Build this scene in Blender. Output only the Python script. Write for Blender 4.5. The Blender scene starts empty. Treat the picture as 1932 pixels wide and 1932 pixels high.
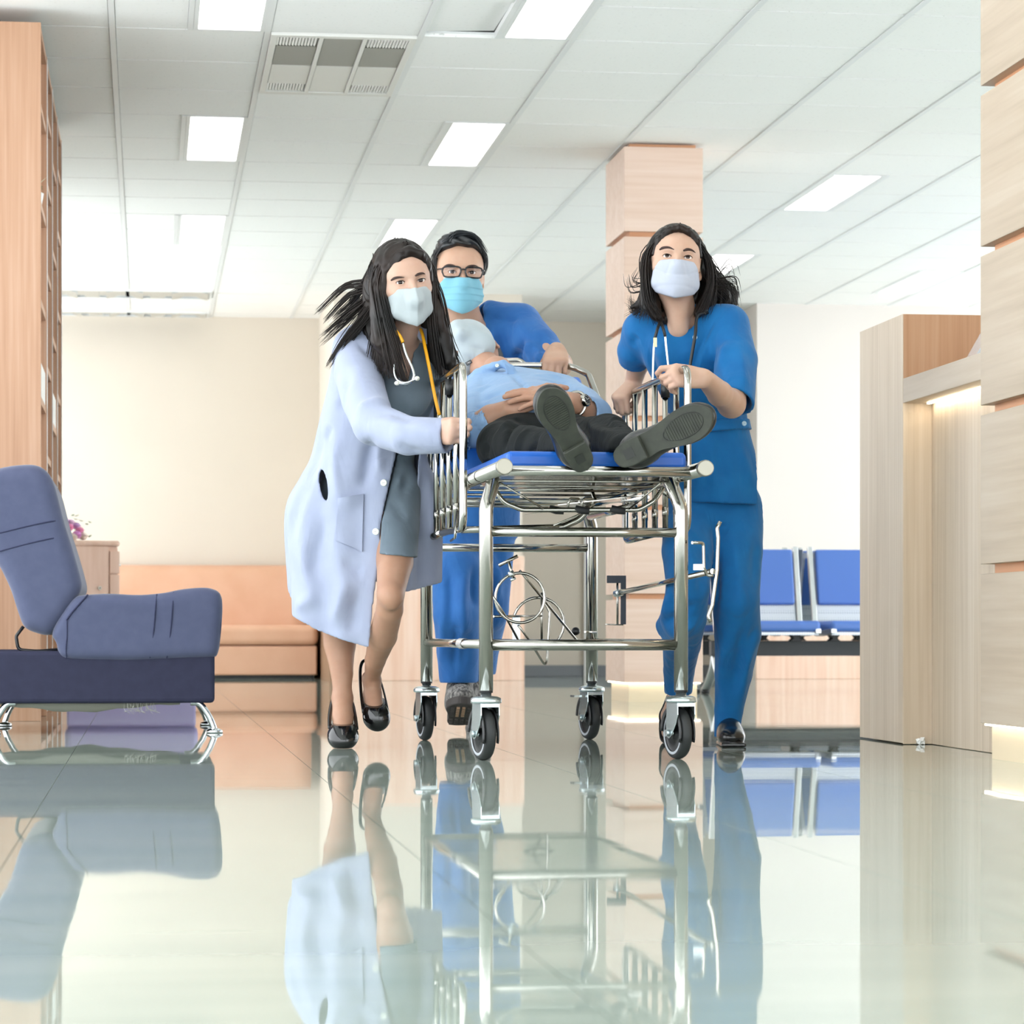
import bpy, math, random
import numpy as np
from mathutils import Vector, Matrix
rng = np.random.RandomState(7)
random.seed(7)

# ------------------------------------------------------------------ camera
FPX, CX, HZ = 5270.0, 966.0, 1193.0          # focal length, centre column, horizon row (1932 px frame)
TH = math.radians(7.44)                      # the camera looks a little right of the room's axis
CAMH = 0.333
FWD = np.array([math.sin(TH), math.cos(TH), 0.0])
RGT = np.array([math.cos(TH), -math.sin(TH), 0.0])
UP = np.array([0.0, 0.0, 1.0])
CAM = np.array([0.0, 0.0, CAMH])

def W(px, py, Z):
    """world point seen at a pixel at a given distance along the view axis"""
    return CAM + Z * FWD + (px - CX) / FPX * Z * RGT + (HZ - py) / FPX * Z * UP

def proj(p):
    q = np.asarray(p, float) - CAM
    Z = q @ FWD
    return CX + (q @ RGT) / Z * FPX, HZ - (q @ UP) / Z * FPX, Z

def FZ(py):
    """distance of a floor point seen at row py"""
    return FPX * CAMH / (py - HZ)

scene = bpy.context.scene
COL = scene.collection
cam_data = bpy.data.cameras.new('camera')
cam_data.sensor_width = 36.0
cam_data.lens = FPX / 1932.0 * 36.0
cam_data.shift_y = (HZ - 966.0) / 1932.0
cam_data.clip_start = 0.05
cam_data.clip_end = 200
cam_data.dof.use_dof = True
cam_data.dof.focus_distance = 7.7
cam_data.dof.aperture_fstop = 9.0
cam = bpy.data.objects.new('camera', cam_data)
cam.location = CAM
cam.rotation_euler = (math.radians(90), 0, -TH)
COL.objects.link(cam)
scene.camera = cam

# ------------------------------------------------------------------ daylight, exposure
world = bpy.data.worlds.new('daylight')
scene.world = world
world.use_nodes = True
bg = world.node_tree.nodes['Background']
bg.inputs['Color'].default_value = (0.93, 0.97, 1.0, 1)
bg.inputs['Strength'].default_value = 3.0
PANEL = 3.2                                  # ceiling luminaire radiance
scene.view_settings.view_transform = 'Standard'
scene.view_settings.look = 'None'
scene.view_settings.gamma = 1.0
scene.view_settings.use_curve_mapping = False
scene.view_settings.exposure = 0.55
scene.cycles.use_denoising = True
scene.cycles.use_adaptive_sampling = True
scene.cycles.adaptive_threshold = 0.1
scene.cycles.adaptive_min_samples = 16
scene.cycles.max_bounces = 6
scene.cycles.diffuse_bounces = 3
scene.cycles.glossy_bounces = 4
scene.cycles.transmission_bounces = 8
scene.cycles.transparent_max_bounces = 12
scene.cycles.sample_clamp_indirect = 6.0
scene.cycles.caustics_reflective = False
scene.cycles.caustics_refractive = False

# ------------------------------------------------------------------ mesh building
def nrm(v):
    v = np.asarray(v, float)
    n = np.linalg.norm(v)
    return v / n if n > 1e-12 else v

def frame(d, up=(0, 0, 1)):
    d = nrm(d)
    u = np.asarray(up, float)
    if abs(d @ nrm(u)) > 0.98:
        u = np.array([1.0, 0, 0])
    a = nrm(np.cross(u, d))
    b = np.cross(d, a)
    return a, b

def catmull(pts, n=8, closed=False):
    P = np.asarray(pts, float)
    m = len(P)
    out = []
    rngk = range(m) if closed else range(m - 1)
    for i in rngk:
        if closed:
            p0, p1, p2, p3 = P[i - 1], P[i], P[(i + 1) % m], P[(i + 2) % m]
        else:
            p1, p2 = P[i], P[i + 1]
            p0 = P[i - 1] if i > 0 else 2 * p1 - p2
            p3 = P[i + 2] if i + 2 < m else 2 * p2 - p1
        for k in range(n):
            t = k / n
            out.append(0.5 * (2 * p1 + (p2 - p0) * t + (2 * p0 - 5 * p1 + 4 * p2 - p3) * t * t + (3 * p1 - p0 - 3 * p2 + p3) * t ** 3))
    if not closed:
        out.append(P[-1])
    return np.array(out)

def fillet(pts, r, n=6):
    """polyline with its inner corners rounded, for bent tubes"""
    P = [np.asarray(p, float) for p in pts]
    out = [P[0]]
    for i in range(1, len(P) - 1):
        a, b, c = P[i - 1], P[i], P[i + 1]
        d1, d2 = nrm(a - b), nrm(c - b)
        ang = math.acos(max(-1, min(1, d1 @ d2)))
        if ang > math.pi - 0.05:
            out.append(b); continue
        t = min(r / math.tan(ang / 2), np.linalg.norm(a - b) * 0.48, np.linalg.norm(c - b) * 0.48)
        s, e = b + d1 * t, b + d2 * t
        for k in range(n + 1):
            u = k / n
            out.append((1 - u) ** 2 * s + 2 * u * (1 - u) * b + u * u * e)
    out.append(P[-1])
    return np.array(out)

class MB:
    def __init__(self):
        self.v, self.f, self.s, self.n = [], [], [], 0
    def add(self, V, F, smooth=False):
        V = np.asarray(V, float).reshape(-1, 3)
        self.v.append(V)
        o = self.n
        for q in F:
            self.f.append([int(i) + o for i in q]); self.s.append(smooth)
        self.n += len(V)
        return self
    def box(self, lo, hi):
        (x0, y0, z0), (x1, y1, z1) = lo, hi
        V = [(x0,y0,z0),(x1,y0,z0),(x1,y1,z0),(x0,y1,z0),(x0,y0,z1),(x1,y0,z1),(x1,y1,z1),(x0,y1,z1)]
        return self.add(V, [(3,2,1,0),(4,5,6,7),(0,1,5,4),(1,2,6,5),(2,3,7,6),(3,0,4,7)])
    def obox(self, c, h, R):
        """box with centre c, half sizes h, axes the columns of R"""
        c = np.asarray(c, float); R = np.asarray(R, float)
        V = [c + R @ np.array([sx*h[0], sy*h[1], sz*h[2]]) for sz in (-1,1) for sy in (-1,1) for sx in (-1,1)]
        return self.add(V, [(2,3,1,0),(4,5,7,6),(0,1,5,4),(1,3,7,5),(3,2,6,7),(2,0,4,6)])
    def prism(self, poly, h0, h1, R=None, o=(0,0,0)):
        """poly (u, v) extruded from h0 to h1; R columns are u, v, w axes"""
        R = np.eye(3) if R is None else np.asarray(R, float)
        o = np.asarray(o, float); n = len(poly)
        V = [o + R @ np.array([u, v, h0]) for u, v in poly] + [o + R @ np.array([u, v, h1]) for u, v in poly]
        F = [tuple(range(n - 1, -1, -1)), tuple(range(n, 2 * n))] + [(i, (i+1) % n, (i+1) % n + n, i + n) for i in range(n)]
        return self.add(V, F)
    def cyl(self, p0, p1, r0, r1=None, n=16, caps=True):
        return self.tube([p0, p1], r0 if r1 is None else [r0, r1], n=n, caps=caps)
    def tube(self, pts, r, n=10, closed=False, caps=True, flat=None, up=None):
        P = np.asarray(pts, float); m = len(P)
        rs = np.full(m, r, float) if np.isscalar(r) else np.interp(np.linspace(0, 1, m), np.linspace(0, 1, len(r)), r)
        T = np.zeros_like(P)
        if closed:
            T = np.roll(P, -1, 0) - np.roll(P, 1, 0)
        else:
            T[1:-1] = P[2:] - P[:-2]; T[0] = P[1] - P[0]; T[-1] = P[-1] - P[-2]
        T = T / np.maximum(np.linalg.norm(T, axis=1, keepdims=True), 1e-9)
        a, b = frame(T[0], (0, 0, 1) if up is None else up)
        ang = np.linspace(0, 2 * np.pi, n, endpoint=False)
        V = []
        for i in range(m):
            if up is not None:
                a, b = frame(T[i], up)
            else:
                a = nrm(a - (a @ T[i]) * T[i]); b = np.cross(T[i], a)
            fa, fb = (1, 1) if flat is None else flat
            V.append(P[i] + rs[i] * (fa * np.cos(ang)[:, None] * a + fb * np.sin(ang)[:, None] * b))
        V = np.concatenate(V)
        F = []
        for i in range(m if closed else m - 1):
            j = (i + 1) % m
            for k in range(n):
                l = (k + 1) % n
                F.append((i*n+k, i*n+l, j*n+l, j*n+k))
        self.add(V, F, True)
        if caps and not closed:
            o = self.n - len(V)
            self.f.append([o + k for k in range(n - 1, -1, -1)]); self.s.append(False)
            self.f.append([o + (m-1)*n + k for k in range(n)]); self.s.append(False)
        return self
    def lathe(self, prof, c, axis=(0, 0, 1), n=24):
        c = np.asarray(c, float); ax = nrm(axis); a, b = frame(ax)
        ang = np.linspace(0, 2 * np.pi, n, endpoint=False)
        V = np.concatenate([c + h * ax + r * (np.cos(ang)[:, None] * a + np.sin(ang)[:, None] * b) for r, h in prof])
        F = [(i*n+k, i*n+(k+1) % n, (i+1)*n+(k+1) % n, (i+1)*n+k) for i in range(len(prof) - 1) for k in range(n)]
        return self.add(V, F, True)
    def ball(self, c, r, R=None, nu=16, nv=10):
        c = np.asarray(c, float); r = np.full(3, r, float) if np.isscalar(r) else np.asarray(r, float)
        R = np.eye(3) if R is None else np.asarray(R, float)
        V = []
        for i in range(nv + 1):
            t = math.pi * i / nv
            for k in range(nu):
                p = 2 * math.pi * k / nu
                V.append(c + R @ (r * np.array([math.sin(t)*math.cos(p), math.sin(t)*math.sin(p), math.cos(t)])))
        F = [((i+1)*nu+k, (i+1)*nu+(k+1) % nu, i*nu+(k+1) % nu, i*nu+k) for i in range(nv) for k in range(nu)]
        return self.add(V, F, True)
    def grid(self, G, closed_u=False, smooth=True):
        G = np.asarray(G, float); m, n = G.shape[:2]
        F = [(i*n+k, i*n+(k+1) % n, (i+1)*n+(k+1) % n, (i+1)*n+k) for i in range(m - 1) for k in range(n if closed_u else n - 1)]
        return self.add(G.reshape(-1, 3), F, smooth)
    def mesh(self, name, off=(0, 0, 0)):
        V = np.concatenate(self.v) - np.asarray(off, float)
        me = bpy.data.meshes.new(name)
        me.from_pydata(V.tolist(), [], self.f)
        me.polygons.foreach_set('use_smooth', np.array(self.s, bool))
        me.update()
        return me

def fast_mesh(name, V, Q, smooth=True):
    """mesh from vertex array and (n,k) face array"""
    V = np.ascontiguousarray(V, dtype=np.float32); Q = np.asarray(Q, dtype=np.int32)
    me = bpy.data.meshes.new(name)
    k = Q.shape[1]
    me.vertices.add(len(V)); me.vertices.foreach_set('co', V.ravel())
    me.loops.add(Q.size); me.loops.foreach_set('vertex_index', Q.ravel())
    me.polygons.add(len(Q))
    me.polygons.foreach_set('loop_start', np.arange(0, Q.size, k, dtype=np.int32))
    me.polygons.foreach_set('use_smooth', np.full(len(Q), smooth))
    me.update(calc_edges=True); me.validate()
    return me

def tag(o, label=None, cat=None, group=None, kind=None):
    if label: o['label'] = label
    if cat: o['category'] = cat
    if group: o['group'] = group
    if kind: o['kind'] = kind
    return o

def thing(name, loc, label=None, cat=None, group=None, kind=None):
    o = bpy.data.objects.new(name, None)
    o.empty_display_size = 0.1
    o.location = Vector([float(c) for c in loc])
    COL.objects.link(o)
    return tag(o, label, cat, group, kind)

def origin_of(o):
    p = np.zeros(3)
    while o is not None:
        p = p + np.array(o.location); o = o.parent
    return p

def obj(name, mb, mat, parent=None, bevel=0.0, seg=2, at=None, label=None):
    """one mesh object; geometry is given in world coordinates"""
    off = origin_of(parent) if parent is not None else np.zeros(3)
    base = np.asarray(at, float) if at is not None else off
    if isinstance(mb, MB):
        me = mb.mesh(name, base)
    else:
        me = fast_mesh(name, np.asarray(mb[0]) - base, mb[1])
    o = bpy.data.objects.new(name, me)
    COL.objects.link(o)
    o.location = Vector((base - off).tolist())
    if parent is not None: o.parent = parent
    if mat is not None: me.materials.append(mat)
    if bevel:
        b = o.modifiers.new('bevel', 'BEVEL'); b.width = bevel; b.segments = seg; b.limit_method = 'ANGLE'
        b.angle_limit = math.radians(40)
    if label: o['label'] = label
    return o

def inst(name, me, parent, loc, rot=None):
    """another object on shared mesh data; loc in world coordinates"""
    o = bpy.data.objects.new(name, me)
    COL.objects.link(o)
    o.parent = parent
    off = origin_of(parent) if parent is not None else np.zeros(3)
    o.location = Vector((np.asarray(loc, float) - off).tolist())
    if rot is not None: o.rotation_euler = rot
    return o

# ------------------------------------------------------------------ materials
def srgb(r, g, b):
    f = lambda c: (c / 255 / 12.92) if c / 255 <= 0.04045 else ((c / 255 + 0.055) / 1.055) ** 2.4
    return (f(r), f(g), f(b), 1)

def mat(name, col, rough=0.5, metal=0.0, spec=0.5, **kw):
    m = bpy.data.materials.new(name); m.use_nodes = True
    b = m.node_tree.nodes['Principled BSDF']
    b.inputs['Base Color'].default_value = col
    b.inputs['Roughness'].default_value = rough
    b.inputs['Metallic'].default_value = metal
    b.inputs['Specular IOR Level'].default_value = spec
    for k, v in kw.items():
        b.inputs[k.replace('_', ' ')].default_value = v
    return m

def nodes(m):
    return m.node_tree.nodes, m.node_tree.links, m.node_tree.nodes['Principled BSDF']

def vary(m, c0, c1, scale=(8, 8, 8), detail=4, lo=0.35, hi=0.65, bump=0.0, bscale=None, coord='Object', dist=0.002, distort=0.0):
    """colour varies between c0 and c1 with stretched noise; optional fine relief"""
    N, L, b = nodes(m)
    tc = N.new('ShaderNodeTexCoord'); mp = N.new('ShaderNodeMapping')
    mp.inputs['Scale'].default_value = scale
    L.new(tc.outputs[coord], mp.inputs['Vector'])
    nz = N.new('ShaderNodeTexNoise'); nz.inputs['Scale'].default_value = 1.0; nz.inputs['Detail'].default_value = detail
    nz.inputs['Distortion'].default_value = distort
    L.new(mp.outputs[0], nz.inputs['Vector'])
    cr = N.new('ShaderNodeValToRGB')
    cr.color_ramp.elements[0].position = lo; cr.color_ramp.elements[0].color = c0
    cr.color_ramp.elements[1].position = hi; cr.color_ramp.elements[1].color = c1
    L.new(nz.outputs['Fac'], cr.inputs[0]); L.new(cr.outputs[0], b.inputs['Base Color'])
    if bump:
        n2 = N.new('ShaderNodeTexNoise'); n2.inputs['Detail'].default_value = 3
        mp2 = N.new('ShaderNodeMapping'); mp2.inputs['Scale'].default_value = bscale or scale
        L.new(tc.outputs[coord], mp2.inputs['Vector']); n2.inputs['Scale'].default_value = 1.0
        L.new(mp2.outputs[0], n2.inputs['Vector'])
        bp = N.new('ShaderNodeBump'); bp.inputs['Strength'].default_value = bump; bp.inputs['Distance'].default_value = dist
        L.new(n2.outputs['Fac'], bp.inputs['Height']); L.new(bp.outputs[0], b.inputs['Normal'])
    return m

def emit(name, col, strength):
    m = bpy.data.materials.new(name); m.use_nodes = True
    N = m.node_tree.nodes; L = m.node_tree.links
    e = N.new('ShaderNodeEmission'); e.inputs[0].default_value = col; e.inputs[1].default_value = strength
    L.new(e.outputs[0], N['Material Output'].inputs[0])
    N.remove(N['Principled BSDF'])
    return m

def wood(name, c0, c1, c2, axis, rough=0.42, grain=70.0, long=1.6):
    """veneer with fine grain running along one axis (0 x, 1 y, 2 z)"""
    m = mat(name, c1, rough, spec=0.35)
    N, L, b = nodes(m)
    tc = N.new('ShaderNodeTexCoord'); geo = N.new('ShaderNodeNewGeometry')
    sc = [grain] * 3; sc[axis] = long
    mp = N.new('ShaderNodeMapping'); mp.inputs['Scale'].default_value = sc
    L.new(geo.outputs['Position'], mp.inputs['Vector'])
    n1 = N.new('ShaderNodeTexNoise'); n1.inputs['Scale'].default_value = 1; n1.inputs['Detail'].default_value = 5
    L.new(mp.outputs[0], n1.inputs['Vector'])
    sc2 = [9.0] * 3; sc2[axis] = 0.7
    mp2 = N.new('ShaderNodeMapping'); mp2.inputs['Scale'].default_value = sc2
    L.new(geo.outputs['Position'], mp2.inputs['Vector'])
    n2 = N.new('ShaderNodeTexNoise'); n2.inputs['Scale'].default_value = 1; n2.inputs['Detail'].default_value = 3; n2.inputs['Distortion'].default_value = 0.6
    L.new(mp2.outputs[0], n2.inputs['Vector'])
    mx = N.new('ShaderNodeMix'); mx.data_type = 'FLOAT'; mx.inputs[0].default_value = 0.45
    L.new(n1.outputs['Fac'], mx.inputs[2]); L.new(n2.outputs['Fac'], mx.inputs[3])
    cr = N.new('ShaderNodeValToRGB')
    e = cr.color_ramp.elements
    e[0].position = 0.34; e[0].color = c0
    e[1].position = 0.66; e[1].color = c2
    k = e.new(0.5); k.color = c1
    L.new(mx.outputs[0], cr.inputs[0]); L.new(cr.outputs[0], b.inputs['Base Color'])
    return m
# ================================================================== the room
CH = CAMH + 2.342                            # ceiling height
def XY(px, Z):
    p = W(px, HZ, Z); return p[0], p[1]

M_wall = vary(mat('wall_paint', srgb(220, 210, 196), 0.75), srgb(222, 212, 198), srgb(219, 209, 195), (1.5, 1.5, 1.5))
M_wallw = mat('wall_paint_white', srgb(226, 219, 213), 0.7)
M_tile = vary(mat('mineral_tile', srgb(248, 248, 246), 0.9, spec=0.2), srgb(214, 215, 212), srgb(249, 249, 247), (55, 190, 55), 2, 0.27, 0.34,
              bump=0.25, bscale=(90, 260, 90), dist=0.002)
M_tbar = mat('white_grid_metal', srgb(236, 238, 238), 0.45)
M_plenum = mat('plenum_gap_shade', srgb(120, 120, 118), 0.9)  # dark tone stands for the shadow in the gaps between tiles
M_floor = mat('polished_porcelain', srgb(196, 203, 192), 0.025, spec=0.5)
N, L, b = nodes(M_floor)
geo = N.new('ShaderNodeNewGeometry'); mp = N.new('ShaderNodeMapping'); mp.inputs['Scale'].default_value = (0.9, 5.5, 1)
L.new(geo.outputs['Position'], mp.inputs['Vector'])
nz = N.new('ShaderNodeTexNoise'); nz.inputs['Scale'].default_value = 1.0; nz.inputs['Detail'].default_value = 5; nz.inputs['Distortion'].default_value = 0.4
L.new(mp.outputs[0], nz.inputs['Vector'])
cr = N.new('ShaderNodeValToRGB'); cr.color_ramp.elements[0].position = 0.3; cr.color_ramp.elements[1].position = 0.7
cr.color_ramp.elements[0].color = srgb(156, 169, 160); cr.color_ramp.elements[1].color = srgb(173, 182, 172)
L.new(nz.outputs['Fac'], cr.inputs[0]); L.new(cr.outputs[0], b.inputs['Base Color'])
rr = N.new('ShaderNodeMapRange'); rr.inputs[1].default_value = 0.35; rr.inputs[2].default_value = 0.75; rr.inputs[3].default_value = 0.012; rr.inputs[4].default_value = 0.045
L.new(nz.outputs['Fac'], rr.inputs[0]); L.new(rr.outputs[0], b.inputs['Roughness'])
mp3 = N.new('ShaderNodeMapping'); mp3.inputs['Scale'].default_value = (0.8, 2.2, 1); L.new(geo.outputs['Position'], mp3.inputs['Vector'])
nb = N.new('ShaderNodeTexNoise'); nb.inputs['Scale'].default_value = 1.3; nb.inputs['Detail'].default_value = 2
L.new(mp3.outputs[0], nb.inputs['Vector'])
bp = N.new('ShaderNodeBump'); bp.inputs['Strength'].default_value = 0.05; bp.inputs['Distance'].default_value = 0.004
L.new(nb.outputs['Fac'], bp.inputs['Height']); L.new(bp.outputs[0], b.inputs['Normal'])
M_grout = mat('grout', srgb(150, 158, 150), 0.6)
M_woodO = wood('ash_veneer_orange_lighting', srgb(172, 131, 103), srgb(184, 144, 116), srgb(194, 157, 132), 2)  # one ash laminate; its lighting differences are put into separate tints
M_woodP = wood('ash_veneer_pale_lighting_upright', srgb(192, 172, 148), srgb(206, 187, 164), srgb(216, 199, 179), 2)  # same laminate, its lighting held in a paler tint
M_woodPh = wood('ash_veneer_pale_dimmed_level', srgb(170, 153, 133), srgb(183, 166, 146), srgb(192, 177, 159), 1, grain=45)  # pale copy darkened to offset strong light from the left
M_woodK = wood('ash_veneer_pink_lighting', srgb(222, 192, 172), srgb(230, 202, 184), srgb(236, 211, 196), 0, grain=40)  # same laminate, its overexposed look put into pale pink
M_woodKv = wood('pink_ash_veneer_upright', srgb(232, 190, 165), srgb(240, 205, 183), srgb(246, 216, 198), 2, grain=40)
M_woodT = wood('tan_ash_veneer', srgb(166, 122, 90), srgb(182, 139, 106), srgb(192, 153, 122), 2)
M_core = mat('groove_wood', srgb(216, 160, 120), 0.5)
M_base = mat('grey_baseboard', srgb(128, 132, 138), 0.5)
M_led = emit('warm_led_strip', (1.0, 0.92, 0.76, 1), 5.0)
M_white = mat('white_laminate', srgb(240, 240, 238), 0.4)
M_black = mat('black_plastic', srgb(24, 25, 27), 0.4)

XL0, XR0, YF0 = -1.65, 7.7, -3.0             # room extents (left wall, unseen open right end set for more light, front end)
YB = 20.85                                   # back wall
# ---- floor: tiles near enough to tell apart are pieces, the rest is one slab
floor = tag(obj('floor', MB().box((XL0 - 0.2, YF0, -0.12), (XR0, YB + 0.4, -0.004)), M_grout), kind='structure')
TS = 0.6
fx0 = XY(466, FZ(1350))[0] % TS
fy0 = XY(900, FZ(1417))[1] % TS
g = 0.0008
tile_me = MB().box((g, g, -0.004), (TS - g, TS - g, 0.0)).mesh('floor_tile'); tile_me.materials.append(M_floor)
rest = MB()
nft = 0
for i in range(-5, 18):
    for j in range(-6, 36):
        x, y = fx0 + i * TS, fy0 + j * TS
        if x < XL0 - 0.6 or y > YB + 0.2 or x > XR0 - 0.6 or y < YF0: continue
        vis = False
        if 1.8 < y < 10.4:
            us = [proj((x + a, y + c, 0)) for a in (0, TS) for c in (0, TS)]
            vis = min(u[0] for u in us) < 1960 and max(u[0] for u in us) > -30 and min(u[1] for u in us) < 1950
        if vis:
            inst('floor_tile', tile_me, floor, (x, y, 0)); nft += 1
        else:
            rest.box((x + g, y + g, -0.004), (x + TS - g, y + TS - g, 0))
tag(obj('floor_tile_field', rest, M_floor, floor), kind='stuff')

# ---- walls
def wall(name, lo, hi, m, base=None):
    w = tag(obj(name, MB().box(lo, hi), m), kind='structure')
    return w
xb0, yb0 = XY(627, 19.35); xb1, _ = XY(986, 19.35)          # protruding bay in the back wall
xr0, yr0 = XY(1425, 19.95)                                    # nearer wall section on the right
YBAY, YR = 19.2, 19.5
wall_back = wall('wall_back', (XL0, YB, 0), (xr0, YB + 0.2, CH), M_wall)
bay = wall('wall_bay', (xb0, YBAY, 0), (xb1, YB - 0.002, CH), M_wall)
wall_right = wall('wall_right', (xr0, YR, 0), (XR0, YB + 0.2, CH), M_wallw)
wall_left_shade = wall('wall_left_shade', (XL0 - 0.2, 10.4, 0), (XL0, 15.2, CH), M_wall)  # unseen wall, its length chosen to shade the rear left
# wood panelling along the foot of the bay and the right wall
pan = tag(obj('trim_1', MB().box((xb0 - 0.012, YBAY - 0.03, 0.0), (xb1 + 0.012, YBAY - 0.001, 0.86)), M_woodKv, bevel=0.003), kind='structure')
for k in range(1, 3):
    xx = xb0 + (xb1 - xb0) * k / 3
tag(obj('trim_2', MB().box((xr0 - 0.012, YR - 0.03, 0.0), (XR0, YR - 0.001, 0.52)), M_woodKv, bevel=0.003), kind='structure')
tag(obj('trim_3', MB().box((xb0 - 0.03, YBAY - 0.03, 0.0), (xb0 - 0.001, YB - 0.001, 0.42)), mat('brown_panel', srgb(150, 118, 92), 0.5)), kind='structure')
tag(obj('baseboard_back', MB().box((xb1 + 0.02, YB - 0.02, 0.0), (xr0, YB - 0.001, 0.085)), M_base, bevel=0.003), kind='structure')
xd0 = XY(1108, 20.9)[0]
tag(obj('trim_4', MB().box((xd0, YB - 0.05, 0.0), (xd0 + 0.05, YB - 0.021, 2.1)), M_white), kind='structure')

# ---- suspended ceiling
cx0 = XY(505, FPX * (CH - CAMH) / 1133)[0] % TS
cy0 = XY(205, FPX * (CH - CAMH) / (HZ - 51))[1]
CY = 0.606
iA = round((XY(210, FPX * (CH - CAMH) / 1143)[0] - cx0) / TS)     # bay index of the first main runner
ceiling = tag(obj('ceiling', MB().box((XL0 - 0.2, YF0, CH + 0.03), (XR0, YB + 0.4, CH + 0.15)), M_plenum), kind='structure')
runner = MB(); cross = MB()
bays = range(-3, 17); rows = range(-24, 18)
for i in bays:
    x = cx0 + (iA + i) * TS
    if x < XL0 or x > XR0: continue
    runner_mb = MB().box((x - 0.012, YF0, CH - 0.004), (x + 0.012, YB, CH + 0.03))
    us = [proj((x, y, CH)) for y in np.linspace(9, YB, 30)]
    if any(0 < u[0] < 1932 and 0 < u[1] for u in us):
        obj('ceiling_runner', runner_mb, M_tbar, ceiling)
    else:
        runner.box((x - 0.012, YF0, CH - 0.004), (x + 0.012, YB, CH + 0.03))
if runner.n: tag(obj('ceiling_runner_far', runner, M_tbar, ceiling), kind='stuff')
# what is let into the grid: (bay, half or None, first row, rows)
lights = {}
for b0, half in ((0, 1), (2, 1)):
    for r0 in (-2, 3, 8): lights[(b0, half, r0)] = True
def bay_of(X): return math.floor((X - cx0) / TS) - iA
lights[(bay_of(3.62), 0, 5)] = True
lights[(bay_of(3.62), 0, 10)] = True
lights[(bay_of(5.12), 1, 11)] = True
for b0 in (0, 2):                            # unseen lights added for illumination, carrying on the two rows
    for r0 in (-12, -7): lights[(b0, 1, r0)] = True
VENT = (1, 0, 2)
occupied = {}
for (b0, half, r0) in lights:
    for r in (r0, r0 + 1): occupied[(b0, r)] = half
for r in (0, 1): occupied[(VENT[0], r)] = 'full'
ct_full = MB().box((0.014, 0.007, 0), (TS - 0.014, CY - 0.007, 0.015)).mesh('ceiling_tile'); ct_full.materials.append(M_tile)
ct_half = MB().box((0.014, 0.007, 0), (TS / 2 - 0.012, CY - 0.007, 0.015)).mesh('ceiling_tile_half'); ct_half.materials.append(M_tile)
crest = MB(); nct = 0
for i in range(-3, 16):
    for j in rows:
        x, y = cx0 + (iA + i) * TS, cy0 + j * CY
        if x + 0.02 < XL0 or x > XR0 - TS or y < YF0 or y > YB: continue
        oc = occupied.get((i, j))
        if oc == 'full': continue
        us = [proj((x + a, y + c, CH)) for a in (0, TS) for c in (0, CY)]
        vis = y > 5 and min(u[0] for u in us) < 1860 and max(u[0] for u in us) > 70 and max(u[1] for u in us) > 0
        x0 = x if oc in (None, 1) else x + TS / 2 - 0.002
        if vis and nct < 296:
            z = CH
            o = inst('ceiling_tile', ct_full if oc is None else ct_half, ceiling, (x0, y, z)); nct += 1
            if (i, j) == (2, -1):            # one tile beside a light has slipped
                o.rotation_euler = (0.02, -0.035, 0); o.location.z += 0.004
        else:
            w_ = TS if oc is None else TS / 2
            crest.box((x0 + 0.014, y + 0.004, CH), (x0 + w_ - 0.012, y + CY - 0.004, CH + 0.015))
tag(obj('ceiling_tile_field', crest, M_tile, ceiling), kind='stuff')
for j in rows:                               # cross tees sit slightly above the tile faces
    y = cy0 + j * CY
    if y > YF0: cross.box((XL0, y - 0.0035, CH + 0.014), (XR0, y + 0.0035, CH + 0.02))
tag(obj('ceiling_cross_tees', cross, M_tbar, ceiling), kind='stuff')
print('floor tiles', nft, 'ceiling tiles', nct)

M_panel = emit('light_panel', (1.0, 0.985, 0.95, 1), PANEL)
M_alu = mat('brushed_aluminium', srgb(205, 208, 210), 0.3, 1.0)
M_refl = mat('louvre_mirror', srgb(215, 222, 224), 0.12, 1.0)
LN = {(0,1,-2): 'square end of bright ceiling light cut by the top edge, above left tiles',
      (0,1,3): 'glowing recessed ceiling light below the air conditioner grille on the left',
      (0,1,8): 'small far recessed ceiling light nearest the back wall on the left',
      (2,1,-2): 'large bright recessed ceiling light beside the slipped ceiling tile',
      (2,1,3): 'glowing slanted ceiling light right of the air conditioner grille',
      (2,1,8): 'bright ceiling light just above the long haired doctor'}
LN[(bay_of(3.62), 0, 5)] = 'long slanted ceiling light right of the wood clad column top'
LN[(bay_of(3.62), 0, 10)] = 'ceiling light half hidden behind the nurse with shoulder length hair'
LN[(bay_of(5.12), 1, 11)] = 'far slanted ceiling light beside the near right pillar'
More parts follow.
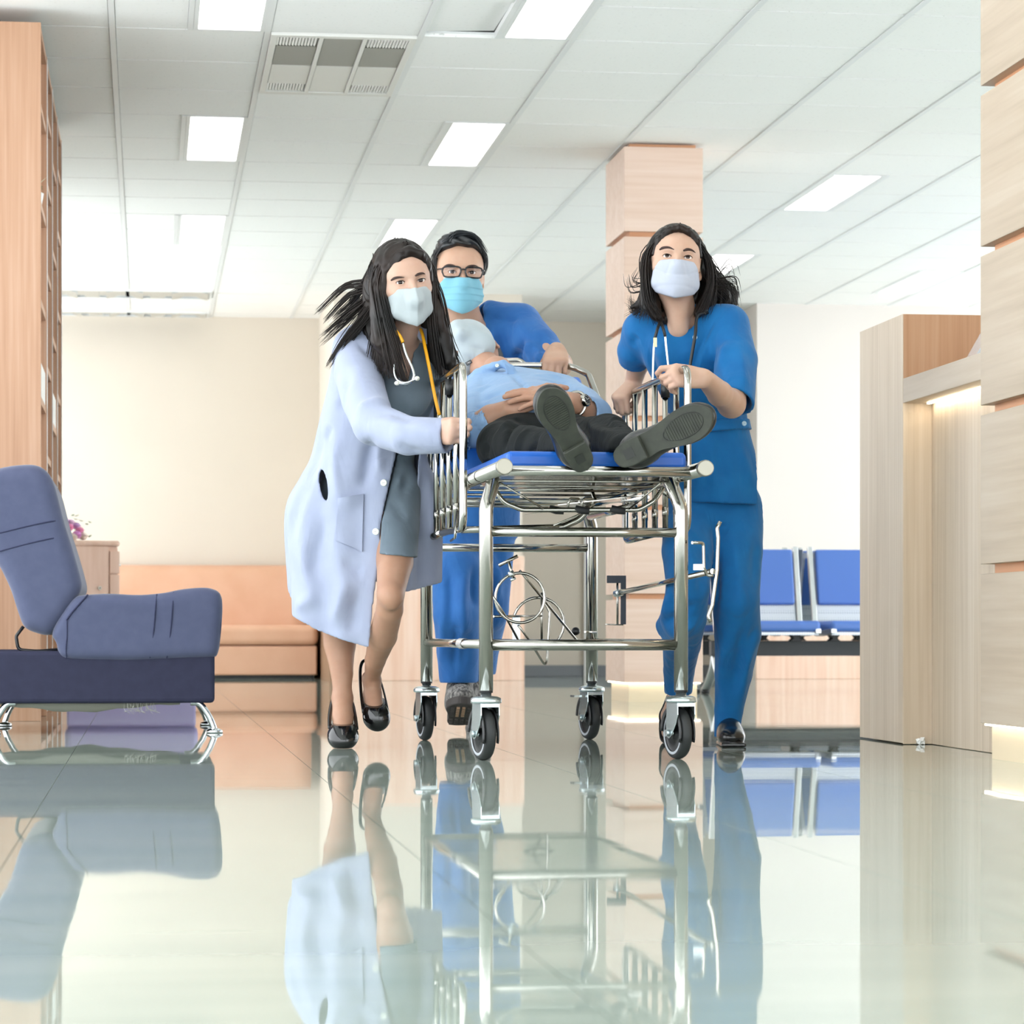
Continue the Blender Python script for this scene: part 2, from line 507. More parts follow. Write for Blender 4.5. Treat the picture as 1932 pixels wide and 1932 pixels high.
for (b0, half, r0) in lights:
    x0 = cx0 + (iA + b0) * TS + (TS / 2 if half else 0)
    y0 = cy0 + r0 * CY
    x1, y1 = x0 + TS / 2, y0 + 2 * CY
    if x0 < XL0 or x1 > XR0 or y0 < YF0: continue
    t = thing('ceiling_light', ((x0 + x1) / 2, (y0 + y1) / 2, CH), LN.get((b0, half, r0)) or ('unseen ceiling light added for brightness %s the camera, %s row' % ('just before' if r0 == -7 else 'nearly above', 'left' if b0 == 0 else 'right')),
              'ceiling light', 'recessed ceiling lights')
    f = MB()
    for a, c in (((x0 + .012, y0 + .004), (x0 + .03, y1 - .004)), ((x1 - .03, y0 + .004), (x1 - .012, y1 - .004)),
                 ((x0 + .03, y0 + .004), (x1 - .03, y0 + .02)), ((x0 + .03, y1 - .02), (x1 - .03, y1 - .004))):
        f.box((a[0], a[1], CH - 0.003), (c[0], c[1], CH + 0.028))
    obj('frame', f, M_tbar, t)
    xm = (x0 + x1) / 2
    for a, c in ((x0 + .031, xm - .002), (xm + .002, x1 - .031)):
        obj('diffuser', MB().box((a, y0 + .021, CH + 0.004), (c, y1 - .021, CH + 0.012)), M_panel, t)
    # thin mid rail between full bay halves
    xr_ = x0 if half else x1
    obj('rail', MB().box((xr_ - 0.011, y0 + 0.002, CH - 0.004), (xr_ + 0.011, y1 - 0.002, CH + 0.02)), M_tbar, t)

# ---- air conditioner cassette in the grid
x0 = cx0 + (iA + VENT[0]) * TS + 0.014; x1 = x0 + TS - 0.028
y0 = cy0 + 0.006; y1 = cy0 + 2 * CY - 0.006
vt = thing('air_conditioner_cassette', ((x0 + x1) / 2, (y0 + y1) / 2, CH), 'white ceiling air conditioner grille with louvres at four corners', 'air conditioner')
M_acw = mat('ac_plastic', srgb(232, 231, 226), 0.45)
M_acg = mat('ac_filter_grey', srgb(158, 156, 148), 0.7)
N, L, b = nodes(M_acg)
geo = N.new('ShaderNodeNewGeometry'); wv = N.new('ShaderNodeTexWave'); wv.bands_direction = 'Y'; wv.inputs['Scale'].default_value = 26.0
wv.inputs['Distortion'].default_value = 1.5; wv.inputs['Detail'].default_value = 2
L.new(geo.outputs['Position'], wv.inputs['Vector'])
cr = N.new('ShaderNodeValToRGB'); cr.color_ramp.elements[0].color = srgb(118, 116, 108); cr.color_ramp.elements[1].color = srgb(196, 193, 184)
L.new(wv.outputs['Fac'], cr.inputs[0]); L.new(cr.outputs[0], b.inputs['Base Color'])
M_acdark = mat('ac_duct_dark', srgb(70, 62, 54), 0.8)
wx, wy = x1 - x0, y1 - y0
U = lambda u, v: (x0 + u * wx, y0 + v * wy)
def acbox(mb, u0, v0, u1, v1, za, zb):
    a = U(u0, v0); c = U(u1, v1); mb.box((a[0], a[1], CH + za), (c[0], c[1], CH + zb))
fr = MB()
for q in ((0, 0, 1, .035), (0, .955, 1, 1), (0, .035, .045, .955), (.955, .035, 1, .955), (.335, .035, .365, .955), (.635, .035, .665, .955)):
    acbox(fr, *q, -0.012, 0.02)
obj('frame', fr, M_acw, vt, bevel=0.002)
obj('duct', (lambda m: (acbox(m, 0.01, 0.01, .99, .99, 0.024, 0.028), m)[1])(MB()), M_acdark, vt)
for k, (u0, u1) in enumerate(((.05, .33), (.37, .63), (.67, .95))):
    m_ = MB(); acbox(m_, u0, .50, u1, .82 if k != 1 else .95, -0.008, 0.006); obj('panel', m_, M_acw, vt)
    m_ = MB(); acbox(m_, u0, .18 if k != 1 else .04, u1, .49, -0.008, 0.006); obj('filter_grille', m_, M_acg, vt)
slat_w = 0.010 * wx
sm = MB().box((-0.004, -0.06 * wy, -0.010), (0.004, 0.06 * wy, 0.012)).mesh('slat'); sm.materials.append(M_acw)
for u0, u1 in ((.05, .33), (.67, .95)):
    for vc in (.875, .105):
        for k in range(13):
            u = u0 + (u1 - u0) * (k + 0.5) / 13
            p = U(u, vc); inst('slat', sm, vt, (p[0], p[1], CH), (0, 0.5 if u0 < .5 else -0.5, 0))

# ---- two mirrored louvre strips near the back wall
for k, (ya, yb_, nm) in enumerate(((546, 560, 'upper'), (586.5, 594.5, 'lower'))):
    Za, Zb = FPX * (CH - CAMH) / (HZ - ya), FPX * (CH - CAMH) / (HZ - yb_)
    xa = XL0 + 0.3; xc = XY(400 - 5 * k, (Za + Zb) / 2)[0]
    ya_ = XY(260, Za)[1]; yc_ = XY(260, Zb)[1]
    t = thing('louvre_light', ((xa + xc) / 2, (ya_ + yc_) / 2, CH), ['long mirrored louvre strip in ceiling, the one farther from the back wall',
              'long mirrored louvre strip in ceiling, touching the back wall'][k], 'ceiling light')
    f = MB().box((xa, ya_, CH - 0.012), (xc, ya_ + 0.02, CH - 0.0005)).box((xa, yc_ - 0.02, CH - 0.012), (xc, yc_, CH - 0.0005))
    f.box((xc - 0.02, ya_ + 0.02, CH - 0.012), (xc, yc_ - 0.02, CH - 0.0005))
    obj('frame', f, M_tbar, t)
    obj('mirror', MB().box((xa, ya_ + 0.021, CH - 0.004), (xc - 0.021, yc_ - 0.021, CH - 0.0005)), M_refl, t)
    n = 12
    for q in range(n):
        xx = xa + (xc - xa) * (q + 0.5) / n
        obj('cell_fin', MB().obox((xx, (ya_ + yc_) / 2, CH - 0.010), (0.05, (yc_ - ya_) / 2 - 0.03, 0.001),
            np.array([[math.cos(.25 * math.sin(q * 2.1)), 0, -math.sin(.25 * math.sin(q * 2.1))], [0, 1, 0], [math.sin(.25 * math.sin(q * 2.1)), 0, math.cos(.25 * math.sin(q * 2.1))]])), M_refl, t)

# ---- wood clad pillars with recessed grooves and lit plinths
M_plinth = mat('pale_plinth', srgb(226, 208, 178), 0.4)
def pillar(name, x0, x1, y0, y1, levels, top, m, label, groove=0.026, proud=0.03):
    t = tag(thing(name, ((x0 + x1) / 2, (y0 + y1) / 2, 0)), kind='structure')
    t['label'] = label
    obj('core', MB().box((x0 + proud, y0 + proud, 0), (x1 - proud, y1 - proud, CH - 0.005)), M_core, t)
    zs = list(levels) + [top]
    for a, c in zip(zs[:-1], zs[1:]):
        z0, z1 = a + groove / 2, c - groove / 2
        obj('panel', MB().box((x0, y0, z0), (x1, y1, z1)), m, t, bevel=0.0015)
    zl = levels[0] + groove / 2
    obj('plinth', MB().box((x0 + proud - .006, y0 + proud - .006, 0), (x1 - proud + .006, y1 - proud + .006, zl - .008)), M_plinth, t)
    r = 0.055
    led = MB()
    e = proud + 0.004
    led.box((x0 + .008, y0 + .01, zl - .006), (x0 + .016, y1 - .01, zl - .001))
    led.box((x0 + .018, y0 + .008, zl - .006), (x1 - .01, y0 + .016, zl - .001))
    obj('led_strip', led, M_led, t)
    return t
xp0, yp1 = XY(1850, 7.39)
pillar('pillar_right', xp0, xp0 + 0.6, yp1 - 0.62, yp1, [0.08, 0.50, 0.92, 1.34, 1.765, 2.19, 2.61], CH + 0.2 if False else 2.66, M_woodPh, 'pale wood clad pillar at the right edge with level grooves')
xm0, ym0 = XY(1178, 13.33)
xm1 = XY(1330, 13.33)[0]
ym1 = XY(1143, 13.33 * 900 / 865)[1]
pillar('pillar_middle', xm0, xm1, ym0, ym1, [0.08, 0.505, 0.93, 1.355, 1.785, 2.235], 2.665, M_woodK, 'pinkish wood clad column behind the nurse, standing mid hall')
# ================================================================== soft modelling: distance fields turned into meshes
from mathutils.bvhtree import BVHTree

def smin(a, b, k):
    if k <= 0: return np.minimum(a, b)
    h = np.maximum(k - np.abs(a - b), 0) / k
    return np.minimum(a, b) - h * h * (k * 0.25)

def sm(x, a, b):
    t = np.clip((x - a) / (b - a), 0, 1)
    return t * t * (3 - 2 * t)

class Sdf:
    def __init__(self, lo, hi, vox):
        self.lo = np.asarray(lo, float); self.vox = vox
        n = np.ceil((np.asarray(hi, float) - self.lo) / vox).astype(int) + 1
        self.n = n
        self.ax = [(self.lo[i] + vox * np.arange(n[i])).astype(np.float32) for i in range(3)]
        self.d = np.full(n, 0.3, np.float32)
    def region(self, lo, hi):
        i0 = np.maximum(np.floor((np.asarray(lo) - self.lo) / self.vox).astype(int), 0)
        i1 = np.minimum(np.ceil((np.asarray(hi) - self.lo) / self.vox).astype(int) + 1, self.n)
        if (i1 <= i0).any(): return None
        sl = tuple(slice(a, b) for a, b in zip(i0, i1))
        return sl, self.ax[0][sl[0]][:, None, None], self.ax[1][sl[1]][None, :, None], self.ax[2][sl[2]][None, None, :]
    def put(self, lo, hi, fn, k, op):
        m = max(3 * self.vox, k) + 0.004
        r = self.region(np.asarray(lo) - m, np.asarray(hi) + m)
        if r is None: return self
        sl, x, y, z = r
        d = fn(x, y, z)
        cur = self.d[sl]
        if op == 'u': self.d[sl] = smin(cur, d, k)
        elif op == 's': self.d[sl] = -smin(-cur, d, k)
        elif op == 'i': self.d[sl] = -smin(-cur, -d, k)
        return self
    def cap(self, a, b, ra, rb=None, k=0.012, op='u'):
        a = np.asarray(a, float); b = np.asarray(b, float); rb = ra if rb is None else rb
        R = max(ra, rb); ab = b - a; L2 = max(float(ab @ ab), 1e-9)
        def fn(x, y, z):
            px, py, pz = x - np.float32(a[0]), y - np.float32(a[1]), z - np.float32(a[2])
            t = np.clip((px * ab[0] + py * ab[1] + pz * ab[2]) / L2, 0, 1).astype(np.float32)
            return np.sqrt((px - t * ab[0]) ** 2 + (py - t * ab[1]) ** 2 + (pz - t * ab[2]) ** 2) - (ra + (rb - ra) * t)
        return self.put(np.minimum(a, b) - R, np.maximum(a, b) + R, fn, k, op)
    def chain(self, pts, rs, k=0.012, op='u'):
        for i in range(len(pts) - 1): self.cap(pts[i], pts[i + 1], rs[i], rs[i + 1], k if i == 0 else 0.006, op)
        return self
    def ell(self, c, r, R=None, k=0.012, op='u'):
        c = np.asarray(c, float); r = np.asarray(r, float); R = np.eye(3) if R is None else np.asarray(R, float)
        e = np.abs(R) @ r
        A = (R / r).T
        B = (R / (r * r)).T
        def fn(x, y, z):
            px, py, pz = x - np.float32(c[0]), y - np.float32(c[1]), z - np.float32(c[2])
            q = sum((px * A[i, 0] + py * A[i, 1] + pz * A[i, 2]) ** 2 for i in range(3))
            g = sum((px * B[i, 0] + py * B[i, 1] + pz * B[i, 2]) ** 2 for i in range(3))
            k0 = np.sqrt(q); k1 = np.sqrt(g)
            return (k0 * (k0 - 1) / np.maximum(k1, 1e-6)).astype(np.float32)
        return self.put(c - e, c + e, fn, k, op)
    def box(self, c, h, R=None, rnd=0.005, k=0.01, op='u'):
        c = np.asarray(c, float); h = np.asarray(h, float); R = np.eye(3) if R is None else np.asarray(R, float)
        e = np.abs(R) @ h
        def fn(x, y, z):
            px, py, pz = x - np.float32(c[0]), y - np.float32(c[1]), z - np.float32(c[2])
            q = [np.abs(px * R[0, i] + py * R[1, i] + pz * R[2, i]) - (h[i] - rnd) for i in range(3)]
            out = np.sqrt(sum(np.maximum(v, 0) ** 2 for v in q))
            ins = np.minimum(np.maximum(np.maximum(q[0], q[1]), q[2]), 0)
            return (out + ins - rnd).astype(np.float32)
        return self.put(c - e, c + e, fn, k, op)
    def column(self, st, k=0.02, op='u', mod=None, off=0.0, cap=0.0, e=2.0, U=None, V=None):
        """st: stations (point, ru, rv) from bottom to top; sections are level ellipses along U and V, smoothly joined"""
        P = np.array([q[0] for q in st], float); ru = np.array([q[1] for q in st]); rv = np.array([q[2] for q in st])
        U = RGT if U is None else np.asarray(U); V = FWD if V is None else np.asarray(V)
        tbl = catmull(np.column_stack([P, ru, rv]), 8)
        o = np.argsort(tbl[:, 2]); tbl = tbl[o]
        zz = tbl[:, 2]; Cu = tbl[:, :3] @ U; Cv = tbl[:, :3] @ V
        ext = max(ru.max(), rv.max()) * 1.25 + abs(off)
        lo = P.min(0) - np.array([ext, ext, cap]); hi = P.max(0) + np.array([ext, ext, cap])
        def fn(x, y, z):
            cu = np.interp(z, zz, Cu).astype(np.float32); cv = np.interp(z, zz, Cv).astype(np.float32)
            a = (np.interp(z, zz, tbl[:, 3]) + off).astype(np.float32); b_ = (np.interp(z, zz, tbl[:, 4]) + off).astype(np.float32)
            u = x * np.float32(U[0]) + y * np.float32(U[1]) - cu; v = x * np.float32(V[0]) + y * np.float32(V[1]) - cv
            if mod is not None:
                phi = np.arctan2(v / b_, u / a)
                f = (1 + mod(phi, z)).astype(np.float32)
            else: f = 1.0
            if e == 2.0: q = np.sqrt((u / a) ** 2 + (v / b_) ** 2)
            else: q = (np.abs(u / a) ** e + np.abs(v / b_) ** e) ** (1.0 / e)
            d = (q - f) * np.minimum(a, b_)
            return np.maximum(d, np.maximum(z - (zz[-1] + cap), (zz[0] - cap) - z)).astype(np.float32)
        return self.put(lo, hi, fn, k, op)
    def fn_all(self, f):
        """apply f(d, x, y, z) to the whole field"""
        self.d = f(self.d, self.ax[0][:, None, None], self.ax[1][None, :, None], self.ax[2][None, None, :]).astype(np.float32)
        return self
    def shell(self, t):
        self.d = (np.abs(self.d + t / 2) - t / 2).astype(np.float32); return self
    def mesh(self, smooth=1):
        d = self.d; s = d < 0
        c = np.zeros(np.array(d.shape) - 1, np.int8)
        corners = [(i, j, k) for i in (0, 1) for j in (0, 1) for k in (0, 1)]
        nx, ny, nz = c.shape
        for (i, j, k) in corners: c += s[i:i + nx, j:j + ny, k:k + nz]
        act = (c > 0) & (c < 8)
        ijk = np.argwhere(act)
        idx = np.full(act.shape, -1, np.int32); idx[act] = np.arange(len(ijk))
        vals = np.stack([d[ijk[:, 0] + a, ijk[:, 1] + b, ijk[:, 2] + e] for a, b, e in corners], 1)
        C = np.array(corners, float)
        acc = np.zeros((len(ijk), 3)); cnt = np.zeros(len(ijk))
        for a in range(8):
            for b in range(a + 1, 8):
                if np.abs(C[a] - C[b]).sum() != 1: continue
                va, vb = vals[:, a], vals[:, b]
                m = (va < 0) != (vb < 0)
                t = np.where(m, va / np.where(m, va - vb, 1), 0)
                acc += np.where(m[:, None], C[a] + t[:, None] * (C[b] - C[a]), 0); cnt += m
        V = self.lo + (ijk + acc / cnt[:, None]) * self.vox
        Q = []
        for ax_ in range(3):
            a1, a2 = (ax_ + 1) % 3, (ax_ + 2) % 3
            sl0 = [slice(None)] * 3; sl1 = [slice(None)] * 3
            sl0[ax_] = slice(0, -1); sl1[ax_] = slice(1, None)
            e0, e1 = s[tuple(sl0)], s[tuple(sl1)]
            ed = np.argwhere(e0 != e1)
            ok = (ed[:, a1] >= 1) & (ed[:, a2] >= 1) & (ed[:, a1] < d.shape[a1] - 1) & (ed[:, a2] < d.shape[a2] - 1)
            ed = ed[ok]
            def cell(o1, o2):
                q = ed.copy(); q[:, a1] += o1; q[:, a2] += o2
                return idx[q[:, 0], q[:, 1], q[:, 2]]
            q = np.stack([cell(-1, -1), cell(0, -1), cell(0, 0), cell(-1, 0)], 1)
            flip = ~e0[ed[:, 0], ed[:, 1], ed[:, 2]]
            q[flip] = q[flip][:, ::-1]
            Q.append(q)
        Q = np.concatenate(Q)
        Q = Q[(Q >= 0).all(1)]
        for _ in range(smooth): V = relax(V, Q)
        return V, Q

def relax(V, Q, w=0.5):
    n = len(V); e0 = Q.ravel(); e1 = np.roll(Q, -1, 1).ravel()
    cnt = np.bincount(e0, minlength=n) + np.bincount(e1, minlength=n)
    acc = np.stack([np.bincount(e0, V[e1, i], n) + np.bincount(e1, V[e0, i], n) for i in range(3)], 1)
    return V * (1 - w) + w * acc / np.maximum(cnt, 1)[:, None]

def normals(V, Q):
    fn = np.cross(V[Q[:, 2]] - V[Q[:, 0]], V[Q[:, 3]] - V[Q[:, 1]])
    N = np.stack([sum(np.bincount(Q[:, k], fn[:, i], len(V)) for k in range(4)) for i in range(3)], 1)
    return N / np.maximum(np.linalg.norm(N, axis=1, keepdims=True), 1e-12)

def join(parts):
    Vs, Qs, o = [], [], 0
    for V, Q in parts:
        Vs.append(V); Qs.append(Q + o); o += len(V)
    return np.concatenate(Vs), np.concatenate(Qs)

def wobble(V, seed, scale, octaves=3):
    """smooth pseudo-random field in about [-1, 1]"""
    r = np.random.RandomState(seed); out = np.zeros(len(V)); amp = 1.0; tot = 0
    for o in range(octaves):
        f = scale * 1.9 ** o
        for _ in range(3):
            dvec = r.normal(size=3); dvec /= np.linalg.norm(dvec)
            out += amp * np.sin(V @ dvec * f * 6.28 + r.uniform(0, 6.28)) / 3
        tot += amp; amp *= 0.55
    return out / tot * 1.6

class Surf:
    """closest visible surface of a mesh, found along camera-independent straight lines from a viewpoint in front"""
    def __init__(self, V, Q):
        self.bvh = BVHTree.FromPolygons(V.tolist(), Q.tolist())
    def at(self, px, py, lift=0.0):
        d = nrm(W(px, py, 1.0) - CAM)
        h = self.bvh.ray_cast(Vector(CAM), Vector(d))
        if h[0] is None: return None
        p = np.array(h[0]); n = np.array(h[1])
        if n @ d > 0: n = -n
        return p + n * lift
    def near(self, p, lift=0.0):
        h = self.bvh.find_nearest(Vector([float(c) for c in p]))
        q = np.array(h[0]); n = nrm(np.asarray(p, float) - q)
        return q + n * lift

def stroke_folds(V, Q, strokes, surf=None, gain=1.7):
    """press or raise soft ridges along lines drawn on the garment: (pixel points, depth in m (+ raises), width in m)"""
    S_ = surf or Surf(V, Q)
    D = np.zeros((len(V), 3))
    for pts, depth, width in strokes:
        depth, width = depth * gain, width * 1.5
        pts = catmull([(a, b, 0) for a, b in pts], 4)[:, :2]
        H = [(S_.at(a, b), S_.at(a, b, 1.0)) for a, b in pts]
        H = [(p, nrm(q - p)) for p, q in H if p is not None]
        if len(H) < 2: continue
        P3 = np.array([h[0] for h in H]); N3 = np.array([h[1] for h in H]); m = len(P3)
        for _ in range(3): N3[1:-1] = (N3[:-2] + N3[1:-1] + N3[2:]) / 3
        N3 /= np.linalg.norm(N3, axis=1, keepdims=True)
        lo, hi = P3.min(0) - 3 * width, P3.max(0) + 3 * width
        sel = np.where(((V > lo) & (V < hi)).all(1))[0]
        if not len(sel): continue
        best = np.full(len(sel), 9.0); bt = np.zeros(len(sel)); bi = np.zeros(len(sel), int)
        for i in range(m - 1):
            a, b = P3[i], P3[i + 1]; ab = b - a; l2 = ab @ ab
            if l2 > (0.12) ** 2 or l2 < 1e-10: continue
            t = np.clip(((V[sel] - a) @ ab) / l2, 0, 1)
            dd = np.linalg.norm(V[sel] - (a + t[:, None] * ab), axis=1)
            u = dd < best; best[u] = dd[u]; bt[u] = (i + t[u]) / (m - 1); bi[u] = i
        taper = np.clip(np.minimum(bt, 1 - bt) * 2.6, 0, 1); taper = taper * taper * (3 - 2 * taper)
        w_ = depth * taper * np.exp(-(best / width) ** 2)
        D[sel] += w_[:, None] * N3[bi]
    return V + D

# ------------------------------------------------------------------ heads, hands
def head_axes(yaw, pitch, roll):
    """axes (image right, face forward, up) of a head; 0,0,0 looks straight at the camera. yaw to image right, pitch up, roll anticlockwise"""
    y, p, r = [math.radians(a) for a in (yaw, pitch, roll)]
    X, F, U = RGT.copy(), -FWD.copy(), UP.copy()
    X, F = X * math.cos(y) + (-F) * math.sin(y) * 1.0, F * math.cos(y) + X * math.sin(y)
    F, U = F * math.cos(p) + U * math.sin(p), U * math.cos(p) - F * math.sin(p)
    X, U = X * math.cos(r) + U * math.sin(r), U * math.cos(r) - X * math.sin(r)
    return np.stack([X, F, U], 1)

EYE = (0.031, 0.0735, 0.0)
def add_head(S_, R, o, s=1.0, jaw=1.0, ears=True, lid=1.0, smile=0):
    L_ = lambda x, y, z: o + R @ (np.array([x, y, z]) * s)
    E_ = lambda c, r, k=0.02, op='u', RR=None: S_.ell(L_(*c), np.array(r) * s, R if RR is None else R @ RR, k * s, op)
    C_ = lambda a, b, ra, rb, k=0.012, op='u': S_.cap(L_(*a), L_(*b), ra * s, rb * s, k * s, op)
    E_((0, -.018, .036), (.0755, .094, .082))                    # cranium
    E_((0, .012, -.005), (.069, .078, .085), .03)                # mid face
    E_((0, .040, .030), (.060, .050, .050), .03)                 # forehead
    E_((0, .036, -.052), (.054 * jaw, .052, .055), .03)          # lower face
    C_((-.040 * jaw, .012, -.070), (0, .066, -.094), .018, .019, .025)   # jaw line
    C_((.040 * jaw, .012, -.070), (0, .066, -.094), .018, .019, .025)
    C_((-.038, .063, -.030), (-.052, .045, -.022), .016, .016, .02)      # cheek bones
    C_((.038, .063, -.030), (.052, .045, -.022), .016, .016, .02)
    C_((-.036, .078, .0195), (-.010, .0865, .0165), .0085, .0085, .012)  # brow
    C_((.036, .078, .0195), (.010, .0865, .0165), .0085, .0085, .012)
    for sx in (-1, 1):
        E_((sx * .031, .0925, -.001), (.0185, .010, .0115), .012, 's')   # eye socket
        E_((sx * EYE[0], EYE[1], EYE[2]), (.0155, .0145, .0145), .003)   # lids over the eyeball
        E_((sx * EYE[0], EYE[1] + .012, EYE[2] - .0005), (.0138, .014, .0046 * lid), .0015, 's')   # opening
    C_((0, .084, .008), (0, .1055, -.030), .0075, .0095, .010)   # nose
    E_((0, .104, -.036), (.015, .011, .010), .008)
    E_((0, .086, -.066), (.022, .010, .010), .012)               # mouth region
    E_((0, .0795, -.095), (.017, .012, .013), .014)              # chin
    if ears:
        for sx in (-1, 1):
            E_((sx * .0755, -.010, -.008), (.0075, .018, .031), .006, 'u', np.array([[1, -sx * .35, 0], [sx * .35, 1, 0], [0, 0, 1.0]]))
            E_((sx * .0835, -.004, -.003), (.006, .010, .017), .005, 's')
            E_((sx * .0745, .002, -.034), (.0065, .008, .010), .006)
    return L_

M_skin = None
dim = lambda c: tuple(x * 0.92 for x in c[:3]) + (1,)
def skin_mat(name, c0, c1):
    c0, c1 = dim(c0), dim(c1)
    m = mat(name, c0, 0.48, spec=0.35, Subsurface_Weight=0.12, Subsurface_Scale=0.01)
    m.node_tree.nodes['Principled BSDF'].inputs['Subsurface Radius'].default_value = (1.0, 0.35, 0.2)
    return vary(m, c0, c1, (22, 22, 22), 3)
M_eyew = mat('eye_white', srgb(236, 230, 228), 0.15)
M_iris = mat('iris_brown', srgb(52, 32, 24), 0.12)
M_pupil = mat('pupil_black', srgb(8, 7, 7), 0.08)
M_hair = mat('black_hair', srgb(24, 18, 16), 0.42, spec=0.3)
M_hair = vary(M_hair, srgb(14, 11, 10), srgb(36, 25, 20), (9, 9, 9), 3)
M_brow = mat('eyebrow_hair', srgb(58, 40, 34), 0.7)

def add_eyes(parent, R, o, s=1.0, gaze=(0.0, 0.0), brow=1.0, brow_arch=0.0, m_iris=None, m_brow=None):
    """eyeballs with iris and pupil, lash lines and eyebrows"""
    for sx in (-1, 1):
        c = o + R @ (np.array([sx * EYE[0], EYE[1], EYE[2]]) * s)
        e = obj('eye', MB().ball(c, .0122 * s, nu=20, nv=14), M_eyew, parent)
        f = nrm(R @ np.array([gaze[0], 1.0, gaze[1]]))
        def capm(rad, lift):
            mb = MB(); r0 = .0122 * s + lift
            prof = [(r0 * math.sin(a), r0 * math.cos(a)) for a in np.linspace(0.0001, rad, 5)]
            return mb.lathe(prof, c, f, n=20)
        obj('iris', capm(.56, .0003 * s), m_iris or M_iris, e)
        obj('pupil', capm(.22, .0006 * s), M_pupil, e)
        pts = []
        for t in np.linspace(-1, 1, 9):
            x = sx * EYE[0] + .0148 * t; zz = .0049 * (1 - t * t) ** .8 - .0006 + .0012 * t * sx
            yy = EYE[1] + math.sqrt(max(.0149 ** 2 - (.0148 * t) ** 2 * .9 - zz * zz, 1e-6)) + .0004
            pts.append(o + R @ (np.array([x, yy, zz]) * s))
        obj('lashes', MB().tube(pts, [.0004 * s, .0010 * s, .0013 * s, .0010 * s, .0004 * s], n=6), M_hair, parent)
        pts2 = [p + R @ np.array([0, .0008, .0045]) * s for p in pts]

def brows(parent, surf_at, pts_l, pts_r, m, r=0.0016):
    for pts in (pts_l, pts_r):
        P3 = [surf_at(a, b) for a, b in catmull([(q[0], q[1], 0) for q in pts], 5)[:, :2]]
        P3 = [p for p in P3 if p is not None]
        if len(P3) > 2:
            obj('eyebrow', MB().tube(P3, [r * 1.1, r * 2.0, r * 1.8, r * 1.3, r * .4], n=8, flat=(1.0, .9)), m, parent)

FING = {'index': (.0265, .082, (.041, .024, .019), (.0088, .0078, .0072)),
        'middle': (.0085, .086, (.045, .027, .020), (.0090, .0080, .0073)),
        'ring': (-.0095, .082, (.041, .025, .020), (.0086, .0076, .0070)),
        'pinky': (-.0265, .073, (.032, .019, .018), (.0076, .0067, .0061))}
def add_hand(S_, wrist, X, Y, Z, flex, thumb, s=1.0, spread=0.0, nails=None, curlx=0.0):
    """X towards the thumb, Y along the fingers, Z out of the back of the hand. flex: degrees per joint for the four fingers.
    thumb: (points in hand space) two or three joints after the base"""
    X, Y, Z = nrm(X), nrm(Y), nrm(Z)
    T = lambda p: wrist + s * (p[0] * X + p[1] * Y + p[2] * Z)
    tips = []
    for i, nm in enumerate(('index', 'middle', 'ring', 'pinky')):
        bx, by, seg, rad = FING[nm]
        fl = flex[i]
        a0 = spread * (1.5 - i) * 0.5
        base = np.array([bx, by, -0.001 - .003 * (i in (0, 3))])
        S_.cap(T((bx * .55, .012, -.002)), T(base), .0125 * s, .0108 * s, .016 * s)
        p = base; ang = 0.0; prev = rad[0] * 1.12
        for j in range(3):
            ang += math.radians(fl[j])
            d = np.array([math.sin(math.radians(a0)) + curlx * (j > 0), math.cos(ang) * math.cos(math.radians(a0)), -math.sin(ang)])
            q = p + d / np.linalg.norm(d) * seg[j]
            S_.cap(T(p), T(q), prev * s, rad[j] * s, .0045 * s if j == 0 else .002 * s)
            prev = rad[j] * 1.03; p0 = p; p = q
        tips.append((T(p0), T(p), ang))
    S_.ell(T((0, .045, -.004)), np.array([.036, .050, .0135]) * s, np.stack([X, Y, Z], 1), .014 * s)
    S_.ell(T((.018, .030, -.012)), np.array([.016, .028, .014]) * s, np.stack([X, Y, Z], 1), .012 * s)
    tp = [np.array([.016, .014, -.008])] + [np.asarray(t, float) for t in thumb]
    rr = [.0135, .0110, .0098, .0084]
    for j in range(len(tp) - 1):
        S_.cap(T(tp[j]), T(tp[j + 1]), rr[j] * s, rr[j + 1] * s, .008 * s if j == 0 else .003 * s)
    tips.append((T(tp[-2]), T(tp[-1]), 0))
    return tips

GRIP = [[62, 88, 50]] * 4
def strands(paths, rad, n=5, seg=5):
    mb = MB()
    for P, r in zip(paths, rad):
        Pc = catmull(P, seg)
        mb.tube(Pc, [r * .7, r, r, r * .8, r * .15], n=n, caps=False)
    return mb

def lock(a, b, c, d, n, spread0, spread1, r0, r1, rr, seed, out):
    """n tapering strands following one guide from a to d, fanning from spread0 to spread1"""
    r = np.random.RandomState(seed)
    g = [np.asarray(q, float) for q in (a, b, c, d)]
    for _ in range(n):
        o0 = r.normal(size=3); o1 = r.normal(size=3)
        P = []
        for j, q in enumerate(g):
            t = j / 3
            P.append(q + (o0 * (1 - t) * spread0 + (o0 * .6 + o1 * .8) * t * spread1))
        out[0].append(P); out[1].append(r.uniform(r0, r1))
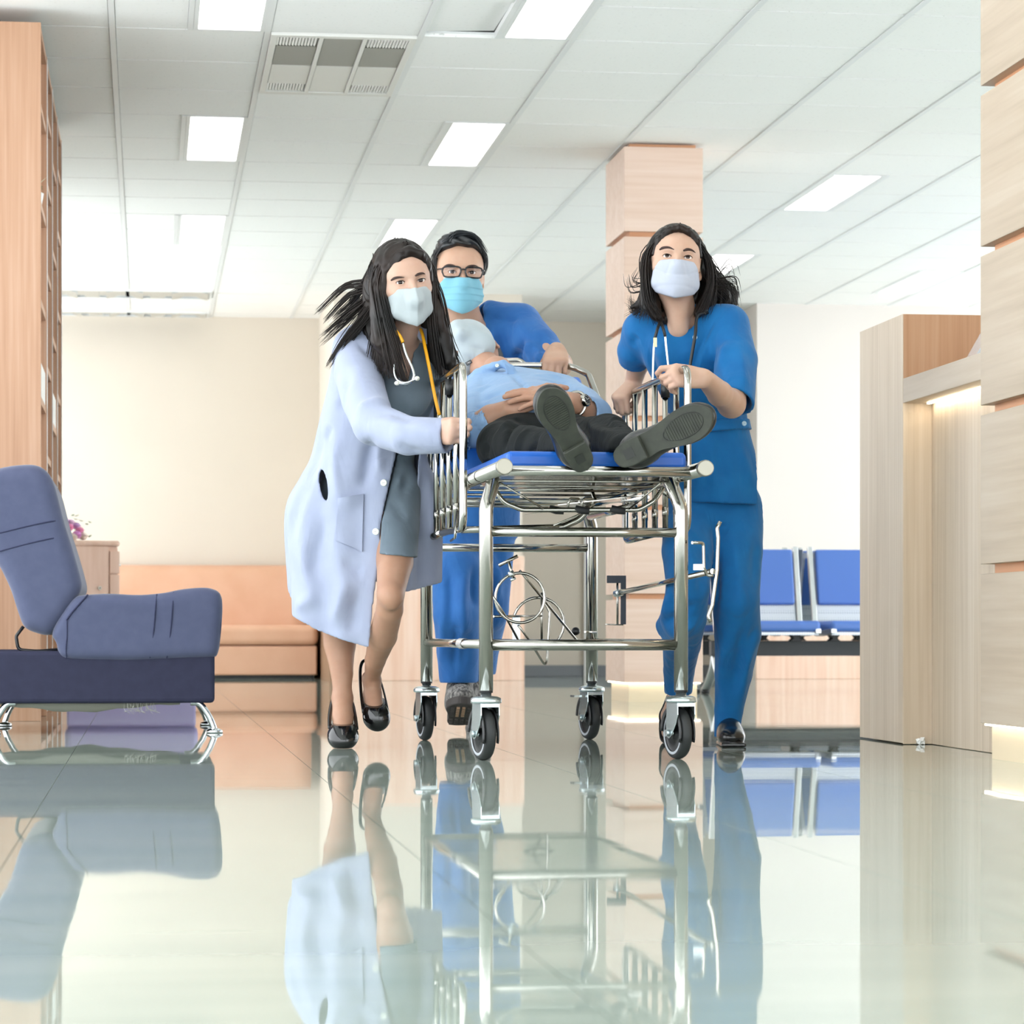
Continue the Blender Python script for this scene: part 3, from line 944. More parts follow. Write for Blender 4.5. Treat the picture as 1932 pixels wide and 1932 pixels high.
# ================================================================== furniture
def cushion(P, y0, y1, rnd=0.04, vox=0.009):
    """soft upholstered block: outline P in (x, z) carried from y0 to y1 with rounded edges"""
    P = np.asarray(P, float); m = len(P)
    S_ = Sdf((P[:, 0].min() - .03, y0 - .03, P[:, 1].min() - .03), (P[:, 0].max() + .03, y1 + .03, P[:, 1].max() + .03), vox)
    X, Z = np.meshgrid(S_.ax[0], S_.ax[2], indexing='ij')
    d = np.full(X.shape, 9.0); s_ = np.ones(X.shape)
    for i in range(m):
        a, b_ = P[i], P[i - 1]
        e = b_ - a; wx, wz = X - a[0], Z - a[1]
        t = np.clip((wx * e[0] + wz * e[1]) / max(e @ e, 1e-12), 0, 1)
        d = np.minimum(d, (wx - t * e[0]) ** 2 + (wz - t * e[1]) ** 2)
        c1, c2, c3 = Z >= a[1], Z < b_[1], e[0] * wz > e[1] * wx
        s_ = np.where((c1 & c2 & c3) | (~c1 & ~c2 & ~c3), -s_, s_)
    d2 = (s_ * np.sqrt(d)).astype(np.float32)[:, None, :]
    yy = np.abs(S_.ax[1] - (y0 + y1) / 2)[None, :, None] - (y1 - y0) / 2
    q1, q2 = d2 + rnd, yy + rnd
    S_.d = (np.sqrt(np.maximum(q1, 0) ** 2 + np.maximum(q2, 0) ** 2) + np.minimum(np.maximum(q1, q2), 0) - rnd).astype(np.float32)
    return S_.mesh(1)

def pxz(pts, Z):
    return np.array([(lambda q: (q[0], q[2]))(W(a, c, Z)) for a, c in pts])

# ---- blue sofa bed, seen from its end
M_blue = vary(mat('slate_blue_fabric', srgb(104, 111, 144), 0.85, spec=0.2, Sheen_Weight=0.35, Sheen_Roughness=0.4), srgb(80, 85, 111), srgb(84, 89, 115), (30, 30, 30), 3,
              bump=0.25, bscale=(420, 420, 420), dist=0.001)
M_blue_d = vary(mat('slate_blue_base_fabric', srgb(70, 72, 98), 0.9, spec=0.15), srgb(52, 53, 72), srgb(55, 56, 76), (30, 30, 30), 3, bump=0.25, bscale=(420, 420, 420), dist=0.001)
M_seam = mat('dark_blue_piping', srgb(40, 44, 74), 0.8)
M_chrome = mat('chrome', srgb(222, 226, 228), 0.08, 1.0)
M_steel = mat('polished_steel', srgb(172, 170, 163), 0.12, 1.0)
ZS = 9.16
ys0 = XY(250, ZS)[1]; ys1 = ys0 + 0.92
sofa = thing('sofa_bed', (W(200, HZ, ZS)[0], (ys0 + ys1) / 2, 0), 'slate blue upholstered sofa bed on chrome legs, seen end on at left', 'sofa')
seat_px = [(112, 1236), (106, 1212), (98, 1196), (112, 1165), (140, 1128), (165, 1122), (210, 1120), (262, 1122), (310, 1118), (345, 1111), (385, 1108), (407, 1112), (418, 1122),
           (421, 1142), (420, 1170), (417, 1205), (413, 1230), (403, 1241), (350, 1243), (250, 1247), (180, 1246), (128, 1244)]
back_px = [(153, 1112), (152, 1090), (137, 1036), (121, 985), (112, 950), (104, 920), (93, 895), (76, 880), (52, 876), (5, 882), (-40, 900), (-62, 940), (-52, 980), (-26, 1026), (0, 1070),
           (20, 1112), (34, 1155), (46, 1183), (68, 1194), (92, 1198), (110, 1182), (135, 1148)]
sp = catmull(pxz(seat_px, ZS), 4, True); bk = catmull(pxz(back_px, ZS), 4, True)
seat = obj('seat_cushion', cushion(sp, ys0, ys1, 0.035), M_blue, sofa)
back = obj('backrest_cushion', cushion(bk, ys0 + 0.01, ys1 - 0.01, 0.05), M_blue, sofa)
def seamline(name, pts, parent, dy, r=0.0022):
    q = [W(a, c, ZS) for a, c in pts]
    q = catmull([(p[0], ys0 + dy_, p[2]) for p, dy_ in zip(q, dy)], 6)
    obj(name, MB().tube(q, r, n=6), M_seam, parent)
seamline('seam', [(296, 1121), (294, 1140), (290, 1190), (283, 1242)], seat, [0.02, -0.0005, -0.0005, 0.012])
seamline('seam', [(328, 1117), (326, 1140), (322, 1190), (315, 1242)], seat, [0.02, -0.0005, -0.0005, 0.012])
seamline('seam', [(119, 983), (98, 984), (60, 992), (0, 1007), (-30, 1016)], back, [0.05, 0.0105, 0.0095, 0.0095, 0.0095])
seamline('seam', [(124, 1014), (100, 1016), (55, 1026), (0, 1041), (-14, 1046)], back, [0.05, 0.0105, 0.0095, 0.0095, 0.0095])
seamline('seam', [(127, 1170), (127, 1200), (125, 1222), (126, 1243)], seat, [-0.0005, -0.0005, -0.0005, 0.012])
seamline('crease', [(166, 1122), (150, 1140), (136, 1156), (126, 1170)], seat, [0.01, -0.0005, -0.0005, -0.0005], 0.003)
seamline('seam', [(416, 1150), (417, 1180), (414, 1215)], seat, [0.03, 0.022, 0.03], 0.003)
p0 = W(-110, 1327, ZS); p1 = W(406, 1228, ZS)
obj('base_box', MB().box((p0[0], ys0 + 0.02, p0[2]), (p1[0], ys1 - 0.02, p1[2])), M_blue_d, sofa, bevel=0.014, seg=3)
# hinge bracket between back and seat
obj('hinge_bracket', MB().tube(fillet([(lambda q: (q[0], ys0 + 0.06, q[2]))(W(a, c, ZS)) for a, c in ((44, 1182), (30, 1200), (34, 1226), (70, 1229), (108, 1226))], 0.02), 0.007, n=8, flat=(1.6, 0.8)), M_black, sofa)
# dust cloth sagging under the base
G = []
for j in range(9):
    row = []
    for i in range(21):
        u = i / 20; a = -60 + u * 400
        sag = 3 + 15 * math.exp(-((a - 150) / 110.0) ** 2) + 1.5 * math.sin(i * 1.7 + j)
        q = W(a, 1326 + sag, ZS); row.append((q[0], ys0 + 0.05 + j * 0.1, q[2]))
    G.append(row)
G2 = [[(p[0], p[1], p0[2] + 0.002) for p in r] for r in (G[0], G[-1])]
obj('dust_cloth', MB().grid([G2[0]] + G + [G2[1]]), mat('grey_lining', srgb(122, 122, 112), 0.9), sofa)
th = MB()
for k in range(26):
    a = 236 + k * 2.2 + rng.uniform(-2, 2); q = W(a, 1333, ZS); l = rng.uniform(0.01, 0.028)
    th.tube(catmull([(q[0], ys0 + 0.04, q[2] + 0.01), (q[0] + rng.uniform(-.008, .012), ys0 + 0.035, q[2] - l * .5), (q[0] + rng.uniform(-.015, .03), ys0 + 0.03, q[2] - l)], 3), 0.0006, n=4)
tag(obj('loose_threads', th, mat('thread_grey', srgb(170, 170, 160), 0.9), sofa), kind='stuff')
for (ta, tc, fa, fc, yy) in ((378, 1327, 406, 1384, ys0 + 0.05), (372, 1327, 402, 1384, ys1 - 0.1), (12, 1327, -14, 1384, ys0 + 0.05), (12, 1327, -14, 1384, ys1 - 0.1)):
    qa = W(ta, tc, ZS); qb = W(fa, fc, ZS)
    xm = qa[0] + (qb[0] - qa[0]) * 0.62
    lg = obj('leg', MB().tube(catmull([(qa[0] - 0.03 * np.sign(fa - ta), yy, qa[2] + 0.002), (qa[0], yy, qa[2] - 0.004), (xm, yy, qa[2] * 0.55), (qb[0], yy, 0.012)], 6), 0.0105, n=12), M_chrome, sofa)
    obj('foot_disc', MB().lathe([(0, 0.016), (0.012, 0.016), (0.026, 0.010), (0.028, 0.004), (0.026, 0.0), (0, 0.0)], (qb[0], yy, 0), n=24), M_chrome, lg)

# ---- lilac bench behind the sofa bed (seen under it and in the floor)
M_lilac = mat('lilac_fabric', srgb(172, 164, 214), 0.8)
xa, yl = XY(122, 13.6); xc = XY(374, 13.6)[0]
oc = thing('upholstered_bench', ((xa + xc) / 2, yl + 0.25, 0), 'low lilac upholstered bench behind the blue sofa bed, mirrored under it', 'bench')
obj('seat', MB().box((xa, yl, 0.13), (xc, yl + 0.42, 0.285)), M_lilac, oc, bevel=0.03, seg=4)
obj('base', MB().box((xa + 0.01, yl + 0.012, 0.0), (xc - 0.01, yl + 0.41, 0.128)), M_lilac, oc, bevel=0.01)

# ---- tall shelving with open bays on the left
sx1 = XY(77, 10.46)[0]; sy0 = XY(77, 10.46)[1]
sx0 = sx1 - 0.38
edges = [XY(px, Z)[1] for px, Z in ((77, 10.46), (88, 11.09), (98, 11.70), (107.7, 12.37), (116, 12.96))]
sh = thing('shelving_unit', ((sx0 + sx1) / 2, (edges[0] + edges[-1]) / 2, 0), 'tall orange wood shelving unit with open bays reaching the ceiling', 'shelving')
top = CAMH + (HZ - 42) * 10.46 / FPX
M_woodOs = wood('orange_ash_inner', srgb(184, 140, 111), srgb(197, 155, 126), srgb(207, 170, 144), 2)
for k, y in enumerate(edges):
    w_ = 0.028
    obj('side_panel', MB().box((sx0, y, 0.0), (sx1, y + w_, top)), M_woodO if k == 0 else M_woodOs, sh, bevel=0.0015)
    if k: obj('edge_band', MB().box((sx1, y - 0.001, 0.02), (sx1 + 0.003, y + 0.010, top - 0.01)), M_white, sh)
for k in range(4):
    y0_, y1_ = edges[k] + 0.029, edges[k + 1] - 0.001
    zs = [0.09, 0.46, 0.83, 1.2, 1.57, 1.94, 2.31] if k % 2 == 0 else [0.09, 0.64, 1.02, 1.38, 1.76, 2.12, 2.4]
    for z in zs:
        obj('shelf_board', MB().box((sx0 + 0.005, y0_, z), (sx1 - 0.004, y1_, z + 0.028)), M_woodOs, sh)
    obj('top_board', MB().box((sx0, y0_, top - 0.03), (sx1 - 0.002, y1_, top)), M_woodO, sh)
    obj('plinth', MB().box((sx0 + 0.005, y0_, 0.0), (sx1 - 0.03, y1_, 0.088)), M_woodOs, sh)
    if k % 2 == 1: obj('back_panel', MB().box((sx0, y0_, 0.1), (sx0 + 0.006, y1_, top - 0.032)), M_woodOs, sh)
    else: obj('white_divider', MB().box((sx1 - 0.012, y0_, zs[3] + 0.029), (sx1 - 0.006, y1_, zs[3] + 0.16)), M_white, sh)
# small plant on one of its shelves
zpl = 1.94 + 0.028; yq = edges[0] + 0.4
pl = thing('potted_plant', (sx1 - 0.03, yq, zpl), 'tiny green and white leafed plant on a high shelf of the shelving unit', 'plant')
obj('pot', MB().lathe([(0, 0), (0.03, 0), (0.042, 0.07), (0.038, 0.072), (0.034, 0.06), (0, 0.06)], (sx1 - 0.045, yq, zpl)), M_white, pl)
lf = [mat('leaf_green', srgb(120, 150, 96), 0.6), mat('leaf_cream', srgb(222, 220, 188), 0.6)]
for k in range(22):
    a = rng.uniform(0, 6.28); e_ = rng.uniform(-.2, 1.3); l = rng.uniform(.05, .1)
    d = np.array([math.cos(a) * math.cos(e_) * 0.7, math.sin(a) * math.cos(e_), math.sin(e_)])
    b0 = np.array([sx1 - 0.045, yq, zpl + 0.085]); s_ = nrm(np.cross(d, (0.1, .2, 1))) * 0.011
    obj('leaf', MB().add([b0, b0 + d * l * .5 + s_, b0 + d * l, b0 + d * l * .5 - s_, b0 + d * l * .5 + np.array([0, 0, .004])], [(0, 1, 4), (1, 2, 4), (2, 3, 4), (3, 0, 4)]), lf[k % 2], pl)

# ---- small drawer cabinet with flowers
ZC = 14.6
cxa, cya = XY(118, ZC); ang = math.radians(14)
cab = thing('drawer_cabinet', (cxa, cya, 0), 'pinkish wood cabinet with a lock, flowers standing on top', 'cabinet')
M_pinkw = mat('pink_laminate', srgb(236, 200, 178), 0.45)
M_pinkw = vary(M_pinkw, srgb(233, 196, 173), srgb(240, 206, 186), (30, 30, 3), 4)
ux = np.array([math.cos(ang), math.sin(ang), 0]); uy = np.array([-math.sin(ang), math.cos(ang), 0])
Rc = np.stack([ux, uy, UP], 1)
o0 = np.array([cxa, cya, 0.0])
zt = CAMH + (HZ - 1019) * ZC / FPX
wcab = (225 - 118) * ZC / FPX / 0.985 + 0.35
def cb(name, u0, u1, v0, v1, z0, z1, m, parent, bv=0.003):
    c = o0 + ux * ((u0 + u1) / 2) + uy * ((v0 + v1) / 2) + UP * ((z0 + z1) / 2)
    return obj(name, MB().obox(c, ((u1 - u0) / 2, (v1 - v0) / 2, (z1 - z0) / 2), Rc), m, parent, bevel=bv)
u1 = wcab - 0.35
cb('body', -0.35, u1 - 0.055, 0.0, 0.45, 0.0, zt - 0.03, M_pinkw, cab)
cb('top', -0.36, u1 + 0.004, -0.006, 0.456, zt - 0.03, zt, M_pinkw, cab, 0.012)
cb('body_side', u1 - 0.054, u1 - 0.005, 0.012, 0.44, 0.0, zt - 0.031, M_pinkw, cab)
for k in range(4):
    z1 = zt - 0.055 - k * 0.123
    d_ = cb('drawer_front', u1 - 0.05, u1 + 0.002, -0.004, 0.011, z1 - 0.118, z1, M_pinkw, cab, 0.002)
c = o0 + ux * (u1 + 0.004) + uy * 0.1 + UP * (CAMH + (HZ - 1064.5) * ZC / FPX)
obj('knob', MB().cyl(c, c + ux * 0.02, 0.004).ball(c + ux * 0.022, 0.007), M_chrome, cab)
c = o0 + ux * (u1 - 0.105) - uy * 0.006 + UP * (CAMH + (HZ - 1109) * ZC / FPX)
lk = obj('lock', MB().cyl(c + uy * 0.005, c - uy * 0.004, 0.010), M_steel, cab)
obj('keyhole', MB().cyl(c - uy * 0.004, c - uy * 0.006, 0.003), M_black, lk)
# flowers
fb = o0 + ux * 0.06 + uy * 0.14 + UP * (zt + .002)
fl = thing('flower_arrangement', fb, 'pink and lilac rose arrangement with green leaves on the cabinet', 'flowers')
obj('bowl', MB().lathe([(0, 0), (0.035, 0), (0.06, 0.035), (0.054, 0.035), (0, 0.02)], fb), mat('green_moss', srgb(60, 84, 46), 0.8), fl)
cols = [srgb(226, 84, 132), srgb(240, 150, 190), srgb(214, 176, 226), srgb(232, 196, 224), srgb(238, 226, 214), srgb(222, 150, 214)]
FM = [mat('petal', c, 0.6) for c in cols]
spots = [(-.10, .0, .09, 3), (-.06, -.03, .10, 2), (-.03, -.05, .055, 0), (0.0, -.04, .075, 1), (.035, -.05, .035, 5), (.06, -.01, .06, 1), (-.02, .0, .11, 2), (.02, .03, .10, 3), (-.08, -.03, .05, 3),
         (.075, -.02, .03, 4), (.015, -.06, .022, 4), (-.12, .0, .12, 3), (-.05, .03, .13, 4), (.05, .03, .085, 2), (-.13, -.02, .07, 2)]
for (a, c_, h, ci) in spots:
    cc = fb + ux * a + uy * c_ + UP * h
    r0 = rng.uniform(.034, .044)
    fm = MB().ball(cc - UP * r0 * .15, (r0 * .62, r0 * .62, r0 * .55), nu=10, nv=6)
    for layer, (nn, rr_, tilt) in enumerate(((3, .45, .2), (5, .75, .55), (6, 1.0, .95))):
        for q in range(nn):
            a_ = 2 * math.pi * q / nn + layer * .7
            d = np.array([math.cos(a_), math.sin(a_), 0]); s_ = np.array([-d[1], d[0], 0])
            rr = r0 * rr_; t_ = tilt
            row = []
            for v in (0, .5, 1.0):
                mid = cc + d * rr * (math.sin(t_ * v) * .8 + .25) + UP * (rr * (math.cos(t_) * v * 1.1 - .4 * v * v * t_) - .35 * r0)
                wd = r0 * .55 * (0.5 + v * (1.25 - v * .75)) * rr_
                row.append([mid - s_ * wd + d * -.15 * wd, mid + d * .12 * wd, mid + s_ * wd + d * -.15 * wd])
            fm.grid(row)
    obj('flower', fm, FM[ci], fl)
ML = mat('leaf_dark', srgb(62, 110, 62), 0.5)
for k in range(20):
    a_ = rng.uniform(-.13, .1); cc = fb + ux * a_ + uy * rng.uniform(-.06, .04) + UP * rng.uniform(.01, .13)
    if k < 2: cc = fb + ux * (.10 + .02 * k) + uy * -.03 + UP * (.085 + .01 * k)
    if k == 2: cc = fb + ux * -.095 + uy * -.02 + UP * .155
    d = nrm(rng.normal(size=3)); d[2] = abs(d[2]) * .6; s_ = nrm(np.cross(d, UP)) * .010; l = .035
    obj('leaf', MB().add([cc, cc + d * l * .5 + s_, cc + d * l, cc + d * l * .5 - s_, cc + d * l * .5 + UP * -.005], [(0, 1, 4), (1, 2, 4), (2, 3, 4), (3, 0, 4)]), ML, fl)

# ---- peach leather bench sofa along the back wall
M_peach = mat('peach_leather', srgb(232, 172, 134), 0.38, spec=0.5)
M_peach = vary(M_peach, srgb(214, 166, 136), srgb(220, 174, 145), (5, 5, 5), 3, bump=0.08, bscale=(60, 60, 60))
xo1 = XY(600, 20.0)[0]; yo0 = XY(500, 20.05)[1]
xo0 = XY(150, 20.0)[0]
so = thing('leather_sofa', ((xo0 + xo1) / 2, yo0 + 0.35, 0), 'long peach leather sofa along the back wall', 'sofa')
obj('base', MB().box((xo0, yo0 + 0.02, 0.025), (xo1, YB - 0.03, 0.235)), M_peach, so, bevel=0.012, seg=3)
obj('seat_cushion', MB().box((xo0 - 0.005, yo0, 0.24), (xo1 + 0.006, YB - 0.14, 0.385)), M_peach, so, bevel=0.045, seg=5)
prof = [(YB - 0.24, 0.30), (YB - 0.245, 0.45), (YB - 0.225, 0.62), (YB - 0.20, 0.76), (YB - 0.165, 0.815), (YB - 0.11, 0.83), (YB - 0.06, 0.815), (YB - 0.035, 0.77), (YB - 0.03, 0.5), (YB - 0.03, 0.30)]
pr = catmull(prof, 4, True)
G = np.array([[(x, q[0], q[1]) for q in pr] for x in np.linspace(xo0 + .004, xo1 - 0.012, 12)])
mb = MB().grid(G, closed_u=True); n_ = len(pr)
mb.f.append(list(range(n_))[::-1]); mb.s.append(False); mb.f.append([11 * n_ + k for k in range(n_)]); mb.s.append(False)
obj('backrest', mb, M_peach, so)
obj('plinth', MB().box((xo0 + 0.02, yo0 + 0.05, 0.0), (xo1 - 0.02, YB - 0.05, 0.024)), M_black, so)  # black strip stands for the shadow gap under the sofa

# ---- waiting room benches: blue seats on a black beam
M_vinyl = mat('blue_vinyl', srgb(82, 122, 200), 0.35, spec=0.5)
M_perf = mat('perforated_steel', srgb(206, 212, 220), 0.35, 0.4)
N, L, b = nodes(M_perf)
tc = N.new('ShaderNodeTexCoord'); vr = N.new('ShaderNodeTexVoronoi'); vr.inputs['Scale'].default_value = 75; vr.inputs['Randomness'].default_value = 0
L.new(tc.outputs['Object'], vr.inputs['Vector'])
cr = N.new('ShaderNodeValToRGB'); cr.color_ramp.elements[0].position = .28; cr.color_ramp.elements[1].position = .34
cr.color_ramp.elements[0].color = srgb(168, 176, 188); cr.color_ramp.elements[1].color = srgb(216, 221, 228)
L.new(vr.outputs['Distance'], cr.inputs[0]); L.new(cr.outputs[0], b.inputs['Base Color'])
M_beam = mat('black_beam', srgb(62, 64, 68), 0.5)
def ubar(pts, x, w, th, axis='x'):
    mb = MB()
    P = np.asarray(pts, float)
    T = np.gradient(P, axis=0); T /= np.linalg.norm(T, axis=1, keepdims=True)
    Nn = np.stack([-T[:, 1], T[:, 0]], 1)
    G = []
    for s, u in ((-1, -1), (1, -1), (1, 1), (-1, 1)):
        G.append([(x + s * w / 2, q[0], q[1]) for q in P + Nn * (u * th / 2)])
    G = np.array(G).transpose(1, 0, 2)
    mb.grid(G, closed_u=True, smooth=False)
    m = len(P)
    mb.f.append([3, 2, 1, 0]); mb.s.append(False); mb.f.append([(m - 1) * 4 + k for k in range(4)]); mb.s.append(False)
    return mb
def bench(label, x0, y0, nseat, facing, drop=0.0):
    """seats face -y when facing = 1; y0 is the beam line"""
    s = -facing
    t = thing('waiting_bench', (x0 + nseat * .28, y0, 0), label, 'bench')
    W_ = 0.50; P_ = 0.555
    Yb = lambda v: y0 + s * v               # v positive = towards the seat front
    obj('beam', MB().box((x0 - 0.05, y0 - 0.03, 0.205), (x0 + nseat * P_, y0 + 0.03, 0.285)), M_beam, t, bevel=0.003)
    for k in range(nseat):
        xa = x0 + k * P_; xc = xa + W_
        st = obj('seat', MB().box((xa, min(Yb(-.17), Yb(.27)), 0.335), (xc, max(Yb(-.17), Yb(.27)), 0.395)), M_vinyl, t, bevel=0.022, seg=4)
        obj('seat_rim', MB().box((xa + .01, min(Yb(-.16), Yb(.255)), 0.318), (xc - .01, max(Yb(-.16), Yb(.255)), 0.334)), M_perf, st)
        bpts = [(Yb(-.17), .40), (Yb(-.20), .50)]
        bk_ = obj('back_shell', ubar(catmull([(Yb(-.165), .37), (Yb(-.195), .46), (Yb(-.235), .62), (Yb(-.275), .78)], 4), (xa + xc) / 2, W_ - .07, .006), M_perf, t)
        obj('back_pad', ubar(catmull([(Yb(-.19), .485), (Yb(-.222), .62), (Yb(-.262), .79)], 4), (xa + xc) / 2, W_ - .075, .035), M_vinyl, bk_, bevel=0.012, seg=3)
        for xx in (xa + .015, xc - .015):
            obj('side_frame', ubar(catmull([(Yb(.27), .34), (Yb(-.05), .325), (Yb(-.145), .345), (Yb(-.19), .46), (Yb(-.235), .62), (Yb(-.285), .805)], 4), xx, .03, .028), M_alu, t, bevel=0.004)
        for xx in (xa + .08, xc - .08):
            for v in (-.09, .07):
                pr_ = [(-.028, .286), (.028, .286), (.012, .302), (.02, .318), (.034, .319), (-.034, .319), (-.02, .318), (-.012, .302)]
                pr_ = [(-.03, .286), (.03, .286), (.013, .30), (.026, .319), (-.026, .319), (-.013, .30)]
                Rb = np.stack([[1, 0, 0], [0, 0, 1], [0, -1, 0]], 1).astype(float)
                obj('bracket', MB().prism(pr_, -.012, .012, Rb, (xx, Yb(v * .4), 0)), M_black, t)
    for xx in (x0 - 0.02, x0 + nseat * P_ - 0.06):
        lg = obj('leg', MB().tube(catmull([(xx, Yb(.28), .02), (xx, Yb(.2), .05), (xx, Yb(.05), .14), (xx, Yb(0), .205), (xx, Yb(-.05), .14), (xx, Yb(-.2), .05), (xx, Yb(-.28), .02)], 5), .02, n=10, flat=(1.3, .8)), M_alu, t)
        for v in (.28, -.28):
            obj('foot', MB().lathe([(0, 0), (.025, 0), (.022, .012), (.008, .018), (0, .02)], (xx, Yb(v), 0)), M_black, lg)
    return t
xb, yb_ = XY(1357, 15.15)
bench('front row waiting bench with blue seats on black beam, facing the camera', xb, yb_, 3, 1)
bench('rear row waiting bench with blue seats, back to back with the front row', xb - 0.02, yb_ + 0.72, 3, -1)

# ---- reception counter
xf = XY(1703, 8.28)[0]; yk = XY(1703, 8.28)[1]; yfar = XY(1612, 8.775)[1]
yn = yp1 + 0.02
zpan = CAMH + 601 * 8.28 / FPX
rc = thing('reception_counter', (xf + 0.4, (yk + yfar) / 2, 0), 'pale wood reception counter with tall end panel and lit recess', 'counter')
obj('end_panel', MB().box((xf, yk, 0.004), (xf + 0.9, yfar, zpan)), M_woodP, rc, bevel=0.0015)
obj('end_face', MB().box((xf + 0.002, yk - 0.004, 1.086), (xf + 0.898, yk - 0.0002, zpan - 0.002)), M_woodT, rc)
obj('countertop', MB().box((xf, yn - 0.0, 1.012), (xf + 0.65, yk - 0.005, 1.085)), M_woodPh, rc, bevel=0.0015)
xrec = xf + 0.088
ysm = XY(1830, 7.60)[1]
obj('recess_return', MB().box((xf + 0.001, yk - 0.004, 0.002), (xrec, yk - 0.0002, 0.985)), M_woodP, rc)
obj('front_panel', MB().box((xrec, ysm + 0.0015, 0.002), (xrec + 0.02, yk - 0.005, 1.011)), M_woodP, rc)
obj('front_panel', MB().box((xrec, yn + 0.0, 0.002), (xrec + 0.02, ysm - 0.0015, 1.011)), M_woodP, rc)
obj('led_strip', MB().box((xf + 0.066, yn + 0.02, 1.0075), (xf + 0.074, yk - 0.03, 1.0115)), emit('counter_led', (1.0, 0.90, 0.68, 1), 16.0), rc)
# clear acrylic holder on the counter
M_acr = bpy.data.materials.new('clear_acrylic'); M_acr.use_nodes = True
N, L = M_acr.node_tree.nodes, M_acr.node_tree.links
tr_ = N.new('ShaderNodeBsdfTransparent'); tr_.inputs[0].default_value = (.96, .97, .98, 1)
mx_ = N.new('ShaderNodeMixShader'); mx_.inputs[0].default_value = .22
N['Principled BSDF'].inputs['Base Color'].default_value = srgb(236, 240, 243); N['Principled BSDF'].inputs['Roughness'].default_value = .1
L.new(tr_.outputs[0], mx_.inputs[1]); L.new(N['Principled BSDF'].outputs[0], mx_.inputs[2]); L.new(mx_.outputs[0], N['Material Output'].inputs[0])
ya0 = XY(1836, 7.75)[1]
ah = thing('brochure_holder', (xf + 0.12, ya0, 1.086), 'clear acrylic holder leaning on the counter beside the right pillar', 'holder')
dd = nrm(np.array([0.55, -0.1, 1.0])); sd = nrm(np.array([0.25, -1.0, 0.0]))
c0 = np.array([xf + 0.03, ya0, 1.0865])
nn = nrm(np.cross(dd, sd))
for q, (off, hh) in enumerate(((0.0, 0.34), (0.035, 0.26))):
    cc = c0 + nn * -off * (1 if nn[0] < 0 else -1) + dd * hh / 2 + sd * 0.08
    obj('sheet', MB().obox(cc, (0.08, 0.0015, hh / 2), np.stack([sd, nn, dd], 1)), M_acr, ah)
obj('clip', MB().tube(catmull([c0 + sd * .03 + dd * .02 + nn * .012, c0 + sd * .035 + dd * .07 + nn * .014, c0 + sd * .06 + dd * .085 + nn * .014, c0 + sd * .09 + dd * .07 + nn * .014, c0 + sd * .095 + dd * .02 + nn * .012], 5, True), 0.004, n=8, closed=True), mat('frosted_clip', srgb(228, 236, 240), 0.3, Transmission_Weight=0.5), ah)
# crumpled scrap of tissue by the counter
sc_ = W(1737, 1403, FZ(1405))
cr_ = MB(); V = []
cr_.ball((sc_[0], sc_[1], 0.010), (0.015, 0.012, 0.010), nu=9, nv=6)
cr_.v[0] += rng.normal(size=cr_.v[0].shape) * 0.0022
cr_.v[0][:, 2] = np.maximum(cr_.v[0][:, 2], 0.0005); cr_.s = [False] * len(cr_.s)
tag(obj('crumpled_tissue', cr_, M_white, at=(sc_[0], sc_[1], 0)), 'small crumpled white tissue on the floor by the counter', 'tissue')
# ================================================================== the wheeled stretcher
DS = nrm(FWD + (200.0 - CX) / FPX * RGT)      # along the stretcher, away from the camera
DT = nrm(np.array([DS[1], -DS[0], 0.0]))      # across it, to the right
O_ST = W(917, HZ, 7.25); O_ST[2] = 0.0
WT = 0.516
def S(s, t, z):
    return O_ST + DS * s + DT * t + UP * z
RS = np.stack([DT, DS, UP], 1)                # columns: right, back, up
LEN = 1.36
stc = thing('hospital_stretcher', S(LEN / 2, WT / 2, 0), 'stainless steel wheeled hospital stretcher with blue mattress and side rails', 'stretcher')
M_mat = vary(mat('blue_mattress_vinyl', srgb(22, 98, 196), 0.38, spec=0.5), srgb(20, 92, 188), srgb(28, 106, 204), (6, 6, 6), 3)
M_rub = mat('dark_rubber', srgb(40, 42, 43), 0.55)
M_cap = mat('satin_cap', srgb(150, 146, 134), 0.35, 0.8)
M_tape = mat('black_tape', srgb(28, 30, 30), 0.6)
M_zinc = mat('zinc_plate', srgb(196, 206, 208), 0.22, 0.9)
RL = 0.0185
def Tb(name, pts, r, parent=stc, m=M_steel, n=12, fil=0.0, **kw):
    P = fillet(pts, fil) if fil else pts
    return obj(name, MB().tube(P, r, n=n, **kw), m, parent)

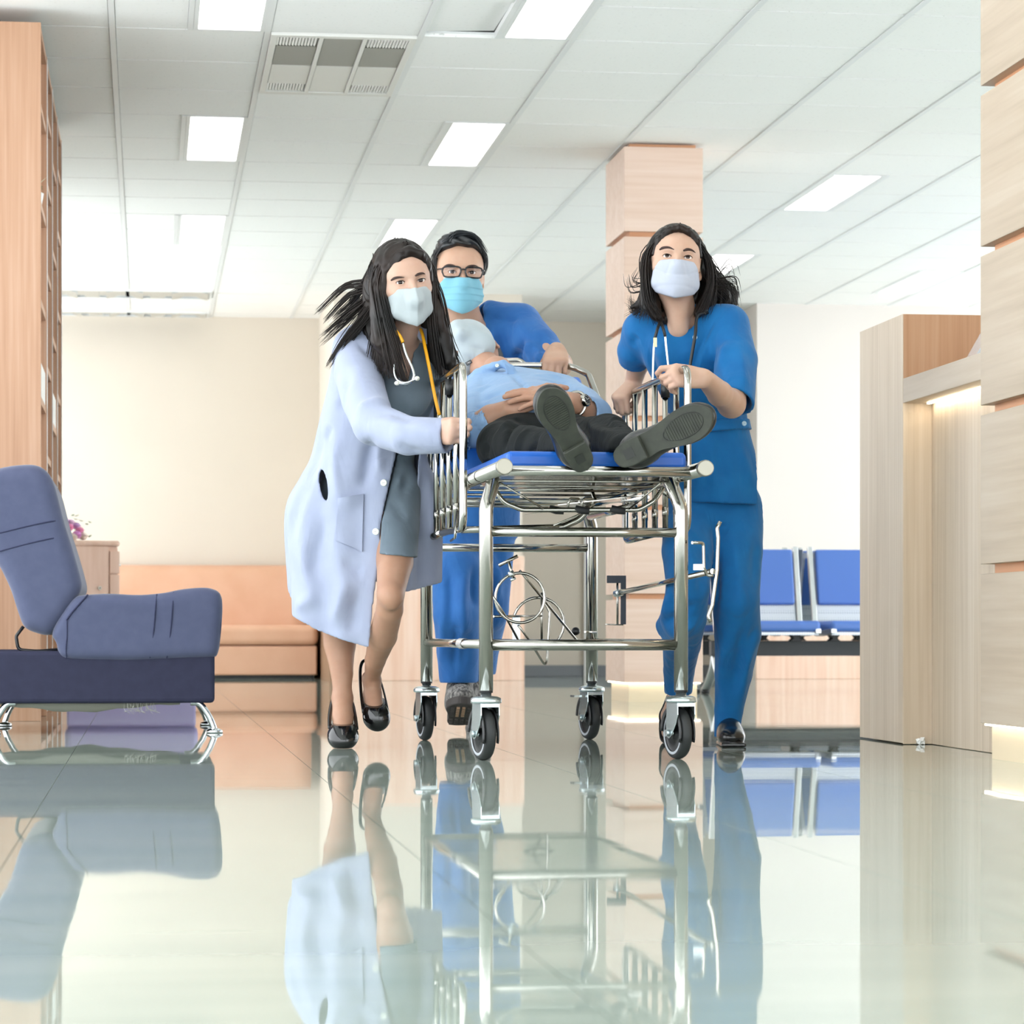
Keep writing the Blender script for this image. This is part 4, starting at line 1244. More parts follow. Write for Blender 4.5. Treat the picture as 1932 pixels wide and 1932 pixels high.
def caster(base, yaw, brake):
    """swivel caster; base is the point on the floor under the stem"""
    c = np.asarray(base, float)
    cy_, sy_ = math.cos(yaw), math.sin(yaw)
    roll = nrm(-DS * cy_ + DT * sy_); ax = np.cross(UP, roll)
    wc = c - roll * 0.022 + UP * 0.0685
    g = obj('caster', MB().lathe([(0, .176), (.014, .176), (.014, .168), (.030, .166), (.039, .162), (.041, .155), (.040, .150), (.034, .148), (.0, .148)], c, n=28).cyl(c + UP * .17, c + UP * .195, .0125, n=16), M_zinc, stc)
    # forked housing: two cheeks and a crown
    fk = MB()
    out = []
    for a in np.linspace(0, math.pi, 13): out.append((.036 * math.cos(a) , .118 + .03 * math.sin(a)))
    cheek = [(.036, .149), (.036, .115), (.028, .09), (.012 - .022, .056), (-.022 - .012, .056), (-.036, .09), (-.036, .115), (-.036, .149)]
    cheek = [(.034, .149), (.035, .118), (.022, .092), (-.008, .060), (-.022, .054), (-.036, .060), (-.040, .092), (-.037, .118), (-.036, .149)]
    Rk = np.stack([roll, UP, np.cross(roll, UP)], 1)
    for sgn in (-1, 1):
        fk.prism(cheek, sgn * .0245 - .0016, sgn * .0245 + .0016, Rk, c)
    fk.prism([(.034, .1385), (.034, .149), (-.036, .149), (-.036, .1385)], -.026, .026, Rk, c)
    obj('fork', fk, M_zinc, g, bevel=0.0012)
    # black inner guard arching over the wheel
    ga = MB()
    for sgn in (-1, 1):
        P = [wc + roll * (.060 * math.cos(a)) + UP * (.064 * math.sin(a)) + ax * sgn * .0195 for a in np.linspace(-.35, math.pi * .98, 18)]
        ga.tube(P, .008, n=8, flat=(1.0, .35), up=ax)
    obj('thread_guard', ga, M_black, g)
    wh = obj('wheel', MB().lathe([(.050, -.0145), (.058, -.0155), (.0645, -.013), (.0685, -.006), (.0690, 0), (.0685, .006), (.0645, .013), (.058, .0155), (.050, .0145)], wc, ax, n=40), M_rub, g)
    obj('wheel_rim', MB().lathe([(.050, -.0150), (.0515, -.0152), (.0505, -.0125), (.046, -.012), (.018, -.007), (.016, -.014), (0, -.014)], wc, ax, n=32)
        .lathe([(0, .014), (.016, .014), (.018, .007), (.046, .012), (.0505, .0125), (.0515, .0152), (.050, .0150)], wc, ax, n=32), mat('grey_rim', srgb(150, 154, 158), 0.4) if False else M_black, wh)
    obj('rim_band', MB().lathe([(.0495, -.0153), (.0555, -.0163), (.0565, -.0158)], wc, ax, n=36).lathe([(.0565, .0158), (.0555, .0163), (.0495, .0153)], wc, ax, n=36), mat('pale_rim_band', srgb(176, 180, 186), 0.45), wh)
    obj('axle', MB().cyl(wc - ax * .032, wc + ax * .032, .006, n=10).cyl(wc - ax * .034, wc - ax * .027, .010, n=6).cyl(wc + ax * .027, wc + ax * .034, .010, n=6), M_zinc, g)
    if brake:
        b0 = c + UP * .135 + roll * -.02
        obj('brake_lever', MB().obox(b0 - ax * .045, (.012, .02, .003), np.stack([ax, roll, UP], 1)), M_zinc, g)
for (s, t, yw, br) in ((0, 0, .20, 0), (0, WT, .22, 0), (LEN, 0, .12, 0), (LEN, WT, .18, 1)):
    caster(S(s, t, 0), yw, br)
# legs: upright tubes bent inwards into the bed frame
for s, t in ((0, 0), (0, WT), (LEN, 0), (LEN, WT)):
    tin = 0.026 * (1 if t == 0 else -1); sin_ = 0.10 * (1 if s == 0 else -1)
    Tb('leg', [S(s, t, .182), S(s, t, .66), S(s + sin_ * .25, t + tin, .735), S(s + sin_ * 1.6, t + tin, .735)], RL, n=18, fil=0.07)
    obj('leg_ferrule', MB().cyl(S(s, t, .176), S(s, t, .186), RL * .96, n=18), M_black, stc)
# cross and side bars
Tb('cross_bar', [S(0, RL * .8, .594), S(0, WT - RL * .8, .594)], .0125)
Tb('cross_bar', [S(LEN, RL * .8, .594), S(LEN, WT - RL * .8, .594)], .0125)
Tb('cross_bar', [S(0, RL * .8, .300), S(0, WT - RL * .8, .300)], .0145)
Tb('cross_bar', [S(LEN, RL * .8, .300), S(LEN, WT - RL * .8, .300)], .0125)
Tb('side_bar', [S(RL * .8, 0, .302), S(LEN - RL * .8, 0, .302)], .0125)
Tb('side_bar', [S(RL * .8, WT, .302), S(LEN - RL * .8, WT, .302)], .0125)
obj('lower_tray', MB().obox(S(LEN / 2, WT / 2, .298), (WT / 2 - .016, LEN / 2 - .016, .0015), RS), M_steel, stc)
# bed frame rails with end caps
for t in (0.003, WT - 0.003):
    Tb('side_rail', [S(-.31, t, .745), S(1.70, t, .745)], RL, n=18)
    obj('end_cap', MB().cyl(S(-.322, t, .745), S(-.298, t, .745), .0208, n=28), M_cap, stc, bevel=.0025)
Tb('end_bar', [S(-.20, .003 + RL * .7, .742), S(-.20, WT - .003 - RL * .7, .742)], .0132)
Tb('end_bar', [S(1.55, .003 + RL * .7, .742), S(1.55, WT - .003 - RL * .7, .742)], .0132)
for k in range(7):
    Tb('deck_rod', [S(0.02 + k * .245, .02, .728), S(.02 + k * .245, WT - .02, .728)], .0034, n=8)
obj('deck_sheet', MB().obox(S(.30, WT / 2, .7435), (WT / 2 - .03, .46, .0012), RS), M_steel, stc)
# mattress: flat leg section and raised back section
def slab(s0, s1, t0, t1, z0, th, ang, name, parent, m, bv):
    c_, s_ = math.cos(ang), math.sin(ang)
    d = DS * c_ + UP * s_; n_ = np.cross(DT, d)
    R = np.stack([DT, d, n_], 1)
    L_ = s1 - s0
    c = S(s0, (t0 + t1) / 2, z0) + d * (L_ / 2) + n_ * (th / 2)
    return obj(name, MB().obox(c, ((t1 - t0) / 2, L_ / 2, th / 2), R), m, parent, bevel=bv, seg=4)
BA = math.radians(27)
mt = slab(-.165, .715, .030, .497, .748, .046, 0, 'mattress', stc, M_mat, .014)
slab(-.16, .70, .040, .487, .7445, .0032, 0, 'mattress_base', stc, M_black, 0)
slab(.72, 1.46, .035, .480, .752, .046, BA, 'back_mattress', stc, M_mat, .014)
bd = DS * math.cos(BA) + UP * math.sin(BA); bn = np.cross(DT, bd)
B = lambda l, t, h=0.0: S(.72, t, .752) + bd * l + bn * h
Tb('back_frame', [B(0, .515), B(.45, .518, .012), B(.80, .515, .028), B(.86, .47, .03), B(.86, .06, .03), B(.80, .002, .028), B(.45, 0.0, .012), B(0, .003)], .0105, fil=0.06, n=12)
for l in (.2, .45, .7):
    Tb('back_rod', [B(l, .004), B(l, .512)], .0034, n=8)
Tb('back_stay', [B(.5, .40, -.01), S(.62, .40, .70)], .006, n=8)
# push handle loop behind the head
hp = [W(x, y, z) for x, y, z in ((905, 735, 8.85), (907, 690, 8.87), (916, 681, 8.88), (978, 680, 8.9), (990, 686, 8.9), (992, 735, 8.9))]
Tb('push_handle', hp, .0085, fil=0.025, n=12)
# ---- guard rails on both sides
def guard(t, name):
    g = obj(name, MB().tube(fillet([S(.59, t, .612), S(.13, t, .606), S(.13, t, 1.040), S(1.03, t, 1.040), S(1.03, t, .606), S(.59, t, .612)], .045, 7), .0105, n=12, closed=False), M_steel, stc)
    for k in range(1, 6):
        s = .13 + k * .15
        obj('guard_bar', MB().cyl(S(s, t, .612), S(s, t, 1.036), .0085, n=12), M_steel, g)
        obj('collar', MB().cyl(S(s, t, .655), S(s, t, .68), .0094, n=12), M_steel, g)
        if k == 2: obj('sleeve', MB().cyl(S(s, t, .985), S(s, t, 1.028), .0125, n=14), M_black, g)
    for s in (.32, .86):
        inn = .004 if t < 0 else WT - .004
        obj('guard_bracket', MB().tube([S(s, t, .70), S(s, (t + inn) / 2, .715), S(s, inn, .735)], .007, n=8), M_steel, g)
    sg = -1 if t < 0 else 1
    obj('latch_hook', MB().tube(fillet([S(.26, t, .66), S(.20, t + sg * .012, .60), S(.21, t + sg * .012, .585), S(.30, t + sg * .012, .58)], .012), .0035, n=8), M_steel, g)
    return g
TGL, TGR = -.043, WT + .045
guard(TGL, 'guard_rail'); guard(TGR, 'guard_rail')
# ---- hanging U tube with tape wraps, and fittings under the deck
P = lambda x, y, z: W(x, y, z)
ut = Tb('hanging_tube', [P(920, 902, 7.36), P(950, 948, 7.36), P(985, 962, 7.37), P(1206, 962, 7.40), P(1234, 946, 7.40), P(1266, 900, 7.42)], .0066, fil=0.05)
for a, c in ((1036, 1064), (1085, 1112), (1153, 1180)):
    q0, q1 = P(a, 962, 7.385), P(c, 962.5, 7.385)
    obj('tape_wrap', MB().tube([q0 + UP * .004, (q0 + q1) / 2 - UP * .001, q1 - UP * .003], [.0095, .0105, .0088], n=9), M_tape, ut)
for pts in ([(944, 911, 7.3), (1026, 960, 7.36)], [(1246, 911, 7.3), (1188, 960, 7.38)], [(930, 925, 7.6), (1260, 918, 7.6)]):
    Tb('wire', [P(*q) for q in pts], .0028, n=8)
Tb('crank_tube', [P(862, 1000, 7.75), P(1060, 995, 7.9), P(1098, 978, 7.9), P(1112, 953, 7.9), P(1150, 944, 8.0), P(1220, 938, 8.2)], .0095, fil=0.06)
Tb('crank_wire', [P(1044, 992, 7.7), P(1090, 972, 7.72), P(1120, 950, 7.75), P(1180, 930, 7.9)], .0026, fil=0.05, n=8)
for a in (1072, 1098):
    Tb('strap_loop', [P(a, 957, 7.6), P(a + 2, 940, 7.6), P(a + 22, 941, 7.62), P(a + 20, 952, 7.62)], .003, fil=0.01, n=8)
obj('cassette_tray', MB().obox(S(.62, .36, .694), (.12, .30, .0012), RS @ np.array([[math.cos(.12), 0, -math.sin(.12)], [0, 1, 0], [math.sin(.12), 0, math.cos(.12)]])), M_steel, stc)
Tb('tray_edge', [S(.30, .44, .675), S(.95, .44, .675)], .011)
# ---- oxygen cylinder holder
def ring(cx, cy, r, Z, tilt=0.0, yawr=0.15):
    a = np.linspace(0, 2 * math.pi, 36, endpoint=False)
    c = P(cx, cy, Z); rr = r * Z / FPX
    u = nrm(RGT * math.cos(yawr) + FWD * math.sin(yawr)); v = nrm(UP * math.cos(tilt) + FWD * math.sin(tilt))
    return [c + rr * (math.cos(q) * u + math.sin(q) * v) for q in a]
oh = obj('cylinder_ring', MB().tube(ring(981, 1128, 47, 7.75), .0042, n=8, closed=True), M_steel, stc)
obj('cylinder_ring', MB().tube(ring(1016, 1176, 48.5, 8.05), .0042, n=8, closed=True), M_steel, stc)
Tb('clamp_handle', [P(941, 1067, 7.74), P(977, 1049, 7.74)], .0050, n=10)
Tb('clamp_screw', [P(959, 1058, 7.74), P(969, 1093, 7.74)], .0044, n=10)
obj('clamp_nut', MB().cyl(P(963, 1078, 7.735), P(967, 1088, 7.735), .0095, n=6).cyl(P(967, 1091, 7.735), P(969, 1095, 7.735), .0085, n=10), M_zinc, stc)
for pts in ([(930, 1125, 7.7), (955, 1165, 7.75), (978, 1208, 7.8)], [(981, 1077, 7.75), (1022, 1127, 7.85), (1088, 1208, 7.95)], [(978, 1180, 7.9), (1000, 1210, 7.95), (1031, 1261, 8.0), (1037, 1155, 8.0), (1024, 1130, 8.0), (1022, 1120, 8.0)],
            [(931, 1163, 7.8), (1022, 1162, 8.0)], [(1022, 1118, 8.0), (1022, 1210, 8.0)]):
    Tb('holder_rod', [P(*q) for q in pts], .0034, n=8, fil=0.012)
obj('holder_foot', MB().obox(P(974, 1185, 7.95), (.011, .004, .034), np.stack([RGT, FWD, UP], 1)), M_zinc, stc)
Tb('release_rod', [P(1104, 1192, 8.45), P(1124, 1193, 8.58)], .0036, n=8)
kn = P(1085, 1191, 8.3); kd = nrm(P(1105, 1192, 8.45) - kn)
obj('release_knob', MB().lathe([(0, 0), (.010, .001), (.0125, .008), (.011, .02), (.008, .034), (0, .036)], kn, kd, n=16), M_black, stc)
# ---- crank rod, socket plate and hook bar on the right
pv = 8.62
for a, c, d_, e_ in ((1145, 1086, 1181, 1100), (1171, 1100, 1181, 1178)):
    q0, q1 = P(a, c, pv), P(d_, e_, pv)
    obj('socket_plate', MB().obox((q0 + q1) / 2, ((d_ - a) / 2 * pv / FPX, .008, (e_ - c) / 2 * pv / FPX), np.stack([RGT, FWD, UP], 1)), mat('dark_bracket', srgb(52, 58, 66), 0.4, 0.5), stc)
Tb('socket_wire', [P(1142, 1178, pv), P(1176, 1179, pv)], .0022, n=8)
Tb('socket_wire', [P(1165, 1086, pv), P(1165, 1178, pv)], .0035, n=8)
Tb('crank_rod', [P(1170, 1118, 8.58), P(1345, 1078, 7.35)], .0078, n=12)
obj('crank_tip', MB().cyl(P(1162, 1120, 8.6), P(1172, 1118, 8.57), .011, n=10), M_zinc, stc)
Tb('hook_bar', [P(1359, 984, 7.34), P(1353, 996, 7.34), P(1355, 1014, 7.34), P(1353, 1075, 7.34), P(1344, 1142, 7.34), P(1336, 1163, 7.34), P(1341, 1174, 7.34)], .0052, fil=0.012, n=10)
Tb('hook_bracket', [P(1306, 1024, 7.3), P(1327, 1024, 7.33), P(1328, 1072, 7.33), P(1334, 1086, 7.34), P(1346, 1086, 7.34)], .0042, fil=0.01, n=8)
q = P(1318, 1070, 7.33)
obj('bracket_plate', MB().obox(q, (.014, .003, .008), np.stack([RGT, FWD, UP], 1)), M_zinc, stc)
# clear film still wrapped round a lower bar
wr = MB()
for k in range(5):
    a = S(.42 + .02 * k, -.0, .302)
    wr.tube([a, a + DS * .02], [.0145 + .001 * (k % 2), .0155], n=10, caps=False)
obj('plastic_wrap', wr, mat('clear_film', srgb(235, 238, 240), 0.2, Transmission_Weight=0.7), stc)
# ================================================================== shared people parts
def local_fn(S_, lo, hi, R, o, s, f, k, op):
    Ri = np.linalg.inv(R)
    def fn(x, y, z):
        dx, dy, dz = x - np.float32(o[0]), y - np.float32(o[1]), z - np.float32(o[2])
        l = [(dx * Ri[i, 0] + dy * Ri[i, 1] + dz * Ri[i, 2]) / s for i in range(3)]
        return (f(*l) * s).astype(np.float32)
    return S_.put(lo, hi, fn, k, op)

def bounds(pts, m):
    P = np.array(pts); return P.min(0) - m, P.max(0) + m

def make_mask(parent, R, o, s, style, m, name='face_mask', label=None, loops=True, top0=-.022, slope=.08):
    lo, hi = o - .15 * s, o + .15 * s
    S_ = Sdf(lo, hi, .0019)
    L_ = lambda x, y, z: o + R @ (np.array([x, y, z]) * s)
    if style == 'fold':
        S_.ell(L_(0, .034, -.056), np.array([.0625, .068, .066]) * s, R, .01)
        S_.ell(L_(0, .034, -.036), np.array([.0625, .068, .050]) * s, R, .02)
        S_.cap(L_(0, .103, -.020), L_(0, .112, -.058), .010 * s, .011 * s, .035 * s)
        S_.cap(L_(0, .112, -.058), L_(0, .078, -.112), .011 * s, .012 * s, .03 * s)
        S_.cap(L_(-.045, .055, -.085), L_(0, .080, -.108), .012 * s, .012 * s, .03 * s)
        S_.cap(L_(.045, .055, -.085), L_(0, .080, -.108), .012 * s, .012 * s, .03 * s)
    else:
        S_.ell(L_(0, .034, -.060), np.array([.0655, .070, .068]) * s, R, .01)
        S_.ell(L_(0, .034, -.030), np.array([.0665, .070, .052]) * s, R, .02)
        S_.cap(L_(0, .100, -.020), L_(0, .108, -.040), .013 * s, .016 * s, .03 * s)
        S_.ell(L_(0, .080, -.092), np.array([.036, .032, .034]) * s, R, .03)
        S_.cap(L_(-.052, .045, -.075), L_(0, .082, -.115), .014 * s, .012 * s, .03 * s)
        S_.cap(L_(.052, .045, -.075), L_(0, .082, -.115), .014 * s, .012 * s, .03 * s)
    def cut(x, y, z):
        ax = np.abs(x)
        top = z - (top0 + slope * ax)
        side = (.026 + .10 * np.maximum(-.04 - z, 0)) - y
        bot = -(z + .128 - .25 * ax + .30 * (y - .08))
        return np.maximum(np.maximum(top, side), bot)
    local_fn(S_, lo, hi, R, o, s, cut, .003, 'i')
    if style == 'fold':
        Ri = np.linalg.inv(R)
        def pl(d, x, y, z):
            lx = ((x - o[0]) * Ri[0, 0] + (y - o[1]) * Ri[0, 1] + (z - o[2]) * Ri[0, 2]) / s
            return d - .0022 * s * np.exp(-np.abs(lx) / .004) + .0010 * s * np.exp(-((np.abs(lx) - .012) / .006) ** 2)
        S_.fn_all(pl)
    if style == 'pleat':
        Ri = np.linalg.inv(R)
        def pl(d, x, y, z):
            lx = ((x - o[0]) * Ri[0, 0] + (y - o[1]) * Ri[0, 1] + (z - o[2]) * Ri[0, 2]) / s
            lz = ((x - o[0]) * Ri[2, 0] + (y - o[1]) * Ri[2, 1] + (z - o[2]) * Ri[2, 2]) / s
            w = np.zeros_like(d)
            for zc in (-.048, -.070, -.090):
                t = (lz - zc + .35 * np.abs(lx) * (zc + .07) / .03 * .1) / .006
                w += np.where(t > 0, np.exp(-t * .8), np.exp(t * 3.5)) * (.4 + 9 * np.abs(lx))
            return d - .0030 * s * w * (np.abs(d) < .02)
        S_.fn_all(pl)
    if style == 'cloth':
        Ri = np.linalg.inv(R)
        def pl(d, x, y, z):
            lx = ((x - o[0]) * Ri[0, 0] + (y - o[1]) * Ri[0, 1] + (z - o[2]) * Ri[0, 2]) / s
            lz = ((x - o[0]) * Ri[2, 0] + (y - o[1]) * Ri[2, 1] + (z - o[2]) * Ri[2, 2]) / s
            v = np.exp(-((np.abs(lx) - .020 - .25 * (-.02 - lz)) / .006) ** 2) * sm(-lz, .015, .03) * sm(lz, -.075, -.05)
            h = np.exp(-((lz + .066 - .3 * lx * lx / .04) / .004) ** 2) + np.exp(-((lz + .098 - 1.6 * lx * lx) / .005) ** 2)
            return d + .0026 * s * v + .0012 * s * h
        S_.fn_all(pl)
    V, Q = S_.mesh(1)
    mk = obj(name, (V, Q), m, parent, label=label)
    if loops:
        for sx in (-1, 1):
            P = [L_(sx * .061, .034, -.028), L_(sx * .071, .012, -.012), L_(sx * .079, -.014, .012), L_(sx * .080, -.024, -.004), L_(sx * .074, -.004, -.036), L_(sx * .060, .034, -.075)]
            obj('ear_loop', MB().tube(catmull(P, 5), .0013 * s, n=6), M_loop, mk)
    return mk, Surf(V, Q), (V, Q)
M_loop = mat('elastic_white', srgb(232, 234, 238), 0.7)

def cloth_mat(name, c, c2=None, rough=0.75, sheen=0.15, weave=900, wrinkle=0.35, wr_scale=(16, 16, 7)):
    c, c2 = dim(c), dim(c2 or c)
    m = mat(name, c, rough, spec=0.25, Sheen_Weight=sheen)
    vary(m, c, c2 or c, (14, 14, 14), 3, bump=0.12, bscale=(weave,) * 3, dist=0.0006)
    N, L, b = nodes(m)
    fine = b.inputs['Normal'].links[0].from_node
    tc = N.new('ShaderNodeTexCoord'); mp = N.new('ShaderNodeMapping'); mp.inputs['Scale'].default_value = wr_scale
    L.new(tc.outputs['Object'], mp.inputs['Vector'])
    nz = N.new('ShaderNodeTexNoise'); nz.inputs['Scale'].default_value = 1.0; nz.inputs['Detail'].default_value = 2.5; nz.inputs['Distortion'].default_value = 0.8
    L.new(mp.outputs[0], nz.inputs['Vector'])
    bp = N.new('ShaderNodeBump'); bp.inputs['Strength'].default_value = wrinkle; bp.inputs['Distance'].default_value = 0.012
    L.new(nz.outputs['Fac'], bp.inputs['Height']); L.new(bp.outputs[0], fine.inputs['Normal'])
    return m

def pants_leg(S_, pts, rs, k=0.02):
    S_.chain(pts, rs, k)

def cut_plane(S_, p, n, rad, depth=0.25):
    """remove what lies beyond the plane through p with outward normal n, within rad"""
    n = nrm(n); a, b_ = frame(n)
    S_.box(np.asarray(p) + n * depth / 2, (rad, rad, depth / 2), np.stack([a, b_, n], 1), 0.0, 0.0, 's')

def patch(surf, corners, nu=8, nv=8, lift=0.004, depth=0.006, top=0.0):
    """flat piece of cloth laid on a surface; corners in pixels (tl, tr, br, bl)"""
    tl, tr, br, bl = [np.array(c, float) for c in corners]
    G = []
    for j in range(nv + 1):
        row = []
        for i in range(nu + 1):
            u, v = i / nu, j / nv
            p = (1 - v) * ((1 - u) * tl + u * tr) + v * ((1 - u) * bl + u * br)
            q = surf.at(p[0], p[1], lift)
            if q is None: q = row[-1] if row else W(p[0], p[1], 8.0)
            row.append(q)
        G.append(row)
    G = np.array(G)
    for _ in range(2):
        G[1:-1, 1:-1] = .5 * G[1:-1, 1:-1] + .125 * (G[:-2, 1:-1] + G[2:, 1:-1] + G[1:-1, :-2] + G[1:-1, 2:])
    for j in range(3):
        G[j] = G[j] - FWD * top * (1 - j / 3) * np.sin(np.linspace(0, math.pi, nu + 1))[:, None]
    back = G + nrm(FWD) * depth
    mb = MB().grid(G).grid(back[:, ::-1])
    ring_f = [G[0, :], G[:, -1], G[-1, ::-1], G[::-1, 0]]
    ring_b = [back[0, :], back[:, -1], back[-1, ::-1], back[::-1, 0]]
    F_ = np.concatenate([r[:-1] for r in ring_f]); B_ = np.concatenate([r[:-1] for r in ring_b])
    mb.grid(np.stack([B_, F_]), closed_u=True, smooth=False)
    return mb

def button(p, n, r, m, parent):
    b = obj('button', MB().lathe([(0, .0022), (r * .55, .0022), (r * .7, .003), (r * .95, .0028), (r, .001), (r, -.001)], p, n, n=20), m, parent)
    a, c = frame(n)
    obj('button_holes', MB().cyl(p + a * r * .2 + n * .0018, p + a * r * .2 + n * .0025, r * .1, n=6).cyl(p - a * r * .2 + n * .0018, p - a * r * .2 + n * .0025, r * .1, n=6), M_black, b)
    return b

def nails(parent, tips, zdirs, r, m):
    pass
# ================================================================== doctor in the white coat (left of the stretcher)
M_skinD = skin_mat('skin_light', srgb(200, 162, 142), srgb(205, 169, 150))
M_skinLeg = skin_mat('skin_stocking', srgb(176, 134, 110), srgb(182, 141, 117))
M_coat = cloth_mat('white_coat_cotton', srgb(162, 170, 195), srgb(167, 175, 199), 0.8)
M_dress = cloth_mat('grey_blue_dress', srgb(112, 126, 138), srgb(105, 119, 131), 0.7)
M_maskD = cloth_mat('pale_cloth_mask', srgb(178, 187, 190), srgb(174, 183, 187), 0.8)
M_patent = mat('black_patent', srgb(16, 16, 18), 0.12, spec=0.7)
doc = thing('person', W(690, HZ, 8.1) * np.array([1, 1, 0]), 'woman in open white coat and grey dress, long hair flying, pushing the stretcher', 'person')

RD = head_axes(17, -3, 8); sD = 0.955
oD = W(774, 531, 7.74) - RD @ np.array([0, .0735, 0]) * sD
LD = lambda x, y, z: oD + RD @ (np.array([x, y, z]) * sD)
# ---- skin
lo, hi = bounds([oD, W(745, 735, 7.95)], .14); hi[2] = oD[2] + .14
S_ = Sdf(lo, hi, .0022)
add_head(S_, RD, oD, sD, jaw=.92)
nb = W(757, 655, 7.93)
S_.cap(LD(0, -.022, -.07), nb, .050, .050, .03)
S_.ell(W(758, 700, 7.97), (.125, .075, .075), np.stack([RGT, FWD, UP], 1), .04)
S_.cap(W(700, 665, 7.96), W(805, 665, 8.0), .04, .04, .03)
head_m = S_.mesh(1)
# right forearm and hand on the guard bar
barD = S(.28, TGL, CAMH + (HZ - 815) * 7.55 / FPX)
YD = nrm(RGT * .50 - FWD * .86 - UP * .02); ZD = nrm(-RGT * .86 - FWD * .50 + UP * .03); XD = nrm(np.cross(YD, ZD)); XD = XD if XD[2] > 0 else -XD
wr = barD - YD * .068 + ZD * .021
el = W(704, 800, 7.70)
S_ = Sdf(*bounds([wr, barD, W(790, 822, 7.62)], .07), .0019)
S_.cap(W(780, 821, 7.585), wr, .030, .025, .01)
add_hand(S_, wr, XD, YD, ZD, [[58, 88, 55], [62, 90, 55], [62, 92, 55], [58, 92, 55]], [(.030, .040, -.030), (.018, .068, -.044), (-.002, .080, -.046)], .98)
hand_m = S_.mesh(1)
# left hand on the top of the guard, half hidden by hair
barL = S(.62, TGL, 1.045)
S_ = Sdf(*bounds([barL, W(812, 745, 8.06)], .09), .0022)
wl = W(822, 722, 7.98)
add_hand(S_, wl, nrm(RGT * .8 + FWD * .3), nrm(UP * .75 + RGT * .2 - FWD * .5), nrm(-FWD * .6 - UP * .4 - RGT * .3), GRIP, [(.03, .03, -.02), (.03, .06, -.03), (.015, .075, -.035)], .92)
S_.cap(wl, W(812, 770, 8.08), .025, .034, .01)
hand_l = S_.mesh(1)
# legs
kR = W(737, 1120, 7.86)
S_ = Sdf(*bounds([W(620, 1400, 8.3), W(765, 990, 7.75), W(640, 1300, 7.95)], .06), .0045)
S_.chain([W(742, 1000, 8.02), W(745, 1060, 7.94), kR, W(735, 1150, 7.9), W(722, 1200, 8.0), W(708, 1245, 8.1), W(702, 1278, 8.17)], [.060, .052, .0385, .038, .041, .030, .0225], .02)
S_.ell(W(739, 1128, 7.835), (.026, .026, .034), None, .02)                      # knee cap
aR = W(702, 1286, 8.18)
S_.chain([aR, W(703, 1310, 8.175), W(707, 1340, 8.145), W(709, 1352, 8.14)], [.024, .027, .028, .016], .02)
S_.cap(aR, W(697, 1280, 8.225), .022, .024, .015)
S_.chain([W(655, 1000, 8.12), W(640, 1100, 8.1), W(638, 1180, 8.15), W(641, 1215, 8.16), W(645, 1270, 8.14), W(646, 1312, 8.125)], [.07, .05, .047, .0465, .032, .026], .02)
aL = W(646, 1320, 8.125)
S_.chain([aL, W(647, 1352, 8.085), W(647, 1382, 8.05), W(647, 1392, 8.03)], [.029, .031, .028, .018], .02)
S_.cap(aL, W(645, 1330, 8.17), .024, .025, .015)
legs_m = S_.mesh(1)
# hidden trunk joins everything into one figure
S_ = Sdf(*bounds([W(640, 1010, 8.25), W(810, 650, 7.85)], .05), .008)
S_.column([(W(692, 1010, 8.12), .11, .09), (W(690, 930, 8.12), .125, .10), (W(718, 830, 8.08), .09, .08), (W(750, 740, 8.0), .105, .085), (W(756, 665, 7.97), .11, .06)], .02)
S_.cap(W(680, 665, 7.95), W(690, 720, 7.87), .045, .042, .02); S_.cap(W(690, 720, 7.87), el, .042, .038, .02); S_.cap(el, W(770, 822, 7.63), .038, .034, .02)
trunk = S_.mesh(0)
dbody = join([head_m, hand_m, hand_l, trunk])
obj('body', dbody, M_skinD, doc)
obj('stockings', legs_m, M_skinLeg, doc, label='bare looking legs in tan stockings')
add_eyes(doc, RD, oD, sD, gaze=(-.18, -.02))
hs = Surf(*head_m)
brows(doc, lambda a, b: hs.at(a, b, .0004), [(738, 529), (745, 524.5), (753, 523), (763, 523)], [(783, 520.5), (790, 517), (797, 515.5), (802, 517)], M_brow, .0021)
# ---- face mask
make_mask(doc, RD, oD, sD, 'fold', M_maskD, label='pale grey cloth face mask with centre fold', top0=-.022, slope=.09)

# ---- where the coat opens and ends
lat = lambda px, Z=7.95: (px - CX) / FPX * Z
oy = np.array([600, 640, 700, 760, 863, 985, 1065, 1118, 1240.0]); oxl = np.array([744, 746, 757, 763, 745, 719, 715, 707, 694.0]); oxr = np.array([792, 793, 800, 805, 787, 784, 771, 763, 750.0])
zrow = lambda py, Z=7.95: CAMH + (HZ - py) / FPX * Z
zo = np.array([zrow(q) for q in oy])[::-1]; xl = lat(oxl)[::-1]; xr = lat(oxr)[::-1]
hx = lat(np.array([500, 545, 600, 645, 697, 745, 763, 800, 835.0]), 8.0); hz = np.array([zrow(q, 8.0) for q in (1150, 1160, 1190, 1207, 1222, 1180, 1119, 1108, 1098)])
